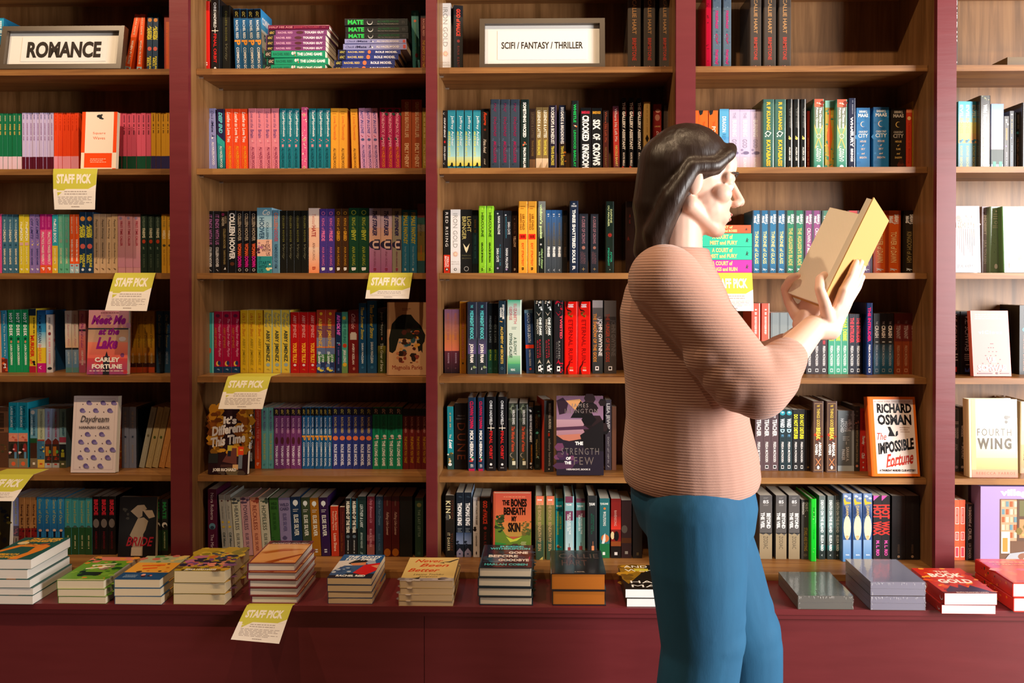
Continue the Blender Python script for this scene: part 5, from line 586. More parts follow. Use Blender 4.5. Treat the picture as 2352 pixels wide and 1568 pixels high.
row(3, 4, 1000, 680, 7.84, [(2, 164, 430, 238, 'sun'), (1, 436, 556, 98, 'mhw'), (2, 566, 932, 106, 'mid'), (2, 946, 1126, 130, 'fri'), (1, 1132, 1268, 84, 'alc'), (1, 1282, 1552, 70, 'eli'), (1, 1640, 1790, 250, 'cat', -2), (2, 1798, 2118, 78, 'odw', -.8), (1, 2128, 2306, 78, 'ttc')])
row(3, 4, 1200, 680, 7.84, [(2, 752, 1226, 98, 'ete'), (1, 1258, 1448, 76, 'shg'), (1, 1468, 1690, 80, 'hug')])
row(3, 5, 1000, 900, 7.84, [(1, 220, 334, 262, 'los', -.5), (1, 346, 574, 200, 'dun'), (1, 580, 728, 98, 'clo'), (1, 756, 880, 98, 'clo'), (1, 916, 1088, 86, 'fin'), (1, 1122, 1286, 86, 'fin'), (1, 1318, 1484, 202, 'hir'), (1, 1506, 1668, 202, 'hir'), (1, 1674, 1764, 274, 'nwn'), (1, 1784, 1894, 244, 'gra'), (1, 1956, 2134, 152, 'mar', 0, 12, -.03)])
row(3, 5, 1200, 900, 7.84, [(1, 1490, 1602, 140, 'lis'), (1, 1608, 1690, 260, 'bsl')])
faceout(3, 5, 1278.5, 1387, 912, 'str', .03, 6, .06)
row(3, 6, 1000, 1100, 7.84, [(1, 182, 348, 290, 'kin'), (1, 374, 506, 240, 'tho'), (1, 518, 652, 240, 'tho'), (1, 678, 800, 326, 'wst'), (1, 806, 990, 334, 'gom'), (1, 1794, 1972, 304, 'bos'), (1, 1982, 2158, 304, 'bos'), (1, 2164, 2302, 342, 'und')])
row(3, 6, 1200, 1100, 7.84, [(1, 752, 930, 310, 'ce1'), (1, 968, 1128, 346, 'ce2'), (1, 1172, 1344, 298, 'sbs'), (1, 1388, 1570, 346, 'wol'), (1, 1592, 1774, 350, 'rav'), (1, 1780, 1964, 380, 'hea2'), (1, 1984, 2156, 400, 'bro2')])
faceout(3, 6, 1131, 1220, 1135, 'bob', .035, 5, .02)
row(4, 1, 1590, 0, 7.84, [(1, 238, 346, -260, 'csn'), (1, 356, 526, -240, 'mg2'), (1, 548, 706, -240, 'mg2'), (1, 1036, 1248, -260, 'brm'), (1, 1284, 1512, -260, 'brm'), (1, 1552, 1784, -260, 'brm')])
row(4, 1, 1860, 0, 7.84, [(1, 2065, 2206, 30, 'cra1')])
row(4, 2, 1590, 210, 7.84, [(2, -60, 284, 345, 'pop'), (1, 292, 462, 345, 'pop'), (1, 488, 658, 318, 'dra'), (3, 662, 1238, 326, 'bur'), (2, 1264, 1692, 142, 'kat'), (1, 1698, 1812, 140, 'ali'), (1, 1816, 1936, 140, 'ali'), (1, 1942, 2056, 140, 'ali'), (1, 2062, 2116, 352, 'def2')])
row(4, 2, 1860, 210, 7.84, [(1, 58, 260, 138, 'oaf'), (1, 272, 440, 166, 'gor'), (1, 468, 676, 144, 'oaf'), (1, 688, 828, 122, 'fur'), (1, 832, 1082, 296, 'cc1'), (1, 1138, 1424, 284, 'cc1'), (1, 1460, 1724, 304, 'cc2'), (1, 1732, 1838, 318, 'org'), (1, 1844, 1994, 178, 'cmu')])
row(4, 3, 1590, 450, 7.84, [(4, 1084, 1682, 260, 'tog'), (2, 1688, 2016, 260, 'ass'), (2, 2024, 2318, 262, 'mdn')])
row(4, 3, 1860, 450, 7.84, [(2, 214, 648, 264, 'hof'), (1, 672, 884, 264, 'qos'), (1, 896, 1126, 264, 'eos'), (2, 1142, 1636, 262, 'tod'), (1, 1690, 1892, 262, 'koa')])
row(4, 4, 1700, 680, 7.84, [(1, 200, 358, 130, 'trg'), (1, 384, 528, 130, 'trg'), (3, 545, 990, 296, 'gry'), (3, 1185, 1580, 330, 'fmb'), (3, 1584, 1950, 318, 'deb'), (2, 1954, 2190, 322, 'int')])
row(4, 4, 1860, 680, 7.84, [(1, 1010, 1138, 122, 'inh'), (3, 1142, 1512, 310, 'crs'), (3, 1522, 1944, 306, 'ten')])
row(4, 5, 1700, 890, 7.127, [(3, 240, 634, 358, 'tea'), (2, 638, 856, 356, 'wad'), (2, 860, 1060, 358, 'dnd'), (1, 1064, 1156, 365, 'nvl'), (1, 1184, 1370, 222, 'ttg'), (1, 1404, 1592, 222, 'ttg'), (1, 1596, 1864, 376, 'wmh'), (1, 1866, 1958, 306, 'wws')])
row(4, 5, 1880, 890, 7.127, [(2, 678, 892, 336, 'osm')])
faceout(4, 5, 2003, 2115, 915, 'imp', .028, 9, .055)
row(4, 6, 1720, 1100, 7.84, [(1, 190, 418, 290, 'btv'), (1, 482, 678, 292, 'btv'), (1, 714, 916, 292, 'btv'), (1, 942, 1090, 370, 'chl'), (1, 1110, 1220, 356, 'grn'), (1, 1262, 1376, 296, 'doi'), (1, 1414, 1530, 298, 'doi'), (1, 1540, 1654, 294, 'doi'), (1, 1672, 1852, 256, 'daw'), (2, 1856, 2228, 258, 'daw')])
row(4, 6, 1900, 1100, 7.84, [(2, 826, 1130, 298, 'wax'), (2, 1160, 1660, 300, 'bk2')])
row(5, 1, 2140, 0, 3.92, [(1, 202, 236, -110, 'e5a')])
row(5, 2, 2180, 200, 4.48, [(3, 92, 288, 148, 'evl'), (1, 312, 428, 88, 'wrv'), (2, 430, 560, 174, 'pbl'), (1, 562, 616, 300, 'gl1'), (1, 620, 666, 246, 'gl2'), (1, 672, 742, 262, 'bk5'), (1, 748, 850, 160, 'dk5')])
row(5, 3, 2180, 450, 4.48, [(1, 334, 408, 110, 'hob2'), (1, 416, 546, 110, 'hob3')])
faceout(5, 3, 2177, 2252.5, 474, 'hof1', .022, 3, .09)
faceout(5, 3, 2304, 2387, 475, 'felf', .026, 3, .09)
row(5, 4, 2180, 690, 4.48, [(1, 10, 108, 112, 've1'), (1, 114, 250, 112, 've2'), (1, 720, 840, 50, 'bk5')])
faceout(5, 4, 2237, 2324, 715, 'vic', .02, 6, .08, rz=0)
row(5, 5, 2180, 890, 4.0727, [(1, 40, 97, 200, 'dp1'), (1, 100, 156, 182, 'dp2'), (1, 662, 760, 130, 'fws')])
faceout(5, 5, 2228, 2340, 918, 'fwf', .036, 2, .06)
row(5, 6, 2180, 1090, 4.0727, [(2, 44, 152, 236, 'orb'), (1, 158, 228, 274, 'liv')])
# ------------------------------------------------------------------ the built-in shelving
PX = [(-2.03, -1.97), (-1.167, -1.107), (-.3575, -.3237), (.4234, .4843), (1.229, 1.2885), (2.10, 2.16)]
BAY = [(PX[i][1], PX[i+1][0]) for i in range(5)]
BL = {1: 'walnut bookcase bay at far left, under the ROMANCE sign', 2: 'second walnut bookcase bay from left, with flat book piles on top shelf', 3: 'middle walnut bookcase bay holding the framed thriller sign', 4: 'fourth walnut bookcase bay from left, behind the walking woman', 5: 'walnut bookcase bay at far right, cut by the picture edge'}
ZT, ZB = SZ[6], CZ+1.35
for i, (xa, xb) in enumerate(BAY):
    e = tag(empty('bookcase', ((xa+xb)/2, .16, ZT)), BL[i+1], 'bookcase', 'built-in walnut bookcase bays'); o = Vector(e.location)
    def part(name, a, b, m, lab=None):
        mb = MB(); mb.box(Vector(a)-o, Vector(b)-o); p = mb.obj(name, m, e); p.visible_shadow = True
        if lab: p['label'] = lab
        return p
    part('back_panel', (xa-.018, .267, ZT), (xb+.018, .279, ZB), M['back'])
    part('side_panel', (xa-.018, .012, ZT), (xa, .2665, ZB), M['back']); part('side_panel', (xb, .012, ZT), (xb+.018, .2665, ZB), M['back'])
    for r in (0, 1, 2, 3, 4, 5):
        z = SZ[r] if r else CZ+.98
        part('shelf', (xa+.0006, .049, z-TH), (xb-.0006, .2664, z), M['shelf'])
        if r:
            for y in (.075, .235):
                mb = MB(); c = Vector((xa+.004, y, z-TH-.0035))-o
                mb.prism([(c.y+.0035*math.cos(k*math.pi/4), c.z+.0035*math.sin(k*math.pi/4)) for k in range(8)], c.x-.0038, c.x+.008, f=lambda p, q, s: (s, p, q)); mb.obj('shelf_pin', M['metal'], e)
    mb = MB(); a, b = PX[i+1]; mb.box(Vector((a, -.008, ZT))-o, Vector((b, .0118, ZB))-o); p = mb.obj('face_frame_post', M['paint'], e); p['label'] = 'burgundy painted upright on the right of the bay'
    bv = p.modifiers.new('edge', 'BEVEL'); bv.width = .003; bv.segments = 2
# bench under the shelves
e = tag(empty('bench_cabinet', (0, -.1, 0)), 'long burgundy painted bench base carrying the stacked books', 'cabinet'); o = Vector(e.location)
LZ = SZ[6]-.0205
def bpart(name, a, b, m, bev=0):
    mb = MB(); mb.box(Vector(a)-o, Vector(b)-o); p = mb.obj(name, m, e)
    if bev: q = p.modifiers.new('edge', 'BEVEL'); q.width = bev; q.segments = 3
    return p
bpart('wooden_base_board', (-2.1, -.05, LZ+.0003), (2.2, .279, ZT-.0003), M['shelf'], .001)
bpart('ledge_top', (-2.1, -.262, LZ-.016), (2.2, .279, LZ), M['paint'], .003)
bpart('ledge_moulding', (-2.1, -.256, LZ-.03), (2.2, -.236, LZ-.0162), M['paint'], .004)
xs = at(975, 1480, -.24).x
bpart('front_panel', (-2.1, -.243, .002), (xs-.0008, .279, LZ-.0305), M['paint'], .0015); bpart('front_panel', (xs+.0008, -.243, .002), (2.2, .279, LZ-.0305), M['paint'], .0015)
mb = MB(); mb.box((-2.4, .281, 0), (3.6, .33, 3.6)); w = mb.obj('wall_back', mat('back_wall_plaster', .8, .2, '5a3430')[0]); w['kind'] = 'structure'
m, nt, b = mat('floor_boards', .35, .4, '7a5a40'); noise_bump(nt, b, 4, .15, .002, (1, 12, 1)); mb = MB(); mb.box((-2.4, -4.2, -.05), (3.6, .33, 0)); w = mb.obj('floor', m); w['kind'] = 'structure'
# right-hand wall with the shop window
m = mat('shop_wall_plaster', .8, .2, 'b8aca2')[0]
y0, y1, z0, z1 = -2.95, -1.35, .65, 2.85; mb = MB()
for q in (((3.45, -4.2, 0), (3.6, y0, 3.6)), ((3.45, y1, 0), (3.6, .28, 3.6)), ((3.45, y0, 0), (3.6, y1, z0)), ((3.45, y0, z1), (3.6, y1, 3.6))): mb.box(*q)
w = mb.obj('wall_right', m); w['kind'] = 'structure'
mb = MB()
for q in (((3.46, y0, z0), (3.52, y0+.05, z1)), ((3.46, y1-.05, z0), (3.52, y1, z1)), ((3.46, y0+.05, z0), (3.52, y1-.05, z0+.05)), ((3.46, y0+.05, z1-.05), (3.52, y1-.05, z1))): mb.box(*q)
w = mb.obj('window_1', mat('window_frame_paint', .4, .4, '2c2422')[0]); w['kind'] = 'structure'
# ------------------------------------------------------------------ framed section signs
def sign(px0, px1, pyt, Y, lean, text, tw, label, r=1, st='r', rz=0, th=.25, mounted=(.28, .8)):
    z = SZ[r]; A, B = at(px0, 110, Y), at(px1, 110, Y); w = B.x-A.x; le = math.radians(lean)
    h = (at((px0+px1)/2, pyt, Y+.03).z-z)/math.cos(le); D0 = .026; fw = .0165
    mw = Matrix.Translation((A.x, Y+D0*math.cos(le), z+math.sin(le)*D0+.0003)) @ Matrix.Rotation(math.radians(rz), 4, 'Z') @ Matrix.Rotation(-le, 4, 'X') @ Matrix.Translation((0, -D0, 0))
    e = tag(empty('framed_sign', mat4=mw), label, 'sign')
    mb = MB()
    for q in (((0, 0, 0), (w, D0, fw)), ((0, 0, h-fw), (w, D0, h)), ((0, 0, fw), (fw, D0, h-fw)), ((w-fw, 0, fw), (w, D0, h-fw))): mb.box(*q)
    p = mb.obj('picture_frame', M['frame'], e)
    mb = MB(); mb.box((fw+.0004, .017, fw+.0004), (w-fw-.0004, .019, h-fw-.0004)); mb.obj('backing_card', M['mount'], e)
    mb = MB(); mb.box((fw+.0004, .0045, fw+.0004), (w-fw-.0004, .0165, fw+.0012))
    mb = MB(); pw, ph = w-2*fw, h-2*fw; X0, X1 = w/2-pw*mounted[1]/2, w/2+pw*mounted[1]/2; mb.box((X0, .0158, fw+ph*.14), (X1, .0166, h-fw-ph*.14), lin('f6f2f0'))
    panel(mb, f'T|.5|.5|{tw}|{th}|{text}|2a2018|{st}', pw, ph, lambda a, b, e: (fw+a, .0158-e, h-fw-b)); s = mb.obj('lettered_paper', M['card'], e)
    mb = MB(); mb.box((fw+.0004, .004, fw+.0004), (w-fw-.0004, .0052, h-fw-.0004)); mb.obj('glass_pane', M['glass'], e)
sign(-6, 277, 67, .075, 10, 'ROMANCE', .66, 'dark bronze framed sign reading ROMANCE on the top left shelf', st='rB', th=.44, mounted=(0, .76))
sign(1101, 1390, 49, .085, 5, 'SCIFI / FANTASY / THRILLER', .71, 'framed sign reading SCIFI / FANTASY / THRILLER on the middle top shelf', st='r', th=.165, mounted=(0, .78))
# ------------------------------------------------------------------ books lying flat, spine outward
PILES = {}
def pile(bay, r, name, Y, items):
    z = SZ[r]+.0003
    for (pl, pr, y0, y1, key) in items:      # bottom book first
        A, B = at(pl, y0, Y), at(pr, y0, Y); t = (y1-y0)*(Y-CY)/F-.0005; hh = B.x-A.x
        base = Matrix(((0, 0, -1, 0), (0, 1, 0, 0), (1, 0, 0, 0), (0, 0, 0, 1)))
        jit = Matrix.Rotation(math.radians(((int(pl*7) % 5)-2)*.35), 4, 'Z')
        o = book(key, t, hh, .14, Matrix.Translation((B.x, Y, z+t/2)) @ jit @ base); z += t+.0006
        PILES.setdefault((name, f'{ROWN[r]}, {BAYN[bay]}'), []).append((key, o))
pile(2, 1, 'wide pile', .085, [(605, 747, 141, 156.5, 'lon'), (613, 754, 125, 140.5, 'lon'), (607, 747, 108, 124, 'lon'), (611, 748, 96.5, 107.5, 'tou'), (612, 748, 84, 96, 'tou'), (612, 748, 71, 83.5, 'tou'), (615, 751, 58, 70.5, 'tou'), (616, 756, 46, 57.5, 'hha')])
pile(2, 1, 'right pile', .09, [(765, 906, 143, 156, 'rol'), (768, 907, 129.5, 142.5, 'rol'), (777, 915, 116, 128.5, 'rol'), (777, 920, 104.5, 115, 'rol'), (788, 934, 90, 104, 'chk'), (792, 933, 79, 89.5, 'chk'), (793, 938, 63.5, 78, 'mtf'), (793, 937, 47, 62.5, 'mtf'), (792, 936, 29.5, 46, 'mtf')])
pile(4, 3, 'pile', .075, [(1588, 1727, 597, 627, 'ac3'), (1588, 1727, 566, 596, 'ac2'), (1589, 1727, 534.5, 565, 'ac2'), (1592, 1725, 514.5, 533.5, 'ac1')])
# ------------------------------------------------------------------ stacks on the ledge, tail edge to the viewer
W6 = 'f0e4d0'
d('s1', '1d5a56', 'p', 'dark teal', 'yellow', '', 'R|0|1|0|1|1c544e;T|.55|.075|.66|.08|THE HEIR|f0b030|Bi;T|.5|.175|.8|.09|APPARENT|f0b030|Bi;E|.2|.27|.12|.09|e8d09c;P|e8862c,0,.62,.2,.36,.75,.34,.9,.4,.85,.46,.3,.44,.1,.66,0,.75;P|e8862c,.62,.46,.9,.42,.88,.6,.7,1,.5,1,.66,.7;N|12|.3|.8|.3|.38|.05|d8a83c,a8542c;T|.3|.79|.52|.07|REBECCA|f0b030|Bi;T|.3|.9|.6|.08|ARMITAGE|f0b030|Bi', None, 'f1e8dc')
d('s2', '5a8c2c', 'p', 'leaf green', 'cream script', '', 'R|0|1|0|1|6a9c2c;B|0|.16|e0806c;N|14|0|1|0|.24|.08|2c5c24,e8983c,e07c6c;N|40|0|1|.2|.98|.06|4c8c1c,2c6420,8cb440,e0882c,78a838;N|8|.6|1|.4|.6|.08|1c4a20,9a7a6c;P|f4e8c8,.25,.36,.75,.28,.74,.32,.27,.4;P|f4e8c8,.22,.5,.7,.4,.7,.44,.24,.55;N|5|.3|.6|.34|.5|.05|f4e8c8;R|.3|.72|.66|.8|14241c;N|6|.26|.76|.64|.82|.06|14241c;B|.96|1|c8c88c', None, 'ead8b8')
d('s3', '3a6a8c', 'p', 'blue and orange', 'orange script', '', 'R|0|1|0|1|b0b48c;B|.3|.72|eca83c;B|.72|1|1f4c7c;N|20|0|1|0|.28|.08|5c8c54,a8b08c,c86a5c,e0c070;N|12|.05|.95|.3|.72|.05|f0b850,c8641c,3a2a1c;P|e8601c,.2,.42,.7,.38,.72,.43,.22,.47;P|e8601c,.3,.54,.6,.5,.62,.55,.32,.6;L|.1|.4|.82|.94|3|b0c4d8;N|6|.5|.75|.8|.92|.06|a82c24,e8b0a0,3a1c1c', None, 'ead6b4')
d('s4', '8a7a2c', 'p', 'painted yellow and purple', 'white', '', 'R|0|1|0|1|b09428;N|40|0|1|0|.4|.12|d0b03c,b89830,8a7c2c;N|44|0|1|.36|.8|.1|7c4a7c,3a2c44,b86a8c,24243c;N|16|.3|.8|.2|.5|.07|c86a2c,34405c;N|24|.15|.9|.5|.85|.06|e08a70,d86a5c,2c2438;N|16|0|1|.8|1|.1|3a2c1c,c89830,6a4a1c;T|.5|.95|.62|.055|JESSA HASTINGS|f4ecdc|B', None, 'ecd8ae')
d('s6', '2c4c7c', 'p', 'blue hockey', 'white', '', 'R|0|1|0|1|2a5c94;P|e4dcd8,0,.3,.6,.2,.3,.6,0,.8;P|a8b4c8,.5,.2,.8,.16,1,.6,.8,.5;R|0|1|.82|1|1f2430;P|141418,.25,.4,.4,.24,.7,.24,.66,.34,.35,.46;P|e08a5c,.3,.4,.66,.34,.68,.46,.42,.52;P|3a5c8c,0,.74,.2,.5,.6,.48,.5,.7,.3,.9,0,.9;N|14|.05|.5|.54|.8|.05|c8d4e4,24406c;P|d81c1c,.5,.8,.66,.46,1,.36,1,.7,.8,.9;P|e8946c,.82,.5,1,.44,1,.6;T|.54|.11|.8|.09|THE SHOTS|fff|Bi;T|.5|.22|.76|.09|YOU TAKE|fff|Bi;T|.5|.92|.66|.07|RACHEL REID|fff|B', None, 'e4c89c')
d('s7', 'e4c27c', 'p', 'cream yellow', 'orange script', '', 'R|0|1|0|1|e8c67c;T|.42|.15|.56|.13|Never|d8481c|i;T|.55|.34|.58|.13|Been|d8481c|i;T|.38|.55|.62|.14|Better|d8481c|i;T|.5|.73|.58|.06|Leanne Toshiko|4a3a28|in;T|.5|.82|.36|.06|Simpson|4a3a28|in;B|.88|1|b0a4a4;N|10|0|1|.88|1|.07|c8bcb8,8c8084;P|1c1a1c,.2,.9,.36,.85,.34,.92;P|1c1a1c,.7,.9,.86,.92,.72,.95;P|2a2018,.7,.2,.82,.18,.98,.06,1,.08,.84,.22;P|2a2018,.62,.24,.72,.22,.74,.26', None, 'dfc298')
d('s8', '1c2834', 'h', 'black and teal', 'turquoise', '', 'R|0|1|0|1|1d2430;N|26|0|1|.1|.95|.12|2a3c4c,3a2434,24404c,181c24;N|8|.1|.6|.3|.75|.1|3c7484,2c5c6c;T|.55|.08|.5|.07|REESE|4cc0c0|B;T|.52|.18|.84|.08|WITHERSPOON|4cc0c0|B;T|.7|.36|.4|.1|GONE|f0e0d0|B;T|.4|.52|.6|.1|BEFORE|f0e0d0|B;T|.62|.69|.62|.1|GOODBYE|f0e0d0|B;T|.48|.88|.86|.08|HARLAN COBEN|4cc0c0|B;P|b02c54,.92,.6,.95,.5,.94,.75', '24343c', 'e4d4b8')
d('s9', '26211f', 'h', 'thick black', 'embossed', '', 'R|0|1|0|1|242020;T|.5|.05|.86|.03|NEW YORK TIMES BESTSELLING AUTHOR|5c544e|n;T|.52|.26|.8|.2|CALLIE|5a4a42|n;T|.42|.56|.5|.24|HART|5a3c34|n;T|.5|.94|.2|.035|A NOVEL|c0a890|', '1c2026', 'b0641c')
d('s10', '2a2010', 'p', 'black and gold', 'white', '', 'R|0|1|0|1|1c1610;P|8a6414,0,0,.6,0,.4,.4,.1,.8,0,.6;N|14|0|.5|0|.6|.1|b8861c,6a4a10;T|.35|.08|.5|.1|AND|f4eee0|n;T|.4|.24|.6|.1|WEH|f4eee0|n;R|.3|.6|.17|.27|c8b83c;T|.5|.72|.7|.1|HAN|f4eee0|n;T|.5|.88|.7|.1|MAF|f4eee0|n', None, 'f4f2ee')
d('s13', 'b02a1c', 'p', 'red and orange', 'cream', 'S|.06|.5|BOOK OF GOLD|e8c8a0|.4;C|.5|.92|.25|f0ece8', 'R|0|1|0|1|c02c1c;N|44|0|1|0|1|.07|e8641c,d84a1c,8a1c24,f09030;R|.22|.8|.12|.6|c8301c;P|2c2440,.1,.9,.3,.72,.4,.8,.5,.66,.6,.8,.7,.7,.95,.95,.95,1,.1,1;T|.5|.16|.28|.08|THE|f8dcc0|;T|.5|.3|.66|.14|BOOK|f8e4d0|B;T|.52|.41|.14|.05|OF|f8dcc0|;T|.52|.54|.66|.14|GOLD|f8e4d0|B;B|.95|1|5c1c24;T|.55|.975|.6|.035|RUTH FRANCES LONG|f0d8c8|', None, 'f6f4f0')
d('s14', 'c8281c', 'h', 'bright red', 'orange', 'N|14|.1|.9|.05|.95|.12|e0641c,4a3a1c,d84a2c', 'R|0|1|0|1|d83024;N|30|0|1|0|1|.1|e8502c,c81c3c,d83c6a,e0701c;L|.1|.9|.1|.3|2|e88a5c;T|.6|.24|.9|.12|EXCELLENT|a81c1c|n;N|6|.5|1|.5|.9|.1|c8a848,d8803c', 'c82c1c', 'f4f0ea')
def stack(name, items, key, px_l, px_r, yb, lng=.192, rot=0):
    """items: (left shift px, right shift px, bottom y, top y), lowest book first; yb is the pixel row where the stack meets the ledge"""
    r = (LZ-CZ); d0 = None; Y = -.23
    for _ in range(8):                       # depth at which the ledge surface shows at this pixel row
        Y += (at((px_l+px_r)/2, yb, Y).z-LZ)*2.6
    z = LZ+.0003; base = Matrix(((0, 1, 0, 0), (0, 0, 1, 0), (1, 0, 0, 0), (0, 0, 0, 1)))
    for i, (dl, dr, y0, y1) in enumerate(items):
        A, B = at(px_l+dl, y0, Y), at(px_r+dr, y0, Y); t = (y0-y1)*(Y-CY)/F-.0004
        jit = Matrix.Rotation(math.radians(rot+((i*2+int(px_l)) % 3-1)*.5), 4, 'Z')
        yy = min(Y+((i*7+int(px_l)) % 4)*.001, -.0515-lng)
        o = book(key, t, lng, B.x-A.x, Matrix.Translation((A.x, yy, z+t/2)) @ jit @ base); z += t+.0006
        PILES.setdefault((name, ''), []).append((key, o))
stack('stack at the left picture edge', [(5, 5, 1387, 1366), (5, 5, 1365, 1347.5), (0, -1, 1347, 1327), (-6, -8, 1326.5, 1304), (0, 0, 1303.5, 1280)], 's1', -42, 70, 1388)
stack('green stack beside the leftmost stack', [(4, 5, 1385, 1368.5), (3, 2, 1368, 1351), (0, -1, 1350.5, 1331)], 's2', 129, 238, 1386)
stack('orange and blue stack, third from left', [(2, 5, 1387, 1368), (1, 3, 1367, 1348.5), (0, 0, 1348, 1328)], 's3', 261, 366, 1388)
stack('painted-cover stack, fourth from left', [(-2, 0, 1389, 1364), (-2, 0, 1363, 1337), (0, 0, 1336, 1308)], 's4', 399, 515.5, 1389)
stack('tall hardcover stack above the lowest card', [(8, 6, 1387, 1369), (4, 5, 1368.5, 1349.5), (4, 5, 1348.5, 1330), (0, 3, 1329, 1310.5), (0, 0, 1310, 1289.5)], 'hha', 567, 677, 1387)
stack('hockey-cover stack, sixth from left', [(2, 2, 1386, 1372.3), (2, 2, 1372, 1357.2), (1, 1, 1356.7, 1341.5), (0, 0, 1341, 1325)], 's6', 750.6, 853, 1387)
stack('cream stack, seventh from left', [(-2, 0, 1391.5, 1379), (-2, -1, 1378.7, 1364.5), (1, 1, 1363.7, 1349.5), (0, 0, 1349, 1333)], 's7', 917.6, 1040, 1392)
stack('black stack in front of the middle bay', [(3, 2, 1390, 1370), (0, 1, 1369, 1347.5), (0, -1, 1347, 1325), (2, 0, 1324.5, 1301)], 's8', 1097, 1222, 1390, rot=-1)
stack('orange-edged black pair', [(3, 0, 1391, 1356), (0, 0, 1355, 1315)], 's9', 1265, 1392, 1391)
stack('white-edged stack half hidden by jeans', [(3, 3, 1394, 1374.2), (0, 0, 1373.5, 1353)], 's10', 1436, 1552, 1394)
stack('red and orange pair near the right end', [(-6, -4, 1410, 1389.5), (0, 0, 1389, 1362)], 's13', 2169, 2291, 1410)
stack('bright red pair at the right picture edge', [(2, 2, 1406, 1372.5), (0, 0, 1371.5, 1338)], 's14', 2327, 2458, 1407)
# shrink-wrapped volumes
def wrapped(pl, pr, yb, layers, col, label, grp):
    Y = -.23
    for _ in range(8): Y += (at((pl+pr)/2, yb, Y).z-LZ)*2.6
    z = LZ+.0003
    for i, (y0, y1) in enumerate(layers):
        A, B = at(pl, y0, Y), at(pr, y0, Y); t = (y0-y1)*(Y-CY)/F-.001; w = B.x-A.x; Lg = .185
        e = tag(empty('shrink_wrapped_book', (A.x, Y, z)), label[i], 'book', grp)
        mb = MB(); c = lin(col)
        mb.box((.0015, .0015, .001), (w-.0015, Lg-.0015, t*.5-.0006), c); mb.box((.0015, .0015, t*.5+.0002), (w-.0015, Lg-.0015, t-.001), c); mb.box((.003, .003, t*.5-.0007), (w-.003, Lg-.003, t*.5+.0003), lin('c8ccd4'))
        p = mb.obj('boxed_volume', M['p'], e)
        mb = MB(); ring = [(0, .002), (.002, 0), (w-.002, 0), (w, .002), (w, Lg-.002), (w-.002, Lg), (.002, Lg), (0, Lg-.002)]; mb.prism(ring, 0, t)
        rn = random.Random(i+int(pl))
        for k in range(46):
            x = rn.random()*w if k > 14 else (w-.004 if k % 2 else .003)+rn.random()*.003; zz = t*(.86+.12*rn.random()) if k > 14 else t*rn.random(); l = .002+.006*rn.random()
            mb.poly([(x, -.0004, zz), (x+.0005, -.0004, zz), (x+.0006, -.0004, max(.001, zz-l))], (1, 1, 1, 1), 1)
        f = mb.obj('shrink_film', [M['film'], M['mount']], e); z += t+.0006
m, nt, b = mat('shrink_film', .05, .5); nt.nodes.remove(b)
tr = N(nt, 'BsdfTransparent'); gl = N(nt, 'BsdfGlossy', Roughness=.06); fr = N(nt, 'Fresnel', IOR=1.6); ms = N(nt, 'MixShader'); bp = N(nt, 'Bump', Strength=.1, Distance=.002); nz = N(nt, 'TexNoise', Scale=22.0)
nt.links.new(nz.outputs[0], bp.inputs['Height']); nt.links.new(bp.outputs[0], gl.inputs['Normal']); ms.inputs[0].default_value = .22; nt.links.new(tr.outputs[0], ms.inputs[1]); nt.links.new(gl.outputs[0], ms.inputs[2]); nt.links.new(ms.outputs[0], nt.nodes['Material Output'].inputs[0]); M['film'] = m
wrapped(1832, 1961, 1400, [(1400, 1367)], '6a706e', ['single shrink-wrapped charcoal volume lying on the ledge right of the jeans'], None)
wrapped(1999, 2127, 1402, [(1402, 1368.5), (1368, 1334.5)], '8e90a4', ['lower of two shrink-wrapped grey volumes stacked on the ledge', 'upper of two shrink-wrapped grey volumes stacked on the ledge'], 'shrink-wrapped grey volumes')
# puzzle box and wooden box in the far-right bay
A, B = at(2252, 1200, .05), at(2420, 1200, .05); z = SZ[6]+.0003; hh = at(2300, 1117, .05).z-z; e = tag(empty('puzzle_box', (A.x, .05, z)), 'lilac jigsaw puzzle box standing on the bottom shelf, far-right bay', 'puzzle box'); w = B.x-A.x
mb = MB(); mb.box((0, 0, 0), (w, .055, hh), lin('9a86bc'))
panel(mb, 'R|0|1|0|1|a48fc6;T|.5|.085|.46|.1|village|f2eef6|B;R|.26|.9|.16|.98|6a4a34;R|.28|.5|.17|.7|c89878;'+''.join(f'R|{.29+.055*i:.3f}|{.33+.055*i:.3f}|{.19+.1*j:.3f}|{.26+.1*j:.3f}|{("c8b090","6a8c94","a85c34","e0cfa8")[(i+j)%4]};' for i in range(4) for j in range(5))+'R|.5|.9|.16|.7|5c4434;R|.53|.68|.18|.38|6c6a44;R|.7|.88|.18|.38|8a7a44;R|.53|.68|.42|.66|d88a5c;R|.7|.88|.42|.66|d8945c;N|16|.5|.9|.5|.7|.04|7c6a34,c8a060,a86a3c;R|.28|.4|.58|.86|e8dcd0;R|.3|.37|.66|.84|c88a3c;P|a8aab0,.3,.98,.4,.86,.9,.8,.9,.98;E|.6|.9|.09|.05|8a5c44;P|e8e6e0,.55,.98,.62,.88,.8,.92,.7,.98;P|3c5c50,.7,.9,.8,.86,.9,.9,.9,.96;E|.66|.74|.04|.05|e0d4c0', w, hh, lambda a, b, e: (a, -e, hh-b))
mb.obj('box_lid', M['p'], e); mb = MB(); mb.box((.001, .0555, .001), (w-.001, .075, hh-.001), lin('3c2a50')); mb.obj('box_base', M['p'], e)
A = at(2314, 140, .1); z = SZ[1]+.0003; mb = MB(); mb.box((0, 0, 0), (.07, .1, .038), lin('6a5230')); o = tag(mb.obj('wooden_box', M['p']), 'small olive wooden box on the top shelf, far-right bay', 'box'); o.location = (A.x, .1, z); bv = o.modifiers.new('e', 'BEVEL'); bv.width = .002
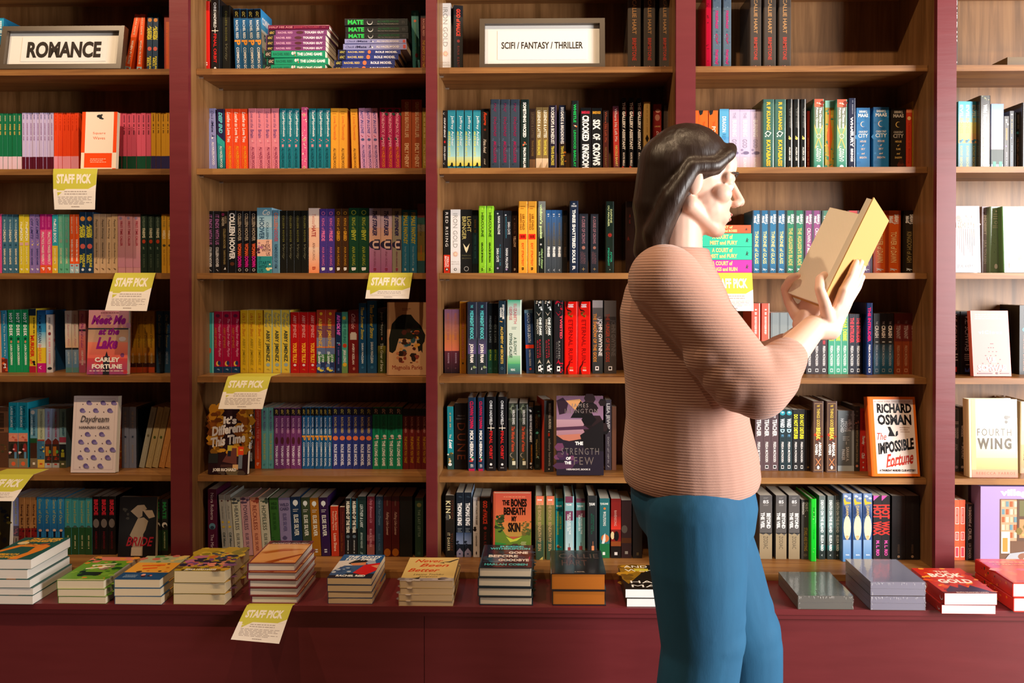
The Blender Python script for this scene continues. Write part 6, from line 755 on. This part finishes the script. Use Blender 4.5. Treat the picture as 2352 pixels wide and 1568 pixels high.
# ------------------------------------------------------------------ staff pick cards
def card(path, label, split=.5, seed=1, tail=.14):
    """path: (v, left point, right point) from the rear edge tucked under the books to the lower edge"""
    def S(u, v):
        for i in range(len(path)-1):
            if v <= path[i+1][0] or i == len(path)-2:
                f = (v-path[i][0])/(path[i+1][0]-path[i][0]); L, R = path[i][1].lerp(path[i+1][1], f), path[i][2].lerp(path[i+1][2], f); return L.lerp(R, u)
    def nrm(u, v):
        a, b = S(min(u+.01, 1), v)-S(max(u-.01, 0), v), S(u, min(v+.02, 1))-S(u, max(v-.02, 0)); return (b.cross(a)).normalized()
    g, wt = lin('ccc445'), lin('f2e6da'); mb = MB(); vs = sorted(set([p[0] for p in path]+[split]+[i/14 for i in range(15)])); us = [i/6 for i in range(7)]; o = path[1][1]
    for i in range(len(vs)-1):
        for j in range(6):
            q = [(us[j], vs[i]), (us[j], vs[i+1]), (us[j+1], vs[i+1]), (us[j+1], vs[i])]; c = g if (vs[i]+vs[i+1])/2 < split else wt
            if vs[i+1] <= split+1e-6 and (vs[i+1] > split-.08) and (j in (0, 5)) : c = g
            P = [S(*t) for t in q]; Q = [S(*t)-nrm(*t)*.0004 for t in q]
            mb.poly([p-o for p in P], c, 0, True); mb.poly([p-o for p in reversed(Q)], wt, 0, True)
    for (ua, va, ub, vb) in [(0, vs[i], 0, vs[i+1]) for i in range(len(vs)-1)]+[(1, vs[i+1], 1, vs[i]) for i in range(len(vs)-1)]+[(us[j], 1, us[j+1], 1) for j in range(6)]+[(us[j+1], 0, us[j], 0) for j in range(6)]:
        a, b = S(ua, va), S(ub, vb); mb.poly([a-o, a-nrm(ua, va)*.0004-o, b-nrm(ub, vb)*.0004-o, b-o], wt)
    s0 = path[1][0] if len(path) > 2 else 0; ht = 1.0
    fn = lambda a, b, e: S(a, min(b, 1))+nrm(a, min(b, 1))*e-o
    it = f'T|.48|{s0+(split-s0)*.5:.3f}|.8|{(split-s0)*.42:.3f}|STAFF PICK|f6ecd8|B;P|ccc445,.08,{split-.005},.3,{split-.005},.1,{split+tail:.3f};P|f2e6da,1,{split+.001},1,{split-.09:.3f},.82,{split+.001};L|.25|.8|{split+.03:.3f}|{split+.13:.3f}|2|b4a49c;L|.1|.92|{split+.15:.3f}|.9|6|b4a49c;L|.4|.62|.92|.97|1|a89890'
    panel(mb, it, 1, 1, fn, 0, .0002)
    ob = mb.obj('staff_pick_card', M['card']); ob.location = o; tag(ob, label, 'card', 'staff pick cards'); return ob
def hang(r, tl, tr, bl, br, fwd, label, split=.45, Yf=.0482, zt=None, seed=1, inner=.03):
    z = SZ[r] if zt is None else zt
    L0, R0 = at(*tl, Yf), at(*tr, Yf); L0.z = R0.z = z+.0007
    Lr, Rr = L0+Vector((.004, inner, 0)), R0+Vector((.004, inner, 0)); b0, b1 = at(*bl, Yf-fwd), at(*br, Yf-fwd)
    m0, m1 = L0.lerp(b0, .14)+Vector((0, -.0035, 0)), R0.lerp(b1, .14)+Vector((0, -.0035, 0)); d0, d1 = L0+Vector((0, -.0016, -.0012)), R0+Vector((0, -.0016, -.0012))
    h0, h1 = L0.lerp(b0, .55)+Vector((0, -.004, 0)), R0.lerp(b1, .55)+Vector((0, -.004, 0))
    return card([(0, Lr, Rr), (.16, L0, R0), (.19, d0, d1), (.28, m0, m1), (.62, h0, h1), (1, b0, b1)], label, split+.1, seed)
hang(2, (123, 389), (225, 389), (125, 481), (218, 481), .012, 'staff pick card hanging under the square cream book, far-left bay', .48)
hang(3, (265, 628), (358, 627), (241, 713), (337, 714), .05, 'staff pick card hanging off the third shelf, far-left bay', .48)
hang(3, (849, 626), (948, 625), (839, 685.5), (939, 686), .02, 'staff pick card hanging off the third shelf, second bay', .62)
hang(4, (524, 868), (623, 868), (501, 939), (603, 939), .05, 'staff pick card folded over the fourth shelf, second bay', .46, inner=.085)
hang(5, (-22, 1093), (77, 1092), (-72, 1150), (31.5, 1150.5), .08, 'staff pick card cut by the left edge, fifth shelf', .6, inner=.075)
hang(6, (567, 1398), (672, 1398), (530, 1468), (641, 1478), .07, 'staff pick card hanging off the burgundy ledge under a hardcover stack', .45, Yf=-.2635, zt=LZ, inner=.012)
hang(3, (1630, 628), (1727, 628), (1634, 714), (1731, 714), .012, 'staff pick card beside the walking woman, third shelf of fourth bay', .52)
# ------------------------------------------------------------------ the woman walking past with an open book
PY = -.70
def P(px, py, dy=0): return at(px, py, PY+dy)
class Solid:
    def __init__(s): s.b = bmesh.new()
    def ell(s, c, fx, fy, fz):          # ellipsoid by three half axes
        r = bmesh.ops.create_icosphere(s.b, subdivisions=3, radius=1)
        m = Matrix((fx, fy, fz)).transposed().to_4x4()
        for v in r['verts']: v.co = m @ v.co + c
    def ball(s, c, r): s.ell(c, Vector((r, 0, 0)), Vector((0, r, 0)), Vector((0, 0, r)))
    def cap(s, p0, r0, p1, r1):
        s.ball(p0, r0); s.ball(p1, r1); d = p1-p0
        if d.length < 1e-4: return
        q = d.to_track_quat('Z', 'Y').to_matrix(); n = 24; ring = []
        for p, r in ((p0, r0), (p1, r1)): ring.append([s.b.verts.new(p+q @ Vector((r*math.cos(i*2*math.pi/n), r*math.sin(i*2*math.pi/n), 0))) for i in range(n)])
        for i in range(n): s.b.faces.new((ring[0][i], ring[0][(i+1) % n], ring[1][(i+1) % n], ring[1][i]))
        s.b.faces.new(ring[0][::-1]); s.b.faces.new(ring[1])
    def chain(s, pts):
        for (a, ra), (b, rb) in zip(pts, pts[1:]): s.cap(a, ra, b, rb)
    def loft(s, rings):                  # rings: (centre, half depth along x, half width along y), bottom to top
        n = 32; R = [[s.b.verts.new(c+Vector((rx*math.cos(i*2*math.pi/n), ry*math.sin(i*2*math.pi/n), 0))) for i in range(n)] for c, rx, ry in rings]
        for a, b in zip(R, R[1:]):
            for i in range(n): s.b.faces.new((a[i], a[(i+1) % n], b[(i+1) % n], b[i]))
        s.b.faces.new(R[0][::-1]); s.b.faces.new(R[-1])
    def build(s, name, m, parent, voxel, sm, origin=Vector((0, 0, 0))):
        me = bpy.data.meshes.new(name); bmesh.ops.recalc_face_normals(s.b, faces=s.b.faces)
        for v in s.b.verts: v.co -= origin
        s.b.to_mesh(me); s.b.free(); me.materials.append(m); o = link(bpy.data.objects.new(name, me), parent)
        r = o.modifiers.new('remesh', 'REMESH'); r.mode = 'VOXEL'; r.voxel_size = voxel; r.use_smooth_shade = True
        if sm: k = o.modifiers.new('smooth', 'SMOOTH'); k.iterations = sm; k.factor = .5
        return o
m, nt, b = mat('skin', .45, .4, 'e6bea8'); b.inputs['Subsurface Weight'].default_value = .12; b.inputs['Subsurface Radius'].default_value = (.012, .005, .003); b.inputs['Subsurface Scale'].default_value = .6; noise_bump(nt, b, 160, .05, .0006); M['skin'] = m
m, nt, b = mat('knit_wool', .85, .15, 'b58a79'); tc = N(nt, 'TexCoord'); wv = N(nt, 'TexWave', Scale=55.0, Distortion=.6, Detail=2.0); wv.bands_direction = 'Z'; wv.inputs['Detail Scale'].default_value = 6; bp = N(nt, 'Bump', Strength=.5, Distance=.002)
cr = N(nt, 'ValToRGB'); cr.color_ramp.elements[0].color = lin('b28776'); cr.color_ramp.elements[1].color = lin('ba8f7e')
nt.links.new(tc.outputs['Object'], wv.inputs['Vector']); nt.links.new(wv.outputs['Fac'], bp.inputs['Height']); nt.links.new(bp.outputs[0], b.inputs['Normal']); nt.links.new(wv.outputs['Fac'], cr.inputs[0]); nt.links.new(cr.outputs[0], b.inputs['Base Color'])
b.inputs['Sheen Weight'].default_value = .25; M['wool'] = m
m, nt, b = mat('denim', .75, .25, '24587a'); nz, mp = noise_bump(nt, b, 260, .25, .0008, (1, 1, .3)); n2 = N(nt, 'TexNoise', Scale=5.0, Detail=5.0); cr = N(nt, 'ValToRGB'); cr.color_ramp.elements[0].color = lin('1d4c6c'); cr.color_ramp.elements[1].color = lin('2a6487'); nt.links.new(n2.outputs['Fac'], cr.inputs[0]); nt.links.new(cr.outputs[0], b.inputs['Base Color']); M['denim'] = m
m, nt, b = mat('brown_hair', .42, .5, '2c1d15'); noise_bump(nt, b, 60, .7, .004, (1, 1, .06)); M['hair'] = m
M['eye'] = mat('eye_white', .15, .5, 'e8e4e0')[0]; M['iris'] = mat('iris', .1, .5, '2a1a12')[0]; M['lip'] = mat('lip', .4, .4, 'c0766c')[0]; M['shoe'] = mat('shoe_leather', .5, .4, '201c1c')[0]
M['tan'] = mat('kraft_cover', .55, .35, 'c79a5c')[0]
G0 = Vector((P(1590, 900).x, PY, 0))
woman = tag(empty('person', G0), 'woman in dusty pink knit sweater and blue jeans, walking while reading a tan book', 'person')
# head frame
HC = P(1592, 420); ta = math.radians(9); hf = Vector((math.cos(ta), 0, -math.sin(ta))); hu = Vector((math.sin(ta), 0, math.cos(ta))); hs = Vector((0, 1, 0))
def Hd(f, u, s=0): return HC+hf*f+hu*u+hs*s
# joints (camera side is her right)
ShR, ElR, WrR = P(1532, 645, -.155), P(1742, 893, -.215), P(1868, 752, -.115)
ShL, ElL, WrL = P(1548, 640, .155), P(1735, 862, .19), P(1880, 742, .085)
# the open book: spine axis A, N points to the reader
O = P(1934, 722, -.012); T_ = P(2038, 512, -.012); A = (T_-O).normalized(); N_ = Vector((-A.z, 0, A.x)); phi = math.radians(38); Yv = Vector((0, 1, 0))
Lr = -Yv*math.cos(phi)+N_*math.sin(phi); Ll = Yv*math.cos(phi)+N_*math.sin(phi); Nr = -N_*math.cos(phi)-Yv*math.sin(phi); Nl = -N_*math.cos(phi)+Yv*math.sin(phi)
def Bk(side, a, l, o): return O+A*a+(Lr if side < 0 else Ll)*l+(Nr if side < 0 else Nl)*o
S = Solid()
S.ell(Hd(-.012, .03), hf*.092, hs*.072, hu*.09); S.ell(Hd(.032, -.042), hf*.058, hs*.055, hu*.072); S.ell(Hd(.064, -.096), hf*.024, hs*.025, hu*.018)
for q in (-1, 1):
    S.cap(Hd(-.008, -.056, q*.05), .02, Hd(.058, -.094, q*.018), .017); S.ell(Hd(.056, -.02, q*.04), hf*.026, hs*.022, hu*.022); S.ell(Hd(.1, -.033, q*.01), hf*.011, hs*.008, hu*.008)
    S.ell(Hd(-.008, -.008, q*.074), hf*.017, hs*.009, hu*.029); S.cap(Hd(.079, .02, q*.012), .011, Hd(.064, .017, q*.046), .012); S.ell(Hd(.074, .0045, q*.031), hf*.011, hs*.014, hu*.005)
S.ell(Hd(.06, .045), hf*.03, hs*.05, hu*.04); S.cap(Hd(.083, .014), .008, Hd(.111, -.026), .0105); S.ell(Hd(.07, -.064), hf*.022, hs*.032, hu*.028)
S.ell(Hd(.0885, -.0585), hf*.0085, hs*.02, hu*.005); S.ell(Hd(.0865, -.069), hf*.009, hs*.018, hu*.006)
nb = P(1557, 590); S.cap(Hd(-.022, -.06), .05, nb, .055); S.cap(nb, .055, P(1552, 650), .07)
# torso and legs under the clothes
S.loft([(P(1590, 1190), .1, .14), (P(1585, 1120), .11, .155), (P(1580, 1020), .095, .14), (P(1568, 860), .1, .145), (P(1555, 720), .1, .165), (P(1552, 640), .075, .15), (P(1555, 605), .055, .09)])
for sh, el, wr, q in ((ShR, ElR, WrR, -1), (ShL, ElL, WrL, 1)):
    S.chain([(sh, .052), (sh.lerp(el, .5), .045), (el, .038), (el.lerp(wr, .35), .039), (wr, .026)])
hipR, knR, anR = P(1598, 1170, -.09), P(1612, 1490, -.1), P(1560, 1880, -.1); hipL, knL, anL = P(1600, 1170, .09), P(1712, 1480, .09), P(1716, 1880, .09)
for h, k, an in ((hipR, knR, anR), (hipL, knL, anL)): S.chain([(h, .08), (h.lerp(k, .5), .07), (k, .05), (k.lerp(an, .35), .05), (an, .034)]); S.cap(an, .034, an+Vector((.11, 0, -.045)), .026)
# hands: palm behind the cover, four fingers up along it, thumb over the fore edge onto the page
def hand(side, wr):
    kn = []
    for i, (l, ln) in enumerate(((.121, .068), (.102, .076), (.083, .071), (.065, .056))):
        k = Bk(side, .034-.004*i*(i > 1), l, .021); kn.append(k); S.cap(Bk(side, -.035, .098-.004*i*2+(.008 if i == 0 else 0), .024), .0125, k, .0105)
        a1 = Bk(side, .034+ln*.5, l-.008-.004*i, .0185); a2 = Bk(side, .034+ln*.82, l-.018-.006*i, .0125); a3 = Bk(side, .034+ln*1.02, l-.026-.007*i, .0095)
        S.chain([(k, .0098), (a1, .0088), (a2, .0078), (a3, .0068)])
    S.ell((kn[1]+kn[2])/2-A*.04+(Nr if side < 0 else Nl)*.002, A*.045, (Lr if side < 0 else Ll)*.036, (Nr if side < 0 else Nl)*.014)
    S.chain([(wr, .026), (Bk(side, -.05, .096, .024), .023), (Bk(side, -.03, .095, .022), .02)])
    S.chain([(Bk(side, -.035, .118, .018), .0145), (Bk(side, -.012, .146, .008), .0125), (Bk(side, .012, .158, -.012), .0105), (Bk(side, .034, .146, -.0255), .0095), (Bk(side, .048, .132, -.0265), .008)])
hand(-1, WrR); hand(1, WrL)
body = S.build('body', M['skin'], woman, .0031, 2, G0)
for q in (-1, 1):                        # eyes, brows
    c = Hd(.0725, -.0015, q*.031)-G0; mb = bmesh.new(); bmesh.ops.create_uvsphere(mb, u_segments=20, v_segments=14, radius=.0122, matrix=Matrix.Translation(c)); me = bpy.data.meshes.new('eye'); mb.to_mesh(me); mb.free()
    me.materials.append(M['eye']); me.materials.append(M['iris']); gaze = (hf-hu*.35).normalized()
    for p in me.polygons: p.use_smooth = True; p.material_index = 1 if (p.center-c).normalized().dot(gaze) > .88 else 0
    e = link(bpy.data.objects.new('eye', me), woman)
    s2 = Solid(); s2.chain([(Hd(.0895, .026, q*.014), .003), (Hd(.088, .031, q*.032), .0034), (Hd(.073, .028, q*.05), .002)]); s2.build('eyebrow', M['hair'], woman, .0015, 1, G0)
s2 = Solid(); s2.ell(Hd(.091, -.0585), hf*.0072, hs*.019, hu*.0042); s2.ell(Hd(.089, -.069), hf*.008, hs*.017, hu*.0052); s2.build('lips', M['lip'], woman, .0014, 1, G0)
S = Solid()                              # hair, shoulder length, tucked behind the ears
S.ell(Hd(-.02, .043), hf*.096, hs*.08, hu*.089); S.chain([(Hd(-.05, .03), .08), (Hd(-.062, -.06), .066), (Hd(-.06, -.12), .052), (P(1500, 572), .045)])
for q in (-1, 1):
    S.chain([(Hd(.066, .083, q*.02), .016), (Hd(.06, .066, q*.05), .014), (Hd(.03, .034, q*.07), .015), (Hd(-.02, .022, q*.078), .018), (Hd(-.05, -.05, q*.07), .026), (Hd(-.07, -.13, q*.045), .03), (P(1505, 590, q*.04), .02)])
S.build('hair', M['hair'], woman, .005, 3, G0)
S = Solid()                              # sweater
S.loft([(P(1585, 1108), .146, .178), (P(1586, 1085), .152, .184), (P(1583, 1040), .15, .182), (P(1577, 960), .136, .172), (P(1572, 880), .133, .168), (P(1562, 790), .132, .172), (P(1553, 715), .126, .18), (P(1548, 660), .108, .17), (P(1550, 622), .09, .13), (P(1556, 592), .074, .085), (P(1560, 570), .066, .068)])
for sh, el, wr, q in ((ShR, ElR, WrR, -1), (ShL, ElL, WrL, 1)):
    S.chain([(sh+Vector((0, -q*.03, .0)), .078), (sh, .074), (sh.lerp(el, .45), .068), (el, .061), (el.lerp(wr, .2), .06), (el.lerp(wr, .42), .047), (el.lerp(wr, .5), .042)])
    for t, dz in ((.62, .012), (.78, .012), (.9, .01)): S.ball(sh.lerp(el, t)+Vector((-.02, 0, -dz)), .06)
S.build('sweater', M['wool'], woman, .006, 4, G0)
S = Solid()                              # jeans
S.loft([(P(1598, 1215), .125, .16), (P(1592, 1150), .14, .17), (P(1586, 1095), .134, .164), (P(1585, 1070), .128, .158)])
for h, k, an in ((hipR, knR, anR), (hipL, knL, anL)):
    S.chain([(h, .108), (h.lerp(k, .4), .104), (k, .086), (k.lerp(an, .4), .084), (an, .084)])
    for t, w in ((.75, .09), (.9, .088)): S.ball(h.lerp(k, t)+Vector((.006, 0, 0)), w)
S.build('jeans', M['denim'], woman, .007, 3, G0)
for an in (anR, anL):
    S = Solid(); z = Vector((an.x, an.y, .05)); S.ell(z+Vector((.06, 0, -.012)), Vector((.125, 0, 0)), Vector((0, .042, 0)), Vector((0, 0, .036))); S.cap(z+Vector((-.02, 0, .03)), .04, z+Vector((-.02, 0, 0)), .04); S.build('shoe', M['shoe'], woman, .006, 2, G0)
# the book in her hands
hb = tag(empty('open_book', O), 'open tan-covered book held up in the walking woman\'s hands', 'book')
HB, WB = .232, .15
mb = MB(); pg = []
for side in (-1, 1):
    a, l, o = (0, 0, 0), 0, 0
    def bx(a0, a1, l0, l1, o0, o1, mbx):
        q = {}
        for i in range(8): q[i] = Bk(side, (a0, a1)[i & 1], (l0, l1)[(i >> 1) & 1], (o0, o1)[i >> 2])-O
        for f in ((0, 1, 3, 2), (4, 6, 7, 5), (0, 4, 5, 1), (2, 3, 7, 6), (0, 2, 6, 4), (1, 5, 7, 3)): mbx.poly([q[i] for i in (f if side > 0 else f[::-1])], lin('f0e6d2'))
    bx(0, HB, .003, WB, 0, .0022, mb)
    p2 = MB(); bx(.004, HB-.004, .0035, WB-.005, -.013, -.0003, p2); pg.append(p2)
mb.poly([Bk(-1, 0, .003, .0022)-O, Bk(-1, HB, .003, .0022)-O, Bk(1, HB, .003, .0022)-O, Bk(1, 0, .003, .0022)-O], lin('f0e6d2')); mb.poly([Bk(-1, 0, .003, 0)-O, Bk(1, 0, .003, 0)-O, Bk(1, HB, .003, 0)-O, Bk(-1, HB, .003, 0)-O], lin('f0e6d2'))
mb.obj('cover', M['tan'], hb)
for p2 in pg: p2.obj('page_block', M['page'], hb)
# ------------------------------------------------------------------ naming every book
ORD = ['first', 'second', 'third', 'fourth', 'fifth', 'sixth', 'seventh', 'eighth', 'ninth', 'tenth', 'eleventh', 'twelfth']
NUM = ['one', 'two', 'three', 'four', 'five', 'six', 'seven', 'eight', 'nine', 'ten', 'eleven', 'twelve']
def desc(key):
    _, kind, c, l, it, cov, *_r = D[key]; k = 'hardcover' if kind == 'h' else 'paperback'
    return f'{c} {k}'+(f', {l} lettering' if l else '')
by = {}
for r, key, o in REG: by.setdefault((r, key), []).append(o)
clash = {}
for (r, key) in by: clash.setdefault((r, desc(key)), []).append(key)
for (r, dsc), ks in clash.items():
    if len(ks) > 1: print('SAME DESCRIPTION', r, dsc, ks)
for (r, key), os in by.items():
    ds = desc(key); n = len(os); os.sort(key=lambda o: o.matrix_world.translation.x)
    for i, o in enumerate(os):
        if key in FACE: lab = f'face-out {ds}, {r}'
        elif n == 1: lab = f'{ds}, {r}'
        else: lab = f'{ds}, {ORD[i]} of {NUM[n-1]} alike, {r}'
        tag(o, lab, 'book', f'{ds}, {r}' if n > 1 else None)
POS = {2: ['bottom', 'top'], 3: ['bottom', 'middle', 'top'], 4: ['bottom', 'second lowest', 'third from bottom', 'top'], 5: ['bottom', 'second lowest', 'middle', 'second from top', 'top']}
for (name, r), L in PILES.items():
    keys = [k for k, _ in L]
    if r == '':
        for i, (k, o) in enumerate(L): tag(o, f'{POS[len(L)][i]} book of the {name}', 'book', name)
    else:
        for i, (k, o) in enumerate(L):
            same = [j for j, q in enumerate(keys) if q == k]; c = D[k][2]
            kd = 'hardcover' if D[k][1] == 'h' else 'paperback'
            lab = f'flat {c} {kd} in the {name}, {r}' if len(same) == 1 else f'flat {c} {kd}, {ORD[same.index(i)]} from bottom of {NUM[len(same)-1]}, {name}, {r}'
            tag(o, lab, 'book', f'{name} of flat books, {r}')
